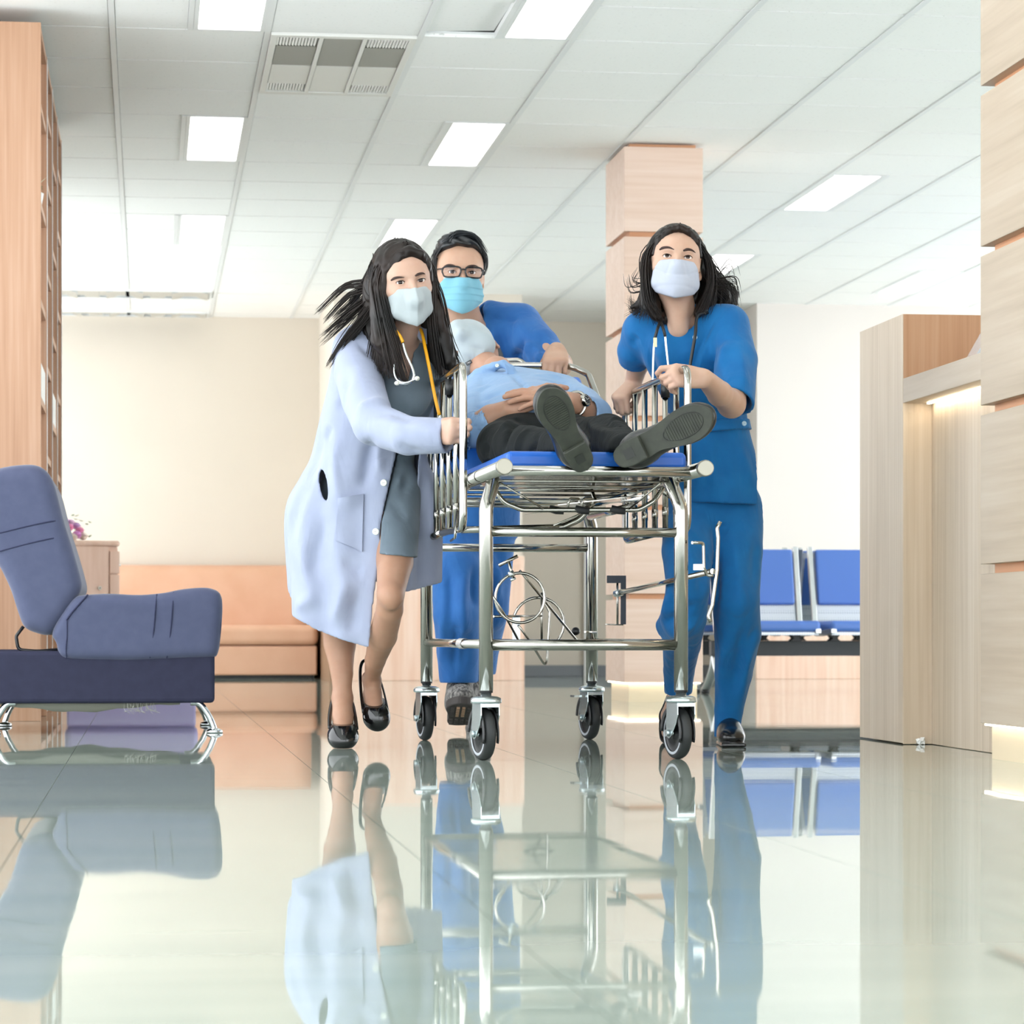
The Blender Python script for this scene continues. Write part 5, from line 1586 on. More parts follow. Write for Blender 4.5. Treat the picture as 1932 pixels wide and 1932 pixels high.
# ---- dress
S_ = Sdf(*bounds([W(560, 1062, 8.3), W(830, 630, 7.8)], .05), .0045)
S_.column([(W(700, 1060, 8.10), .108, .100), (W(694, 1000, 8.12), .130, .115), (W(692, 930, 8.12), .145, .125), (W(706, 865, 8.1), .118, .115), (W(722, 815, 8.07), .112, .105), (W(748, 745, 8.0), .124, .118), (W(756, 690, 7.97), .128, .098), (W(756, 650, 7.97), .125, .07)], .02,
          mod=lambda p, z: .012 * np.sin(6 * p + 14 * z) + .012 * np.sin(3 * p - 9 * z))
S_.chain([W(738, 930, 8.06), W(740, 990, 8.02), W(744, 1075, 7.93)], [.085, .078, .064], .05)
S_.ell(W(774, 752, 7.905), (.055, .045, .055), None, .05); S_.ell(W(735, 752, 7.90), (.055, .045, .055), None, .05)
nv = W(769, 722, 7.86)
def vneck(d, x, y, z):
    u = x * RGT[0] + y * RGT[1]; v = x * FWD[0] + y * FWD[1]
    uc = float(nv @ RGT); vc = float(W(760, 690, 7.97) @ FWD)
    cutv = np.maximum(np.abs(u - uc - .28 * (nv[2] - z)) - .46 * (z - nv[2]), v - vc - .02)
    return np.maximum(d, -cutv)
S_.fn_all(vneck)
def behind_coat(d, x, y, z):
    u = x * np.float32(RGT[0]) + y * np.float32(RGT[1]); v = x * np.float32(FWD[0]) + y * np.float32(FWD[1])
    a = np.interp(z, zo, xl).astype(np.float32) + .002
    return np.maximum(d, np.minimum(np.minimum(a - u, 8.03 - v), float(zrow(850)) - z))
# open hem
hemc = W(700, 1050, 8.05)
S_.fn_all(lambda d, x, y, z: np.maximum(d, hemc[2] + .010 * np.sin(9 * (x * RGT[0] + y * RGT[1])) - z))
S_.cap(W(744, 1085, 7.925), W(742, 1035, 7.975), .056, .060, 0, 's')
S_.fn_all(behind_coat)
V, Q = S_.mesh(1)
V = stroke_folds(V, Q, [([(750, 875), (765, 905), (752, 945)], -.006, .012), ([(768, 870), (745, 930)], .006, .012), ([(735, 940), (770, 985)], -.004, .012)])
obj('dress', (V, Q), M_dress, doc)

# ---- coat
def coat_mod(p, z):
    a = sm(-z, -zrow(800), -zrow(1000))
    up = sm(z, zrow(800), zrow(740))
    return a * (.045 * np.sin(5 * p + 1.1) + .034 * np.sin(8 * p + 2.3 + 2 * z) + .018 * np.sin(13 * p + .4)) + .012 * np.sin(4 * p + 20 * z) * (1 - a) * (1 - up)
S_ = Sdf(*bounds([W(525, 1235, 8.4), W(860, 600, 7.5)], .05), .0045)
S_.column([(W(688, 1240, 8.13), .222, .185), (W(686, 1115, 8.13), .219, .195), (W(684, 966, 8.13), .226, .185), (W(692, 900, 8.12), .196, .17), (W(695, 865, 8.11), .173, .155), (W(706, 800, 8.08), .160, .145), (W(716, 735, 8.03), .150, .135), (W(722, 685, 7.99), .142, .118), (W(728, 645, 7.97), .124, .088), (W(738, 618, 7.96), .085, .068)], .02, mod=coat_mod)
slv = [W(672, 655, 7.94), W(676, 705, 7.87), W(688, 755, 7.78), W(706, 800, 7.70), W(770, 822, 7.605), W(860, 822, 7.545)]
S_.chain(slv, [.062, .068, .064, .060, .053, .046], .045)
S_.chain([W(800, 665, 8.0), W(812, 730, 8.08), W(816, 775, 8.1), W(822, 735, 8.0)], [.058, .055, .05, .042], .03)
S_.shell(.009)
def coat_cut(d, x, y, z):
    u = x * np.float32(RGT[0]) + y * np.float32(RGT[1]); v = x * np.float32(FWD[0]) + y * np.float32(FWD[1])
    a = np.interp(z, zo, xl).astype(np.float32); b_ = np.interp(z, zo, xr).astype(np.float32)
    front = v - float(np.interp(1, [0, 1], [0, W(700, 900, 8.06) @ FWD]))
    op = np.maximum(np.maximum(a - u, u - b_), front)
    h = np.interp(u, hx, hz).astype(np.float32)
    back = sm(v, 8.08, 8.2)
    h = h * (1 - back) + np.float32(zrow(1098, 8.25)) * back
    return np.maximum(np.maximum(d, -op), h - z)
armkeep = S_.d.copy()
S_.fn_all(coat_cut)
# the sleeve crosses in front of the opening: keep it whole
T_ = Sdf(S_.lo, S_.ax[0][-1:].tolist() + S_.ax[1][-1:].tolist() + S_.ax[2][-1:].tolist(), S_.vox)
T_.d = np.full(S_.d.shape, .3, np.float32); T_.n = S_.n; T_.ax = S_.ax
T_.chain(slv, [.062, .068, .064, .060, .053, .046], .045); T_.shell(.009)
T_.fn_all(lambda d, x, y, z: np.maximum(d, float(lat(690, 7.75)) - (x * np.float32(RGT[0]) + y * np.float32(RGT[1]))))
S_.d = smin(S_.d, T_.d, 0.0)
cuff = W(845, 822, 7.555); cdir = nrm(W(860, 822, 7.545) - W(770, 822, 7.605))
cut_plane(S_, cuff, cdir, .075, .08)
S_.ell(W(762, 622, 7.93), (.068, .075, .055), None, .0, 's')
S_.ell(W(611, 915, 7.99), (.011, .07, .046), np.stack([nrm(RGT + UP * .18), FWD, nrm(UP - RGT * .18)], 1), .002, 's')
V, Q = S_.mesh(2)
V = stroke_folds(V, Q, [([(704, 815), (698, 850), (690, 895), (682, 930)], -.010, .012), ([(716, 830), (712, 900)], .006, .012), ([(668, 776), (700, 762), (738, 752)], .009, .012), ([(690, 790), (740, 778), (790, 800)], -.006, .014),
    ([(712, 690), (735, 722), (770, 752)], -.007, .010), ([(745, 740), (775, 772), (800, 782)], .005, .010), ([(640, 815), (632, 880), (640, 960)], .007, .014), ([(610, 800), (596, 870), (575, 920)], -.006, .014), ([(655, 690), (650, 740), (640, 800)], -.006, .014),
    ([(600, 880), (560, 960), (548, 1040)], -.006, .016), ([(618, 965), (598, 1040), (590, 1110)], -.008, .014), ([(640, 1040), (668, 1072), (690, 1080)], -.005, .012), ([(655, 1080), (640, 1140), (625, 1190)], .008, .014), ([(680, 1100), (668, 1160), (660, 1205)], -.008, .014),
    ([(605, 1120), (570, 1140), (550, 1155)], .006, .014), ([(740, 830), (770, 850), (810, 852)], -.005, .012), ([(800, 880), (797, 960), (790, 1040)], -.007, .012), ([(815, 960), (808, 1040)], .006, .012), ([(670, 640), (690, 660), (712, 690)], -.004, .010), ([(760, 800), (800, 812), (835, 815)], .004, .014),
    ([(612, 840), (625, 800)], -.005, .01), ([(560, 1000), (580, 1080), (600, 1170)], .006, .016)])
coat = obj('white_coat', (V, Q), M_coat, doc)
cs = Surf(V, Q)
M_btn = mat('cream_button', srgb(226, 232, 222), 0.35)
for a, b_ in ((724, 911), (709, 1003)):
    p = cs.at(a, b_, .0005)
    button(p, nrm(-FWD * .9 - RGT * .15), .0098, M_btn, coat)
obj('pocket', patch(cs, [(638, 940), (687, 932), (684, 1041), (634, 1020)], 10, 10, .007, .009, .014), M_coat, coat)
# collar and lapels
for pts in ([(775, 602), (805, 620), (806, 650), (790, 640)],):
    Pc = [W(a, b_, 7.87) for a, b_ in pts]
    mid = [p + FWD * .03 for p in Pc]
    obj('collar', MB().grid(np.array([[Pc[0] + FWD * .05, Pc[1] + FWD * .05], [Pc[0], Pc[1]], [(Pc[0] + Pc[3]) / 2 - FWD * .008, (Pc[1] + Pc[2]) / 2 - FWD * .01], [Pc[3], Pc[2]]])).grid(np.array([[Pc[0] + FWD * .054, Pc[1] + FWD * .054], [Pc[0] + FWD * .004, Pc[1] + FWD * .004], [Pc[3] + FWD * .005, Pc[2] + FWD * .005]])), M_coat, coat)
# ---- shoes: patent pumps
def pump(pts, rs, toe, toe_r, R_, cutp, cutn, heel, name='shoe'):
    S_ = Sdf(*bounds(list(pts) + [toe] + ([heel[1]] if heel else []), .06), .0024)
    S_.chain(pts, rs, .015)
    S_.ell(toe, toe_r, R_, .02)
    n = nrm(cutn)
    S_.fn_all(lambda d, x, y, z: np.maximum(d, (x - cutp[0]) * n[0] + (y - cutp[1]) * n[1] + (z - cutp[2]) * n[2]))
    if heel: S_.cap(heel[0], heel[1], .013, .006, .012)
    return S_.mesh(1)
Rw = np.stack([RGT, FWD, UP], 1)
# standing foot
Rt = np.stack([RGT, nrm(FWD * .92 + UP * .38), nrm(UP * .92 - FWD * .38)], 1)
V, Q = pump([W(645, 1332, 8.175), W(647, 1358, 8.09), W(647, 1386, 8.035)], [.031, .0375, .039], W(647, 1391, 8.02), (.043, .050, .034), Rt, W(647, 1367, 8.03), nrm(UP * .97 - FWD * .10), (W(645, 1345, 8.19), W(645, 1398, 8.20)))
V[:, 2] = np.maximum(V[:, 2], .001)
obj('shoe', (V, Q), M_patent, doc)
# side walls rising to the heel
def rim(pts, r, nm='shoe_rim'):
    return obj(nm, MB().tube(catmull(pts, 5), r, n=8, flat=(1.0, .5)), M_patent, doc)
rim([W(622, 1374, 8.03), W(622, 1350, 8.08), W(627, 1322, 8.15), W(636, 1312, 8.19), W(655, 1312, 8.19), W(664, 1325, 8.15), W(670, 1352, 8.08), W(673, 1376, 8.03)], .0055)
Rt2 = np.stack([nrm(RGT + UP * .08), nrm(UP * .92 + FWD * .38), nrm(-FWD * .92 + UP * .38)], 1)
V, Q = pump([W(697, 1285, 8.235), W(704, 1320, 8.175), W(710, 1352, 8.13)], [.029, .034, .036], W(711, 1354, 8.125), (.0355, .040, .026), Rt2, W(706, 1332, 8.12), nrm(UP * .95 - FWD * .28), (W(697, 1270, 8.25), W(694, 1290, 8.33)))
obj('shoe', (V, Q), M_patent, doc)
rim([W(686, 1345, 8.13), W(681, 1305, 8.17), W(680, 1262, 8.22), W(687, 1246, 8.24), W(697, 1252, 8.25), W(715, 1278, 8.22), W(724, 1305, 8.17), W(732, 1340, 8.13)], .0048)

# ---- hair: scalp cap, body of the hair and single strands
S_ = Sdf(*bounds([W(690, 440, 7.65), W(885, 740, 8.0), W(680, 620, 7.9)], .04), .0032)
S_.ell(LD(0, -.020, .040), np.array([.086, .106, .092]) * sD, RD, .01)
S_.ell(LD(0, -.06, -.04), np.array([.082, .06, .09]) * sD, RD, .03)
face = lambda k=0.008: (S_.ell(LD(0.004, .098, -.020), np.array([.061, .062, .092]) * sD, RD, k, 's'))
face()
S_.chain([LD(-.055, .02, .05), LD(-.078, .02, -.01), W(722, 590, 7.78), W(722, 640, 7.80), W(742, 685, 7.81), W(763, 716, 7.81)], [.028, .030, .034, .032, .022, .006], .02)
S_.chain([LD(-.07, -.04, .0), W(706, 575, 7.86), W(702, 620, 7.88), W(712, 665, 7.86)], [.04, .036, .026, .008], .03)
S_.chain([LD(.060, .012, .05), LD(.080, -.005, -.02), W(822, 590, 7.84), W(834, 640, 7.86), W(848, 685, 7.86), W(858, 700, 7.86)], [.022, .022, .024, .028, .020, .006], .02)
S_.chain([LD(.055, -.03, -.05), W(806, 625, 7.9), W(822, 670, 7.88), W(832, 705, 7.88)], [.028, .024, .022, .006], .02)
face(.004)
for sx in (-1, 1):
    S_.chain([LD(.010, .074, .092), LD(.010 + sx * .030, .074, .076), LD(sx * .060, .050, .040), LD(sx * .069, .035, .0)], [.010, .012, .014, .012], .012)
V, Q = S_.mesh(1)
V = V + normals(V, Q) * (.0014 * np.sin(wobble(V * np.array([1, 1, .12]), 5, 16, 2) * 9))[:, None]
hr = obj('hair', (V, Q), M_hair, doc)
out = ([], [])
T0 = LD(.010, .060, .122)
for i in range(48):                                  # left side, from the parting down over the shoulder
    t = i / 47
    a = LD(.006 - .010 * t, .058 - .13 * t, .102 + .024 * math.sin(t * 2.6)); b_ = LD(-.074 - .014 * math.sin(t * 3), .045 - .09 * t, .035 + .02 * t)
    c = W(712 + 22 * (1 - t) * .7, 590, 7.74 + .1 * t); d = W(700 + 66 * (1 - t) ** 1.2, 690 + 28 * (1 - t), 7.75 + .1 * t)
    lock(a, b_, c, d, 7, .003, .009, .0013, .0026, 0, 100 + i, out)
for i in range(26):                                  # right side
    t = i / 25
    a = LD(.010, .058 - .13 * t, .102 + .024 * math.sin(t * 2.6)); b_ = LD(.076 + .014 * math.sin(t * 3), .030 - .08 * t, .03 + .02 * t)
    c = W(812 + 20 * t, 590, 7.80 + .08 * t); d = W(826 + 40 * t, 706 - 12 * t + 14 * math.sin(t * 9), 7.83 + .06 * t)
    lock(a, b_, c, d, 7, .003, .008, .0013, .0026, 0, 200 + i, out)
for i, (ex, ey, mx, my, n_) in enumerate(((600, 588, 655, 540, 9), (612, 604, 660, 555, 8), (608, 632, 655, 590, 7), (622, 622, 668, 585, 7), (618, 690, 650, 640, 9), (626, 680, 668, 620, 9), (640, 665, 676, 620, 8), (606, 648, 660, 600, 4), (630, 600, 672, 560, 7), (868, 690, 846, 640, 6), (860, 672, 842, 620, 5))):
    left = ex < 780
    a = LD(-.05 if left else .06, -.02, .07); b_ = W(718 if left else 826, 520 + .25 * (my - 500) if i != 8 else 480, 7.83)
    lock(a, b_, W(mx, my, 7.86), W(ex, ey, 7.9), n_ * 3, .010, .005, .0008, .0019, 0, 300 + i, out)
obj('hair_strands', strands(out[0], out[1]), M_hair, hr)

# ---- stethoscope round her neck: yellow tubing, steel ear tubes
M_yel = mat('yellow_tubing', srgb(238, 168, 24), 0.35)
M_ivory = mat('ivory_tip', srgb(226, 226, 214), 0.4)
st = thing('stethoscope', W(765, 640, 7.85), 'yellow tubed stethoscope hanging round the neck of the white coated woman', 'stethoscope')
def SP(x, y, Z): return W(x, y, Z)
obj('tubing', MB().tube(catmull([SP(748, 600, 7.93), SP(733, 615, 7.80), SP(744, 622, 7.76), SP(754, 634, 7.755), SP(760, 646, 7.755)], 6), .0052, n=10), M_yel, st)
obj('tubing', MB().tube(catmull([SP(780, 600, 7.95), SP(795, 625, 7.86), SP(803, 660, 7.82), SP(813, 710, 7.80), SP(822, 755, 7.79), SP(829, 783, 7.79)], 6), .0050, n=10), M_yel, st)
obj('ear_tube', MB().tube(catmull([SP(760, 646, 7.755), SP(766, 668, 7.75), SP(777, 692, 7.75), SP(781, 708, 7.745), SP(776, 720, 7.745), SP(765, 724, 7.745), SP(752, 723, 7.745)], 6), .0036, n=10), M_chrome, st)
obj('ear_tube', MB().tube(catmull([SP(757, 640, 7.76), SP(748, 672, 7.77), SP(744, 700, 7.76), SP(750, 717, 7.75), SP(766, 722, 7.74), SP(784, 715, 7.735)], 6), .0032, n=10), M_chrome, st)
for p in (SP(749, 723, 7.745), SP(787, 714, 7.735)):
    obj('ear_tip', MB().ball(p, (.0075, .0065, .0065)), M_ivory, st)
obj('chest_piece_stem', MB().cyl(SP(829, 783, 7.79), SP(831, 792, 7.79), .0045), M_chrome, st)
# ================================================================== nurse in blue (right of the stretcher)
M_skinN = skin_mat('skin_warm', srgb(202, 164, 142), srgb(207, 171, 150))
M_scrub = cloth_mat('blue_scrub', srgb(14, 108, 172), srgb(10, 100, 164), 0.75, wrinkle=.5)
M_maskN = cloth_mat('white_cloth_mask', srgb(184, 190, 206), srgb(188, 194, 209), 0.8)
nur = thing('person', W(1340, HZ, 8.2) * np.array([1, 1, 0]), 'woman in blue scrubs with shoulder length hair holding the right side rail', 'person')
RN = head_axes(1, 11, -4); sN = 0.955
oN = W(1278, 486, 7.93) - RN @ np.array([0, .0735, 0]) * sN
LN_ = lambda x, y, z: oN + RN @ (np.array([x, y, z]) * sN)
lo, hi = bounds([oN, W(1300, 660, 8.05)], .14); hi[2] = oN[2] + .15
S_ = Sdf(lo, hi, .0022)
add_head(S_, RN, oN, sN, jaw=.95, lid=.95)
nbN = W(1287, 610, 8.06)
S_.cap(LN_(0, -.022, -.06), nbN, .048, .049, .03)
S_.cap(LN_(0, .01, -.09), W(1280, 622, 8.0), .030, .030, .03)
S_.ell(W(1290, 650, 8.09), (.095, .060, .065), Rw, .04)
S_.cap(W(1220, 620, 8.1), W(1365, 612, 8.06), .036, .036, .03)
headN = S_.mesh(1)
# left arm (image right): elbow, forearm, hand on the rail
barN = S(.225, TGR, 1.040)
YN = nrm(-RGT * .88 - FWD * .25 + UP * .10); ZN = nrm(-FWD * .75 + RGT * .25 + UP * .45); XN = nrm(UP * .8 + FWD * .3); ZN = nrm(ZN - (ZN @ YN) * YN); XN = nrm(np.cross(YN, ZN)); XN = XN if XN[2] > 0 else -XN
wN = barN - YN * .064 + ZN * .016 - UP * .020
elN = W(1380, 762, 7.84)
S_ = Sdf(*bounds([wN, barN, W(1395, 720, 7.93), elN], .07), .0027)
S_.chain([W(1392, 690, 7.96), elN], [.042, .037], .02)
S_.chain([elN, (elN * .55 + wN * .45) + UP * -.003, wN], [.036, .035, .0245], .02)
add_hand(S_, wN, XN, YN, ZN, [[22, 60, 40], [52, 70, 45], [58, 74, 45], [50, 66, 40]], [(.034, .034, -.022), (.036, .060, -.040), (.022, .080, -.050)], .96)
armN = S_.mesh(1)
# right arm (image left)
barN2 = S(.93, TGR, 1.040)
Y2 = nrm(-UP * .55 - RGT * .55 - FWD * .55); Z2 = nrm(-FWD * .55 - RGT * .55 + UP * .5); Z2 = nrm(Z2 - (Z2 @ Y2) * Y2)
X2 = np.cross(Y2, Z2); X2 = X2 if X2 @ RGT > 0 else -X2
w2 = W(1197, 722, 8.27)
S_ = Sdf(*bounds([w2, W(1180, 765, 8.2), W(1205, 640, 8.2), W(1212, 735, 8.42)], .06), .0024)
S_.chain([W(1205, 650, 8.14), W(1203, 690, 8.22), w2 + UP * .01], [.036, .031, .026], .02)
add_hand(S_, w2, X2, Y2, Z2, GRIP, [(.03, .035, -.02), (.03, .06, -.035), (.012, .075, -.04)], .98)
armN2 = S_.mesh(1)
# raised foot and ankle
S_ = Sdf(*bounds([W(1285, 1290, 8.5), W(1255, 1395, 8.35)], .06), .003)
S_.chain([W(1282, 1285, 8.42), W(1276, 1320, 8.46), W(1266, 1350, 8.44), W(1264, 1380, 8.40)], [.032, .028, .030, .026], .02)
footN = S_.mesh(1)
S_ = Sdf(*bounds([W(1250, 1380, 8.4), W(1400, 610, 7.95)], .06), .0085)
S_.chain([W(1310, 970, 8.18), W(1298, 1110, 8.01), W(1283, 1255, 8.31), W(1279, 1310, 8.44)], [.07, .05, .036, .027], .02)
S_.chain([W(1382, 970, 8.2), W(1388, 1130, 8.1), W(1380, 1290, 8.23), W(1375, 1375, 8.26)], [.07, .05, .036, .027], .02)
S_.column([(W(1345, 970, 8.2), .12, .09), (W(1340, 805, 8.16), .09, .08), (W(1305, 690, 8.10), .088, .065), (W(1291, 625, 8.09), .09, .05)], .02)
S_.cap(W(1378, 625, 8.03), W(1392, 690, 7.96), .045, .042, .02); S_.cap(W(1212, 628, 8.1), W(1205, 660, 8.14), .042, .036, .02)
obj('body', join([headN, armN, armN2, footN, S_.mesh(0)]), M_skinN, nur)
add_eyes(nur, RN, oN, sN, gaze=(-.06, .10))
hN = Surf(*headN)
brows(nur, lambda a, b: hN.at(a, b, .0004), [(1245, 471), (1252, 467.5), (1262, 467), (1272, 471)], [(1289, 473), (1297, 470.5), (1305, 472), (1312, 477)], M_brow, .0023)
make_mask(nur, RN, oN, sN, 'cloth', M_maskN, label='white cloth face mask with soft creases', top0=-.020, slope=.20)

# ---- tunic
S_ = Sdf(*bounds([W(1250, 965, 8.35), W(1440, 575, 7.8), W(1165, 690, 8.2)], .05), .0044)
S_.column([(W(1360, 965, 8.19), .138, .115), (W(1353, 885, 8.18), .126, .108), (W(1342, 806, 8.16), .110, .092), (W(1324, 742, 8.12), .122, .104), (W(1302, 682, 8.08), .134, .112), (W(1293, 632, 8.07), .130, .085), (W(1290, 596, 8.08), .095, .055)], .02,
          mod=lambda p, z: .016 * np.sin(5 * p + 13 * z) * sm(-z, -1.1, -.9) + .010 * np.sin(8 * p - 17 * z))
S_.chain([W(1318, 592, 8.05), W(1372, 612, 8.03)], [.036, .052], .04)
S_.chain([W(1262, 600, 8.07), W(1212, 622, 8.1)], [.036, .050], .04)
S_.chain([W(1374, 618, 8.03), W(1388, 680, 7.96), W(1384, 775, 7.85)], [.060, .062, .058], .03)
S_.chain([W(1211, 626, 8.1), W(1196, 662, 8.14), W(1196, 700, 8.2)], [.052, .048, .042], .03)
S_.shell(.009)
cut_plane(S_, W(1383, 757, 7.87), nrm(W(1384, 775, 7.85) - W(1388, 680, 7.96)) - RGT * .25 , .08, .12)
cut_plane(S_, W(1196, 680, 8.18), nrm(W(1196, 700, 8.2) - W(1196, 662, 8.14)) + RGT * -.15, .07, .1)
cut_plane(S_, W(1360, 953, 8.18), -UP + RGT * -.03, .22, .1)
# neckline: shallow V
ncN = W(1277, 632, 7.98)
S_.ell(W(1284, 598, 8.03), (.046, .085, .048), np.stack([nrm(RGT + UP * .12), FWD, nrm(UP - RGT * .12)], 1), .006, 's')
V, Q = S_.mesh(2)
V = stroke_folds(V, Q, [([(1358, 590), (1330, 640), (1312, 690), (1305, 740)], -.005, .006), ([(1362, 592), (1335, 640), (1317, 690), (1310, 740)], .003, .006), ([(1352, 640), (1340, 700), (1330, 760)], -.008, .010), ([(1370, 640), (1358, 700)], .006, .012),
    ([(1395, 640), (1402, 700), (1405, 745)], .005, .012), ([(1345, 690), (1360, 730), (1395, 745)], -.005, .012), ([(1215, 640), (1235, 700), (1250, 760)], -.007, .012), ([(1240, 640), (1262, 720)], .006, .014), ([(1205, 630), (1190, 655)], -.004, .010),
    ([(1325, 790), (1360, 776), (1395, 780)], -.005, .010), ([(1350, 830), (1360, 880), (1380, 930)], -.005, .012), ([(1395, 830), (1410, 890), (1430, 940)], .006, .014), ([(1330, 830), (1332, 900), (1325, 950)], -.005, .012), ([(1300, 660), (1290, 740)], -.004, .014)])
tun = obj('scrub_top', (V, Q), M_scrub, nur)
ns = Surf(V, Q)
# belt with tab and button
S_ = Sdf(*bounds([W(1262, 820, 8.3), W(1420, 785, 8.0)], .05), .004)
S_.column([(W(1344, 818, 8.16), .1185, .1005), (W(1341, 804, 8.16), .1175, .0995), (W(1338, 791, 8.155), .1180, .1005)], 0)
S_.shell(.008)
def tiltc(d, x, y, z):
    u = x * RGT[0] + y * RGT[1]
    zc = zrow(805, 8.1) + .10 * (u - lat(1345, 8.1))
    return np.maximum(d, np.abs(z - zc) - .0165)
S_.fn_all(tiltc)
belt = obj('belt', S_.mesh(1), M_scrub, tun)
M_btnN = mat('clear_button', srgb(176, 206, 226), 0.25)
for a, b_ in ((1332, 588), (1311, 637)):
    p = ns.at(a, b_, .001)
    if p is not None: button(p, nrm(-FWD + UP * .15), .0072, M_btnN, tun)
button(W(1404, 799, 8.075), nrm(-FWD + RGT * .45), .0072, M_btnN, belt)

# ---- trousers
S_ = Sdf(*bounds([W(1215, 1395, 8.5), W(1450, 930, 7.85)], .05), .0048)
S_.column([(W(1345, 985, 8.2), .130, .105), (W(1345, 930, 8.2), .125, .10), (W(1345, 890, 8.2), .11, .09)], .03)
S_.chain([W(1386, 970, 8.2), W(1388, 1040, 8.14), W(1388, 1130, 8.09), W(1392, 1195, 8.15), W(1384, 1270, 8.22), W(1375, 1340, 8.25), W(1370, 1400, 8.25)], [.086, .078, .069, .068, .055, .042, .036], .03)
S_.chain([W(1305, 975, 8.19), W(1297, 1040, 8.08), W(1298, 1110, 8.0), W(1290, 1165, 8.06), W(1286, 1215, 8.2), W(1281, 1265, 8.33), W(1279, 1330, 8.42)], [.084, .074, .062, .066, .056, .046, .040], .03)
S_.chain([W(1285, 1150, 8.08), W(1252, 1180, 8.14), W(1248, 1192, 8.16)], [.04, .022, .012], .03)
cut_plane(S_, W(1372, 1386, 8.25), -UP + RGT * .2, .08, .1)
cut_plane(S_, W(1280, 1305, 8.4), -UP + FWD * .25, .08, .1)
S_.cap(W(1279, 1330, 8.42), W(1281, 1285, 8.37), .033, .036, 0, 's')
V, Q = S_.mesh(2)
V = stroke_folds(V, Q, [([(1345, 970), (1352, 1060), (1350, 1150), (1345, 1230)], -.007, .010), ([(1380, 990), (1395, 1100), (1400, 1200)], .005, .014), ([(1430, 1000), (1420, 1120)], -.005, .014), ([(1410, 1160), (1395, 1240), (1380, 1320)], -.008, .012),
    ([(1425, 1190), (1405, 1270), (1392, 1350)], .006, .012), ([(1370, 1180), (1362, 1260), (1362, 1340)], .006, .012), ([(1240, 1040), (1262, 1110), (1275, 1160)], -.006, .012), ([(1330, 1060), (1318, 1130)], -.005, .012), ([(1320, 1130), (1275, 1165), (1245, 1185)], -.008, .010),
    ([(1325, 1160), (1290, 1190), (1255, 1205)], .006, .010), ([(1310, 1190), (1285, 1240), (1265, 1290)], -.005, .012), ([(1250, 1170), (1262, 1120)], .006, .012), ([(1300, 1010), (1310, 1080)], .004, .014), ([(1440, 1150), (1420, 1200), (1410, 1250)], -.006, .010)])
obj('trousers', (V, Q), M_scrub, nur)
# ---- shoes
M_leather = mat('black_leather', srgb(24, 24, 26), 0.25, spec=0.6)
S_ = Sdf(*bounds([W(1345, 1412, 8.35), W(1410, 1370, 8.05)], .04), .0026)
S_.ell(W(1380, 1390, 8.16), (.040, .075, .030), Rw, .01); S_.ell(W(1376, 1380, 8.24), (.038, .08, .044), Rw, .03)
S_.box(W(1379, 1404, 8.2) * np.array([1, 1, 0]) + UP * .006, (.036, .11, .006), Rw, .004, .006)
V, Q = S_.mesh(1); V[:, 2] = np.maximum(V[:, 2], .001)
obj('shoe', (V, Q), M_leather, nur)
S_ = Sdf(*bounds([W(1280, 1300, 8.55), W(1250, 1400, 8.3)], .05), .0026)
S_.chain([W(1274, 1322, 8.485), W(1265, 1352, 8.455), W(1262, 1386, 8.405)], [.031, .0345, .031], .02)
S_.fn_all(lambda d, x, y, z: np.maximum(d, (W(1268, 1345, 8.435) @ FWD) - (x * FWD[0] + y * FWD[1]) - .5 * (W(1268, 1362, 8.44)[2] - z)))
obj('shoe', S_.mesh(1), M_leather, nur)

# ---- hair
S_ = Sdf(*bounds([W(1185, 415, 7.8), W(1400, 615, 8.15)], .04), .0032)
S_.ell(LN_(0, -.024, .042), np.array([.086, .104, .092]) * sN, RN, .01)
S_.ell(LN_(0, -.07, -.04), np.array([.084, .06, .09]) * sN, RN, .03)
faceN = lambda k=.008: S_.ell(LN_(0, .098, -.012), np.array([.0625, .064, .092]) * sN, RN, k, 's')
faceN()
S_.chain([LN_(-.058, .0, .055), LN_(-.083, -.01, .0), W(1226, 545, 7.99), W(1228, 575, 7.98), W(1240, 597, 7.97)], [.022, .022, .026, .026, .016], .02)
S_.chain([W(1222, 560, 8.0), W(1206, 575, 8.01), W(1192, 580, 8.01)], [.02, .014, .006], .02)
S_.chain([W(1246, 575, 8.05), W(1254, 600, 8.0), W(1262, 603, 7.99)], [.03, .018, .008], .02)
S_.chain([LN_(.06, -.01, .055), LN_(.087, -.02, .0), W(1346, 530, 8.04), W(1362, 560, 8.06), W(1378, 572, 8.07)], [.024, .024, .028, .026, .010], .02)
S_.chain([W(1340, 545, 8.05), W(1330, 575, 8.03), W(1316, 593, 8.0)], [.03, .026, .012], .02)
S_.chain([W(1360, 540, 8.07), W(1384, 556, 8.09), W(1388, 575, 8.09)], [.02, .014, .005], .02)
faceN(.004)
S_.chain([LN_(-.066, .040, .020), LN_(-.055, .058, .058), LN_(-.028, .074, .084), LN_(.0, .079, .092), LN_(.028, .074, .084), LN_(.055, .058, .058), LN_(.066, .040, .020)], [.010, .010, .009, .009, .009, .010, .010], .012)
V, Q = S_.mesh(1)
V = V + normals(V, Q) * (.0012 * np.sin(wobble(V * np.array([1, 1, .15]), 8, 16, 2) * 9))[:, None]
hrN = obj('hair', (V, Q), M_hair, nur)
out = ([], [])
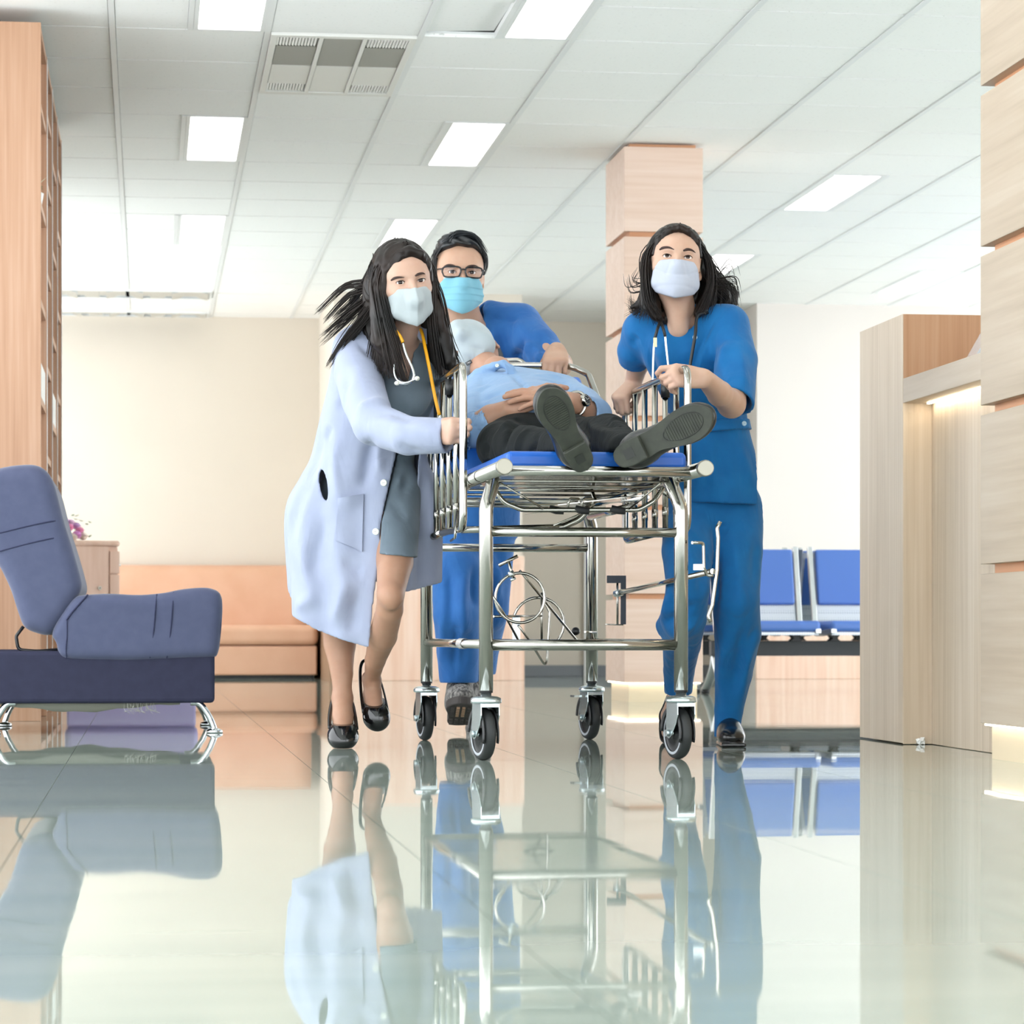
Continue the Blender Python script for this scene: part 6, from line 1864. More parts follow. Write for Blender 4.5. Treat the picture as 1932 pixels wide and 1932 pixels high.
for i in range(24):
    t = i / 23
    a = LN_(-.004, .058 - .13 * t, .102 + .022 * math.sin(t * 2.6)); b_ = LN_(-.083 - .008 * math.sin(t * 3), .028 - .09 * t, .03)
    c = W(1224 - 6 * math.sin(t * 5), 560, 7.94 + .1 * t); d = W(1246 - 52 * t + 10 * math.sin(t * 11), 606 - 18 * t, 7.95 + .08 * t)
    lock(a, b_, c, d, 6, .003, .009, .0010, .0020, 0, 400 + i, out)
for i in range(28):
    t = i / 27
    a = LN_(.004, .058 - .13 * t, .102 + .022 * math.sin(t * 2.6)); b_ = LN_(.086 + .01 * math.sin(t * 3), .025 - .09 * t, .03)
    c = W(1338 + 26 * t, 540, 7.98 + .1 * t); d = W(1312 + 76 * t, 598 - 24 * t + 8 * math.sin(t * 12), 7.98 + .1 * t)
    lock(a, b_, c, d, 6, .003, .010, .0010, .0020, 0, 500 + i, out)
for i, (ex, ey, mx, my, n_) in enumerate(((1186, 566, 1205, 575, 6), (1188, 556, 1196, 590, 5), (1183, 520, 1190, 545, 3), (1206, 508, 1196, 530, 3), (1390, 585, 1380, 540, 9), (1386, 520, 1375, 500, 3), (1374, 578, 1372, 560, 8), (1196, 592, 1205, 590, 6), (1392, 560, 1384, 530, 6), (1242, 612, 1238, 595, 8))):
    left = ex < 1275
    a = LN_(-.07 if left else .07, -.03, .03); b_ = W(1222 if left else 1345, 530 if ey > 430 else 430, 8.0)
    lock(a, b_, W(mx, my, 8.02), W(ex, ey, 8.03), n_ * 2, .010, .006, .0007, .0015, 0, 600 + i, out)
obj('hair_strands', strands(out[0], out[1]), M_hair, hrN)
# ---- black stethoscope
sn = thing('stethoscope', W(1275, 640, 7.96), 'black tubed stethoscope hanging from the neck of the woman in blue scrubs', 'stethoscope')
ZSn = 7.935
obj('tubing', MB().tube(catmull([W(1335, 590, 8.0), W(1316, 596, 7.97), W(1312, 630, 7.95), W(1306, 665, 7.945), W(1302, 690, 7.945), W(1300, 720, 7.95)], 6), .0048, n=10), M_black, sn)
obj('tubing', MB().tube(catmull([W(1236, 590, 8.0), W(1244, 606, ZSn + .03), W(1240, 622, ZSn), W(1235, 640, ZSn)], 6), .0044, n=10), M_black, sn)
obj('tubing', MB().tube(catmull([W(1246, 606, ZSn + .03), W(1252, 622, ZSn), W(1255, 634, ZSn)], 6), .0044, n=10), M_black, sn)
obj('ear_tube', MB().tube(catmull([W(1235, 640, ZSn), W(1233, 670, ZSn), W(1232, 715, ZSn), W(1232, 735, ZSn)], 5), .0034, n=10), M_chrome, sn)
obj('ear_tube', MB().tube(catmull([W(1255, 634, ZSn), W(1257, 655, ZSn), W(1261, 690, ZSn), W(1263, 712, ZSn)], 5), .0034, n=10), M_chrome, sn)
obj('clip', MB().obox(W(1236, 646, ZSn - .004), (.005, .004, .013), Rw), mat('brass_clip', srgb(196, 180, 140), 0.3, 0.8), sn)
# ================================================================== man in blue at the head end
M_skinM = skin_mat('skin_tan', srgb(196, 156, 132), srgb(201, 163, 140))
M_scrubM = cloth_mat('mid_blue_scrub', srgb(48, 110, 180), srgb(42, 102, 172), 0.75, wrinkle=.5)
M_surg = cloth_mat('surgical_blue', srgb(122, 180, 200), srgb(128, 186, 205), 0.8, wrinkle=.1)
man = thing('person', W(890, HZ, 9.35) * np.array([1, 1, 0]), 'man in blue scrubs and glasses leaning over the head of the stretcher', 'person')
RM = head_axes(8, -1, -1); sM = 1.02
oM = W(871.5, 514, 8.97) - RM @ np.array([0, .0735, 0]) * sM
LM = lambda x, y, z: oM + RM @ (np.array([x, y, z]) * sM)
lo, hi = bounds([oM, W(890, 670, 9.1)], .15)
S_ = Sdf(lo, hi, .0024)
add_head(S_, RM, oM, sM, jaw=1.08, lid=.95)
S_.cap(LM(0, -.02, -.06), W(880, 632, 9.16), .058, .060, .03)
S_.ell(W(880, 685, 9.235), (.14, .075, .09), Rw, .05)
S_.cap(W(820, 630, 9.2), W(960, 630, 9.2), .05, .05, .04)
headM = S_.mesh(1)
# left hand (image right) over the top bar of the back rest
bt = None
for q in np.linspace(.1, .5, 81):
    if proj(B(.86, q, .03))[0] >= 1047: bt = B(.86, q, .03); break
YM = nrm(-FWD * .80 - UP * .38 - RGT * .05); ZM = nrm(UP * .85 - FWD * .4); ZM = nrm(ZM - (ZM @ YM) * YM); XM = nrm(np.cross(YM, ZM)); XM = XM if XM @ RGT < 0 else -XM
wM = bt - YM * .074 + ZM * .022
S_ = Sdf(*bounds([wM, bt, W(1060, 690, 9.02)], .07), .0023)
S_.cap(W(1058, 688, 9.06), wM, .034, .028, .02)
add_hand(S_, wM, XM, YM, ZM, [[48, 62, 40], [50, 64, 40], [52, 66, 40], [54, 68, 40]], [(.034, .034, -.022), (.036, .060, -.035), (.024, .08, -.045)], 1.1, spread=4)
handM = S_.mesh(1)
S_ = Sdf(*bounds([W(820, 1000, 9.5), W(1060, 600, 9.05), wM], .05), .008)
S_.cap(LM(0, -.02, -.06), W(895, 650, 9.2), .045, .06, .02)
S_.column([(W(895, 990, 9.4), .13, .09), (W(900, 850, 9.35), .12, .09), (W(900, 700, 9.25), .14, .09), (W(895, 640, 9.22), .13, .06)], .02)
S_.cap(W(985, 620, 9.2), W(1040, 672, 9.05), .05, .045, .02)
S_.cap(W(1040, 672, 9.05), W(1058, 688, 9.06), .045, .036, .02); S_.cap(W(1058, 688, 9.06), wM, .034, .030, .02)
obj('body', join([headM, handM, S_.mesh(0)]), M_skinM, man)
add_eyes(man, RM, oM, sM, gaze=(-.08, -.02))
hM = Surf(*headM)
brows(man, lambda a, b: hM.at(a, b, .0004), [(838, 503), (846, 500), (856, 501), (864, 505)], [(879, 505), (886, 502), (895, 501), (904, 504)], M_brow, .0019)
mk, mks, mkm = make_mask(man, RM, oM, sM, 'pleat', M_surg, label='light blue pleated surgical mask', top0=-.020, slope=.06)
P = [LM(x, .106 - 12 * x * x, -.0225 + .06 * abs(x)) for x in np.linspace(-.056, .056, 15)]
P = [mks.near(p, .0008) for p in P]
obj('mask_edge', MB().tube(P, .0030, n=8, flat=(1, .5)), M_loop, mk)
# ---- glasses
gl = thing('eyeglasses', LM(0, .1, 0), 'black rectangular eyeglasses on the man at the head of the stretcher', 'glasses')
M_frame = mat('black_acetate', srgb(18, 18, 22), 0.2)
M_lens = bpy.data.materials.new('thin_lens_glass'); M_lens.use_nodes = True
N, L = M_lens.node_tree.nodes, M_lens.node_tree.links
tr_ = N.new('ShaderNodeBsdfTransparent'); tr_.inputs[0].default_value = (.97, .96, .98, 1); gs_ = N.new('ShaderNodeBsdfGlossy'); gs_.inputs['Roughness'].default_value = .02
mx_ = N.new('ShaderNodeMixShader'); mx_.inputs[0].default_value = .025
L.new(tr_.outputs[0], mx_.inputs[1]); L.new(gs_.outputs[0], mx_.inputs[2]); L.new(mx_.outputs[0], N['Material Output'].inputs[0])
fr = MB()
for sx in (-1, 1):
    rim_ = []
    for a in np.linspace(0, 2 * math.pi, 28, endpoint=False):
        ca, sa = math.cos(a), math.sin(a)
        e = 4.0
        x = sx * .0355 + .0285 * np.sign(ca) * abs(ca) ** (2 / e); z = -.002 + .0165 * np.sign(sa) * abs(sa) ** (2 / e)
        if sa < 0: x += -(x - sx * .0355) * .10
        y = .1045 - 4.5 * x * x
        rim_.append(LM(x, y, z))
    fr.tube(rim_, .0027 * sM, n=8, closed=True)
    c = np.mean(rim_, 0)
    lens = MB(); lens.add([c] + rim_, [(0, k + 1, (k + 1) % 28 + 1) for k in range(28)])
    obj('lens', lens, M_lens, gl)
    P = [LM(sx * .0605, .088, .006), LM(sx * .070, .078, .008), LM(sx * .079, .02, .010), LM(sx * .080, -.01, .008), LM(sx * .078, -.02, -.006)]
    obj('temple', MB().tube(catmull(P, 4), .0018 * sM, n=8, flat=(1, 1.4)), mat('grey_temple', srgb(120, 120, 124), 0.3, 0.6) if False else M_frame, gl)
fr.tube(catmull([LM(-.0095, .104, .004), LM(0, .1065, .0065), LM(.0095, .104, .004)], 5), .0024 * sM, n=8)
obj('frame', fr, M_frame, gl)
# ---- hair: short, swept sideways
S_ = Sdf(*bounds([oM], .17), .003)
S_.ell(LM(0, -.022, .044), np.array([.084, .104, .090]) * sM, RM, .01)
S_.ell(LM(.0, .025, .095), np.array([.066, .058, .034]) * sM, RM, .03)
S_.ell(LM(0, .112, .014), np.array([.0610, .064, .076]) * sM, RM, .008, 's')
local_fn(S_, oM - .17, oM + .17, RM, oM, sM, lambda x, y, z: np.maximum(-(z - .0 + .6 * np.maximum(-y - .02, 0) - .0 * x) - .03, (y - .055) - 2.0 * (z - .075)), .004, 'i')
for sx in (-1, 1):
    S_.ell(LM(sx * .079, -.012, -.014), np.array([.012, .03, .034]) * sM, RM, .004, 's')
    S_.cap(LM(sx * .073, .020, .04), LM(sx * .0755, .022, .004), .010 * sM, .006 * sM, .012)
V, Q = S_.mesh(1)
Lc = (V - oM) @ np.linalg.inv(RM).T / sM
V = V + normals(V, Q) * (.0026 * np.sin(Lc[:, 2] * 260 + Lc[:, 0] * 120 + 3 * np.sin(Lc[:, 1] * 60)) * sm(Lc[:, 2], .03, .08))[:, None]
M_hairM = vary(mat('black_hair_short', srgb(22, 24, 26), 0.35, spec=0.5), srgb(15, 16, 18), srgb(32, 36, 40), (9, 9, 9), 3)
hm = obj('hair', (V, Q), M_hairM, man)
out = ([], [])
for i in range(46):
    t = i / 45
    a = LM(-.050 + .012 * math.sin(i * 2.3), .066 - .12 * t, .092 + .016 * math.sin(t * 3)); b_ = LM(-.02, .076 - .12 * t, .118 + .008 * math.sin(i * 1.7)); c = LM(.035, .074 - .12 * t, .118); d = LM(.078, .045 - .12 * t, .068)
    lock(a, b_, c, d, 5, .004, .005, .0010, .0018, 0, 700 + i, out)
for i in range(16):
    t = i / 15
    for sx in (-1, 1):
        a = LM(sx * .060, .05 - .11 * t, .085); b_ = LM(sx * .078, .045 - .11 * t, .06); c = LM(sx * .082, .038 - .11 * t, .035); d = LM(sx * .080, .030 - .11 * t, .008)
        lock(a, b_, c, d, 4, .003, .003, .0009, .0015, 0, 800 + i, out)
obj('hair_strands', strands(out[0], out[1]), M_hairM, hm)

# ---- scrub top
S_ = Sdf(*bounds([W(790, 1000, 9.55), W(1075, 560, 8.9)], .05), .0060)
S_.column([(W(893, 1000, 9.4), .155, .12), (W(897, 900, 9.37), .150, .115), (W(900, 780, 9.3), .160, .12), (W(903, 690, 9.24), .170, .115), (W(902, 635, 9.22), .165, .085), (W(895, 598, 9.22), .115, .055)], .02,
          mod=lambda p, z: .012 * np.sin(5 * p + 11 * z))
S_.chain([W(925, 592, 9.2), W(978, 612, 9.2)], [.045, .066], .04)
S_.chain([W(865, 592, 9.2), W(815, 615, 9.2)], [.045, .066], .04)
S_.chain([W(982, 616, 9.19), W(1018, 655, 9.1), W(1060, 716, 8.98)], [.070, .066, .060], .03)
S_.chain([W(812, 620, 9.2), W(795, 690, 9.15)], [.068, .062], .03)
S_.shell(.011)
cut_plane(S_, W(1046, 694, 9.02), nrm(W(1060, 716, 8.98) - W(1018, 655, 9.1)), .085, .12)
nv2 = W(888, 655, 9.1)
def vneck2(d, x, y, z):
    u = x * RGT[0] + y * RGT[1]; v = x * FWD[0] + y * FWD[1]
    uc = float(W(874, 655, 9.1) @ RGT); vc = float(W(880, 650, 9.2) @ FWD)
    return np.maximum(d, -np.maximum(np.abs(u - uc) - .42 * (z - nv2[2]) - .004, v - vc))
S_.fn_all(vneck2)
S_.ell(W(880, 598, 9.18), (.058, .07, .05), None, .0, 's')
V, Q = S_.mesh(2)
V = stroke_folds(V, Q, [([(930, 590), (935, 600), (965, 604), (985, 600)], -.004, .006), ([(990, 632), (978, 665), (972, 690)], -.012, .010), ([(975, 600), (998, 640)], .004, .012), ([(925, 600), (928, 650), (935, 690)], .006, .014), ([(945, 610), (955, 660), (972, 690)], -.006, .012),
    ([(1010, 625), (1030, 655), (1040, 665)], -.007, .012), ([(1002, 640), (990, 670)], .006, .012), ([(1040, 640), (1062, 675)], .004, .010), ([(910, 610), (912, 680)], -.004, .012), ([(1020, 660), (1010, 690)], .005, .012)])
obj('scrub_top', (V, Q), M_scrubM, man)
# ---- trousers and trainers
S_ = Sdf(*bounds([W(800, 1300, 9.9), W(985, 950, 9.05)], .06), .0055)
S_.column([(W(893, 1010, 9.42), .15, .115), (W(893, 960, 9.42), .145, .11)], .03)
S_.chain([W(865, 990, 9.4), W(862, 1080, 9.26), W(862, 1160, 9.2), W(864, 1230, 9.27), W(866, 1310, 9.32)], [.095, .086, .078, .070, .062], .03)
S_.chain([W(922, 990, 9.42), W(920, 1080, 9.36), W(918, 1150, 9.36), W(908, 1220, 9.6), W(902, 1300, 9.8)], [.092, .082, .074, .062, .055], .03)
cut_plane(S_, W(866, 1288, 9.3), -UP, .09, .12); cut_plane(S_, W(902, 1272, 9.75), -UP, .08, .12)
V, Q = S_.mesh(2)
V = stroke_folds(V, Q, [([(845, 1050), (850, 1130), (845, 1220)], -.008, .012), ([(880, 1060), (872, 1140), (880, 1230)], .010, .014), ([(895, 1060), (893, 1150)], -.010, .010), ([(862, 1150), (856, 1280)], -.008, .010), ([(880, 1180), (872, 1270)], -.006, .012), ([(940, 1060), (935, 1150)], .008, .014), ([(838, 1150), (832, 1270)], .006, .012), ([(935, 1020), (950, 1080)], -.006, .012)])
obj('trousers', (V, Q), M_scrubM, man)
M_knit = vary(mat('grey_knit', srgb(104, 100, 98), 0.8), srgb(70, 68, 68), srgb(150, 146, 142), (160, 160, 60), 3, .4, .6, bump=.5, bscale=(300, 300, 120), dist=.002)
M_soleG = mat('dark_sole', srgb(64, 58, 56), 0.7)
def trainer(heel, fwd, up, s=1.0):
    fwd = nrm(fwd); up = nrm(up - (up @ fwd) * fwd); sd = np.cross(fwd, up)
    L_ = lambda a, b, c: heel + s * (a * sd + b * fwd + c * up)
    R_ = np.stack([sd, fwd, up], 1)
    S_ = Sdf(*bounds([L_(0, 0, .05), L_(0, .28, .03)], .09), .0032)
    S_.ell(L_(0, .06, .055), np.array([.038, .065, .055]) * s, R_, .02)
    S_.ell(L_(0, .15, .045), np.array([.042, .10, .042]) * s, R_, .04)
    S_.ell(L_(0, .215, .032), np.array([.046, .062, .028]) * s, R_, .03)
    S_.cap(L_(0, .04, .06), L_(0, .03, .11), .040 * s, .040 * s, .03)
    S_.fn_all(lambda d, x, y, z: np.maximum(d, -((x - heel[0]) * up[0] + (y - heel[1]) * up[1] + (z - heel[2]) * up[2] - .012 * s)))
    sh_ = obj('shoe', S_.mesh(1), M_knit, man)
    outl = [(-.030, .0), (-.036, .04), (-.033, .09), (-.040, .16), (-.047, .21), (-.040, .255), (-.018, .283), (.012, .286), (.036, .262), (.048, .215), (.042, .16), (.035, .09), (.037, .04), (.030, 0), (.014, -.012), (-.014, -.012)]
    outl = catmull([(a, b, 0) for a, b in outl], 3, True)[:, :2] * s
    sl = obj('sole', MB().prism([(a, b) for a, b in outl], -.006 * s, .020 * s, R_, heel), M_soleG, sh_, bevel=.004)
    mt_ = mat('tan_tread', srgb(176, 140, 112), 0.7)
    for a in (-.026, -.009, .009, .026):
        for b_ in (.03, .055, .08, .14, .165, .19, .215, .24):
            obj('tread_block', MB().obox(L_(a, b_, -.008), np.array([.005, .007, .004]) * s, R_), mt_ if (b_ > .1 and abs(a) < .02) else M_soleG, sl)
    for k in range(5):
        b_ = .115 + .02 * k; zt_ = .086 - .012 * k
        obj('lace', MB().tube(catmull([L_(-.026, b_, zt_ - .012), L_(0, b_ + .004, zt_ + .004), L_(.026, b_, zt_ - .012)], 4), .0028 * s, n=6), M_knit, sh_)
trainer(W(864, 1364, 9.34), -FWD * .96 + UP * .26 + RGT * .06, UP * .96 + FWD * .26, 1.02)
trainer(W(903, 1335, 9.86), -FWD * .75 - UP * .55, UP * .7 - FWD * .5, .98)
# ================================================================== patient lying on the stretcher
M_skinP = skin_mat('skin_medium', srgb(190, 146, 122), srgb(195, 153, 130))
M_shirt = cloth_mat('light_blue_shirt', srgb(142, 175, 212), srgb(137, 169, 208), 0.75, wrinkle=.45)
M_trou = cloth_mat('black_trousers', srgb(17, 22, 23), srgb(13, 18, 19), 0.85, sheen=0.0, wrinkle=.6)
M_maskP = cloth_mat('pale_mask_cloth', srgb(182, 193, 198), srgb(177, 189, 195), 0.8)
pat = thing('person', S(.75, .27, .80), 'patient in light blue shirt and dark trousers lying on the stretcher, soles towards camera', 'person')
oP = W(893, 668, 8.80)
FP = nrm(UP * .78 - RGT * .48 - FWD * .22); UPh = nrm(FWD * .80 - RGT * .12 + UP * .25); UPh = nrm(UPh - (UPh @ FP) * FP); XP = np.cross(FP, UPh); XP = XP if XP @ RGT > 0 else -XP
RP = np.stack([XP, FP, UPh], 1); sP = 1.0
LP = lambda x, y, z: oP + RP @ (np.array([x, y, z]) * sP)
S_ = Sdf(*bounds([oP, W(945, 715, 8.6)], .15), .0028)
add_head(S_, RP, oP, sP, jaw=1.05)
S_.cap(LP(0, -.02, -.07), W(935, 708, 8.62), .050, .050, .03)
S_.ell(W(950, 742, 8.60), (.09, .11, .04), Rw, .05)
headP = S_.mesh(1)
# forearm from the left with hand on the belly
zb = 8.02
elP = W(893, 812, 8.12); wP = W(962, 772, 8.0)
Yp = nrm(W(1010, 746, 8.0) - wP); Zp = nrm(UP * .75 - FWD * .65); Zp = nrm(Zp - (Zp @ Yp) * Yp); Xp = np.cross(Yp, Zp); Xp = Xp if Xp @ UP > 0 else -Xp
S_ = Sdf(*bounds([elP, wP, W(1040, 735, 8.0)], .06), .0023)
S_.chain([elP, (elP + wP) / 2 + UP * .004, wP], [.042, .040, .028], .02)
add_hand(S_, wP, Xp, Yp, Zp, [[14, 22, 14], [12, 20, 12], [14, 22, 12], [18, 26, 14]], [(.032, .036, -.008), (.044, .062, -.012), (.046, .085, -.014)], 1.04, spread=2)
armP = S_.mesh(1)
# forearm from the right with the watch
el2 = W(1118, 782, 8.12); wq = W(1070, 757, 8.01)
Yq = nrm(W(990, 742, 7.97) - wq); Zq = nrm(UP * .8 - FWD * .6); Zq = nrm(Zq - (Zq @ Yq) * Yq); Xq = np.cross(Yq, Zq); Xq = Xq if Xq @ UP > 0 else -Xq
S_ = Sdf(*bounds([el2, wq, W(945, 735, 7.95)], .06), .0023)
S_.chain([el2, (el2 + wq) / 2 + UP * .004, wq], [.042, .038, .028], .02)
add_hand(S_, wq, Xq, Yq, Zq, [[8, 14, 10], [8, 14, 10], [10, 16, 10], [14, 20, 12]], [(.030, .036, -.006), (.040, .064, -.008), (.040, .088, -.010)], 1.04, spread=3)
armP2 = S_.mesh(1)
S_ = Sdf(*bounds([W(900, 830, 8.0), W(1130, 700, 8.7)], .06), .009)
spine = [W(1020, 835, 8.06), W(1008, 802, 8.22), W(988, 775, 8.42), W(962, 750, 8.58)]
for a, c in zip(spine[:-1], spine[1:]): S_.cap(a, c, .070, .070, .02)
S_.cap(W(905, 745, 8.5), elP, .045, .042, .02); S_.cap(W(1065, 745, 8.5), el2, .045, .042, .02); S_.cap(spine[-1], W(905, 745, 8.5), .06, .05, .02); S_.cap(spine[-1], W(1065, 745, 8.5), .06, .05, .02)
S_.cap(spine[-1], W(938, 702, 8.62), .06, .05, .02)
obj('body', join([headP, armP, armP2, S_.mesh(0)]), M_skinP, pat)
# mask over the whole lower face, seen from under the chin, with a small black label
S_ = Sdf(*bounds([oP], .16), .0024)
S_.ell(LP(0, .030, -.045), np.array([.074, .080, .082]) * sP, RP, .01)
S_.ell(LP(0, .025, .03), np.array([.080, .085, .070]) * sP, RP, .05)
S_.cap(LP(0, .105, -.02), LP(0, .090, -.108), .016, .016, .03)
S_.cap(LP(-.050, -.005, -.10), LP(.045, .02, -.098), .036, .032, .03)
local_fn(S_, oP - .16, oP + .16, RP, oP, sP, lambda x, y, z: np.maximum(-.072 - y - .12 * z + .5 * np.maximum(x, 0), z - .085), .004, 'i')
V, Q = S_.mesh(1)
V = stroke_folds(V, Q, [([(880, 650), (905, 660), (920, 672)], -.003, .006), ([(868, 665), (890, 680), (905, 690)], -.003, .006), ([(890, 700), (905, 672), (925, 650)], .003, .006)])
pm = obj('face_mask', (V, Q), M_maskP, pat)
ps = Surf(V, Q)
lb = ps.at(884.5, 684.5, .001)
if lb is not None:
    Rl = np.stack([nrm(RGT * .86 + UP * .5), -FWD, nrm(UP * .86 - RGT * .5)], 1)
    tg = obj('mask_label', MB().obox(lb - FWD * .004, (.0095, .0012, .0055), Rl), M_black, pm)
    obj('label_border', MB().obox(lb - FWD * .0056, (.0066, .0004, .0029), Rl), M_white, tg)
    obj('label_field', MB().obox(lb - FWD * .0062, (.0060, .0004, .0023), Rl), M_black, tg)
    obj('label_word', MB().obox(lb - FWD * .0068, (.0034, .0003, .0008), Rl), M_white, tg)
obj('hair', (lambda s_: (s_.ell(LP(0, -.03, .05), np.array([.084, .10, .088]), RP, .01), local_fn(s_, oP - .17, oP + .17, RP, oP, 1.0, lambda x, y, z: np.maximum(y - .02, -z - .02), .003, 'i'), s_.mesh(1))[2])(Sdf(*bounds([oP], .16), .004)), M_hairM, pat)

# ---- shirt
S_ = Sdf(*bounds([W(870, 850, 7.95), W(1150, 680, 8.75)], .06), .0054)
def along(a, b, ru, rt, k):
    d = nrm(b - a); u = nrm(RGT - (RGT @ d) * d); n = np.cross(u, d)
    S_.ell((a + b) / 2, (ru, np.linalg.norm(b - a) * .75, rt), np.stack([u, d, n], 1), k)
along(W(1022, 832, 8.03), W(1008, 796, 8.24), .185, .100, .02)
along(W(1010, 797, 8.2), W(990, 770, 8.42), .190, .100, .06)
along(W(990, 764, 8.4), W(968, 746, 8.58), .180, .090, .06)
S_.chain([W(965, 742, 8.58), W(912, 745, 8.52), W(896, 778, 8.32), W(893, 815, 8.12), W(925, 795, 8.06)], [.07, .064, .058, .054, .046], .04)
S_.chain([W(968, 742, 8.58), W(1062, 750, 8.52), W(1098, 768, 8.32), W(1120, 785, 8.12), W(1090, 772, 8.05)], [.07, .066, .060, .054, .046], .04)
S_.ell(W(922, 690, 8.62), (.046, .062, .034), Rw, .004, 's')
S_.chain([W(884, 716, 8.56), W(900, 704, 8.51), (W(915, 697, 8.49)), W(932, 691, 8.475), W(950, 686, 8.465), W(964, 696, 8.45), W(974, 710, 8.44)], [.010, .013, .013, .013, .012, .012, .008], .010)
S_.cap(W(917, 800, 8.08), W(965, 766, 8.01), .044, .044, 0, 's')
S_.cap(W(1098, 776, 8.06), W(1062, 755, 7.99), .044, .044, 0, 's')
V, Q = S_.mesh(2)
V = stroke_folds(V, Q, [([(960, 700), (985, 725), (1000, 745)], -.005, .006), ([(905, 760), (930, 745), (960, 738)], -.005, .010), ([(1010, 715), (1050, 722), (1085, 745)], -.005, .010), ([(1000, 708), (1045, 710), (1075, 725)], .004, .010), ([(1070, 740), (1095, 745), (1115, 765)], -.005, .008), ([(895, 790), (905, 770), (925, 765)], -.005, .008), ([(900, 740), (925, 725)], .004, .010), ([(1040, 735), (1070, 745)], .004, .01)])
sh = obj('shirt', (V, Q), M_shirt, pat)
ss = Surf(V, Q)
# collar flaps, placket and cuff
def flap(pts, Z, dz=.0):
    P = [W(a, b, Z) for a, b in pts]
    f_ = MB().add([P[0], P[1], P[2], P[3]], [(0, 1, 2, 3)], True).add([p + FWD * .006 for p in P][::-1], [(0, 1, 2, 3)], True)
    for i in range(4):
        j = (i + 1) % 4
        f_.add([P[i], P[j], P[j] + FWD * .006, P[i] + FWD * .006], [(3, 2, 1, 0)])
    return obj('collar_flap', f_, M_shirt, sh)
flap([(951, 684), (966, 697), (977, 713), (957, 704)], 8.425)
button(W(938, 690, 8.457), nrm(-FWD + UP * .4), .006, M_btn, sh)
S_ = Sdf(*bounds([W(888, 840, 8.1), W(930, 780, 8.1)], .06), .004)
S_.cap(W(880, 835, 8.13), W(903, 806, 8.09), .053, .052, 0); S_.cap(W(875, 845, 8.14), W(925, 792, 8.05), .045, .044, 0, 's')
cut_plane(S_, W(904, 805, 8.09), nrm(W(962, 772, 8.0) - elP), .08, .1)
obj('cuff', S_.mesh(1), M_shirt, sh)

# ---- trousers
S_ = Sdf(*bounds([W(880, 890, 7.05), W(1215, 770, 8.25)], .06), .0054)
along(W(1030, 838, 7.90), W(1015, 828, 8.08), .178, .080, .02)
S_.chain([W(978, 842, 8.02), W(948, 842, 7.75), W(946, 842, 7.55), W(1000, 842, 7.36), W(1080, 852, 7.12)], [.078, .072, .064, .054, .048], .05)
S_.chain([W(1068, 840, 8.02), W(1120, 834, 7.75), W(1146, 824, 7.55), W(1160, 834, 7.36), W(1182, 852, 7.12)], [.078, .070, .062, .054, .048], .05)
topm = .795
S_.fn_all(lambda d, x, y, z: np.maximum(d, topm - z))
V, Q = S_.mesh(2)
V = stroke_folds(V, Q, [([(985, 790), (960, 815), (945, 860)], -.008, .008), ([(1000, 800), (980, 835), (975, 865)], .007, .010), ([(920, 830), (915, 870)], -.006, .010), ([(1020, 810), (1005, 850), (1010, 875)], -.007, .008), ([(1090, 790), (1110, 820), (1110, 850)], -.008, .008), ([(1120, 785), (1150, 800), (1180, 805)], -.007, .008), ([(1105, 800), (1135, 815), (1165, 820)], .006, .008), ([(1150, 790), (1185, 795)], .005, .008), ([(935, 815), (960, 800), (990, 782)], .006, .010)])
obj('trousers', (V, Q), M_trou, pat)
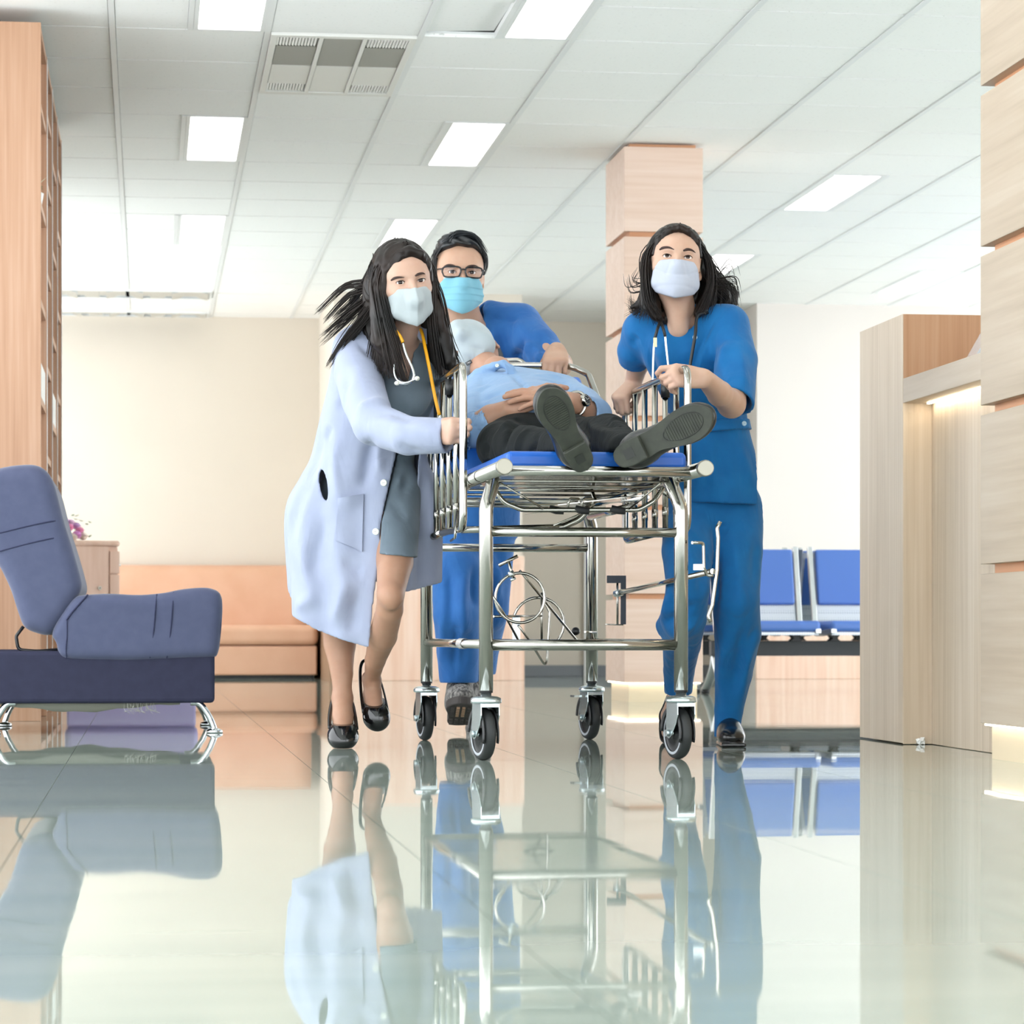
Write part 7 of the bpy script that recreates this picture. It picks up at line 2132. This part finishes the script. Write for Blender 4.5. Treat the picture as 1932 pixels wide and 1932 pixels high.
# ---- black shoes, soles facing the camera
M_sole = vary(mat('dark_olive_sole', srgb(48, 51, 43), 0.6), srgb(42, 45, 38), srgb(54, 57, 48), (40, 40, 40), 3)
M_sole2 = mat('sole_edge', srgb(34, 36, 32), 0.5)
M_shoeU = mat('black_shoe_leather', srgb(22, 24, 24), 0.3, spec=0.6)
def dress_shoe(heel_px, toe_px, Zh, Zt, flip):
    h = W(*heel_px, Zh); t_ = W(*toe_px, Zt)
    A = nrm(t_ - h); n = nrm(-FWD - (-FWD @ A) * A); w_ = np.cross(A, n) * flip
    k = np.linalg.norm(t_ - h) / .285
    R_ = np.stack([A, w_, n], 1)
    L_ = lambda a, b, c: h + k * a * A + b * w_ + c * n
    hw = [(0.0, .004, -.004), (.006, .019, -.019), (.025, .030, -.029), (.055, .033, -.032), (.085, .031, -.030), (.12, .029, -.030), (.16, .039, -.037), (.195, .047, -.043), (.225, .048, -.041), (.25, .042, -.034), (.27, .030, -.022), (.282, .014, -.008), (.285, .004, .002)]
    out_ = [(a, b) for a, b, c in hw] + [(a, c) for a, b, c in hw[::-1]]
    out_ = catmull([(a, b, 0) for a, b in out_], 3, True)[:, :2] * np.array([k, 1.0])
    sho = obj('shoe', (lambda s_: (s_.ell(L_(.045, 0, -.035), np.array([.052 * k, .034, .045]), R_, .02), s_.ell(L_(.13, 0, -.045), np.array([.10 * k, .038, .040]), R_, .04), s_.ell(L_(.215, .003, -.022), np.array([.072 * k, .048, .026]), R_, .03),
        s_.cap(L_(.045, 0, -.05), L_(.045, 0, -.10), .040 * k, .044 * k, .03), local_fn(s_, h - .4, h + .4, R_, h, k, lambda x, y, z: z + .006, 0, 'i'), s_.mesh(1))[5])(Sdf(*bounds([h, t_, L_(.1, 0, -.1)], .06), .003)), M_shoeU, pat)
    sl = obj('sole', MB().prism([(a, b) for a, b in out_], -.012 * k, 0.0, R_, h), M_sole, sho, bevel=.003)
    hl = [p for p in out_ if p[0] <= .088 * k]
    hl = sorted(hl, key=lambda p: math.atan2(p[1], p[0] - .045 * k))
    obj('heel', MB().prism(hl, 0.0005, .017 * k, R_, h), M_sole, sl, bevel=.003)
    ov = [L_(.200 + .058 * math.cos(a), .003 + (.028 + .004 * math.cos(a)) * math.sin(a), .0005) for a in np.linspace(0, 2 * math.pi, 40, endpoint=False)]
    obj('tread_ring', MB().tube(ov, .0013, n=6, closed=True), M_sole2, sl)
    for i in range(15):
        a = .152 + .0069 * i
        b_ = .026 * math.sqrt(max(0, 1 - ((a - .2) / .056) ** 2))
        if b_ < .004: continue
        obj('tread_rib', MB().obox(L_(a, .003, .0006), (.0017 * k, b_, .0011), R_), M_sole, sl)
    obj('heel_mark', MB().obox(L_(.045, 0, .0172), (.014 * k, .013 * k, .0005), R_), M_sole2, sl)
dress_shoe((1104, 884), (1026, 737), 7.02, 6.90, 1)
dress_shoe((1164, 868), (1341, 776), 7.03, 6.90, 1)
# ---- wristwatch
wc_ = W(1087, 762, 7.965); wd = nrm(wq - el2)
wt = thing('wristwatch', wc_, 'steel wristwatch with black dial on the wrist of the lying patient', 'watch')
nw = nrm(-FWD * .75 + UP * .35 + RGT * .5); nw = nrm(nw - (nw @ wd) * wd); sw = np.cross(wd, nw)
axc = wq * .72 + el2 * .28
ringp = [axc + .036 * (math.cos(a) * nw + math.sin(a) * sw) for a in np.linspace(0, 2 * math.pi, 30, endpoint=False)]
obj('bracelet', MB().tube(ringp, .008, n=8, closed=True, flat=(1.0, .3), up=wd), M_steel, wt)
cc = axc + nw * .0375
obj('case', MB().lathe([(.0185, -.004), (.0195, .002), (.0185, .006), (.0165, .008)], cc, nw, n=28), M_steel, wt)
obj('dial', MB().lathe([(.0001, .0070), (.0165, .0070)], cc, nw, n=28), M_black, wt)
for a_, l_ in ((.6, .010), (2.4, .013)):
    e_ = math.cos(a_) * wd + math.sin(a_) * sw
    obj('hand', MB().cyl(cc + nw * .0076, cc + nw * .0076 + e_ * l_, .0007, n=5), M_white, wt)
for q in range(12):
    a_ = q * math.pi / 6; e_ = math.cos(a_) * wd + math.sin(a_) * sw
    obj('hour_mark', MB().cyl(cc + nw * .0074 + e_ * .0125, cc + nw * .0074 + e_ * .0152, .0007, n=5), M_white, wt)
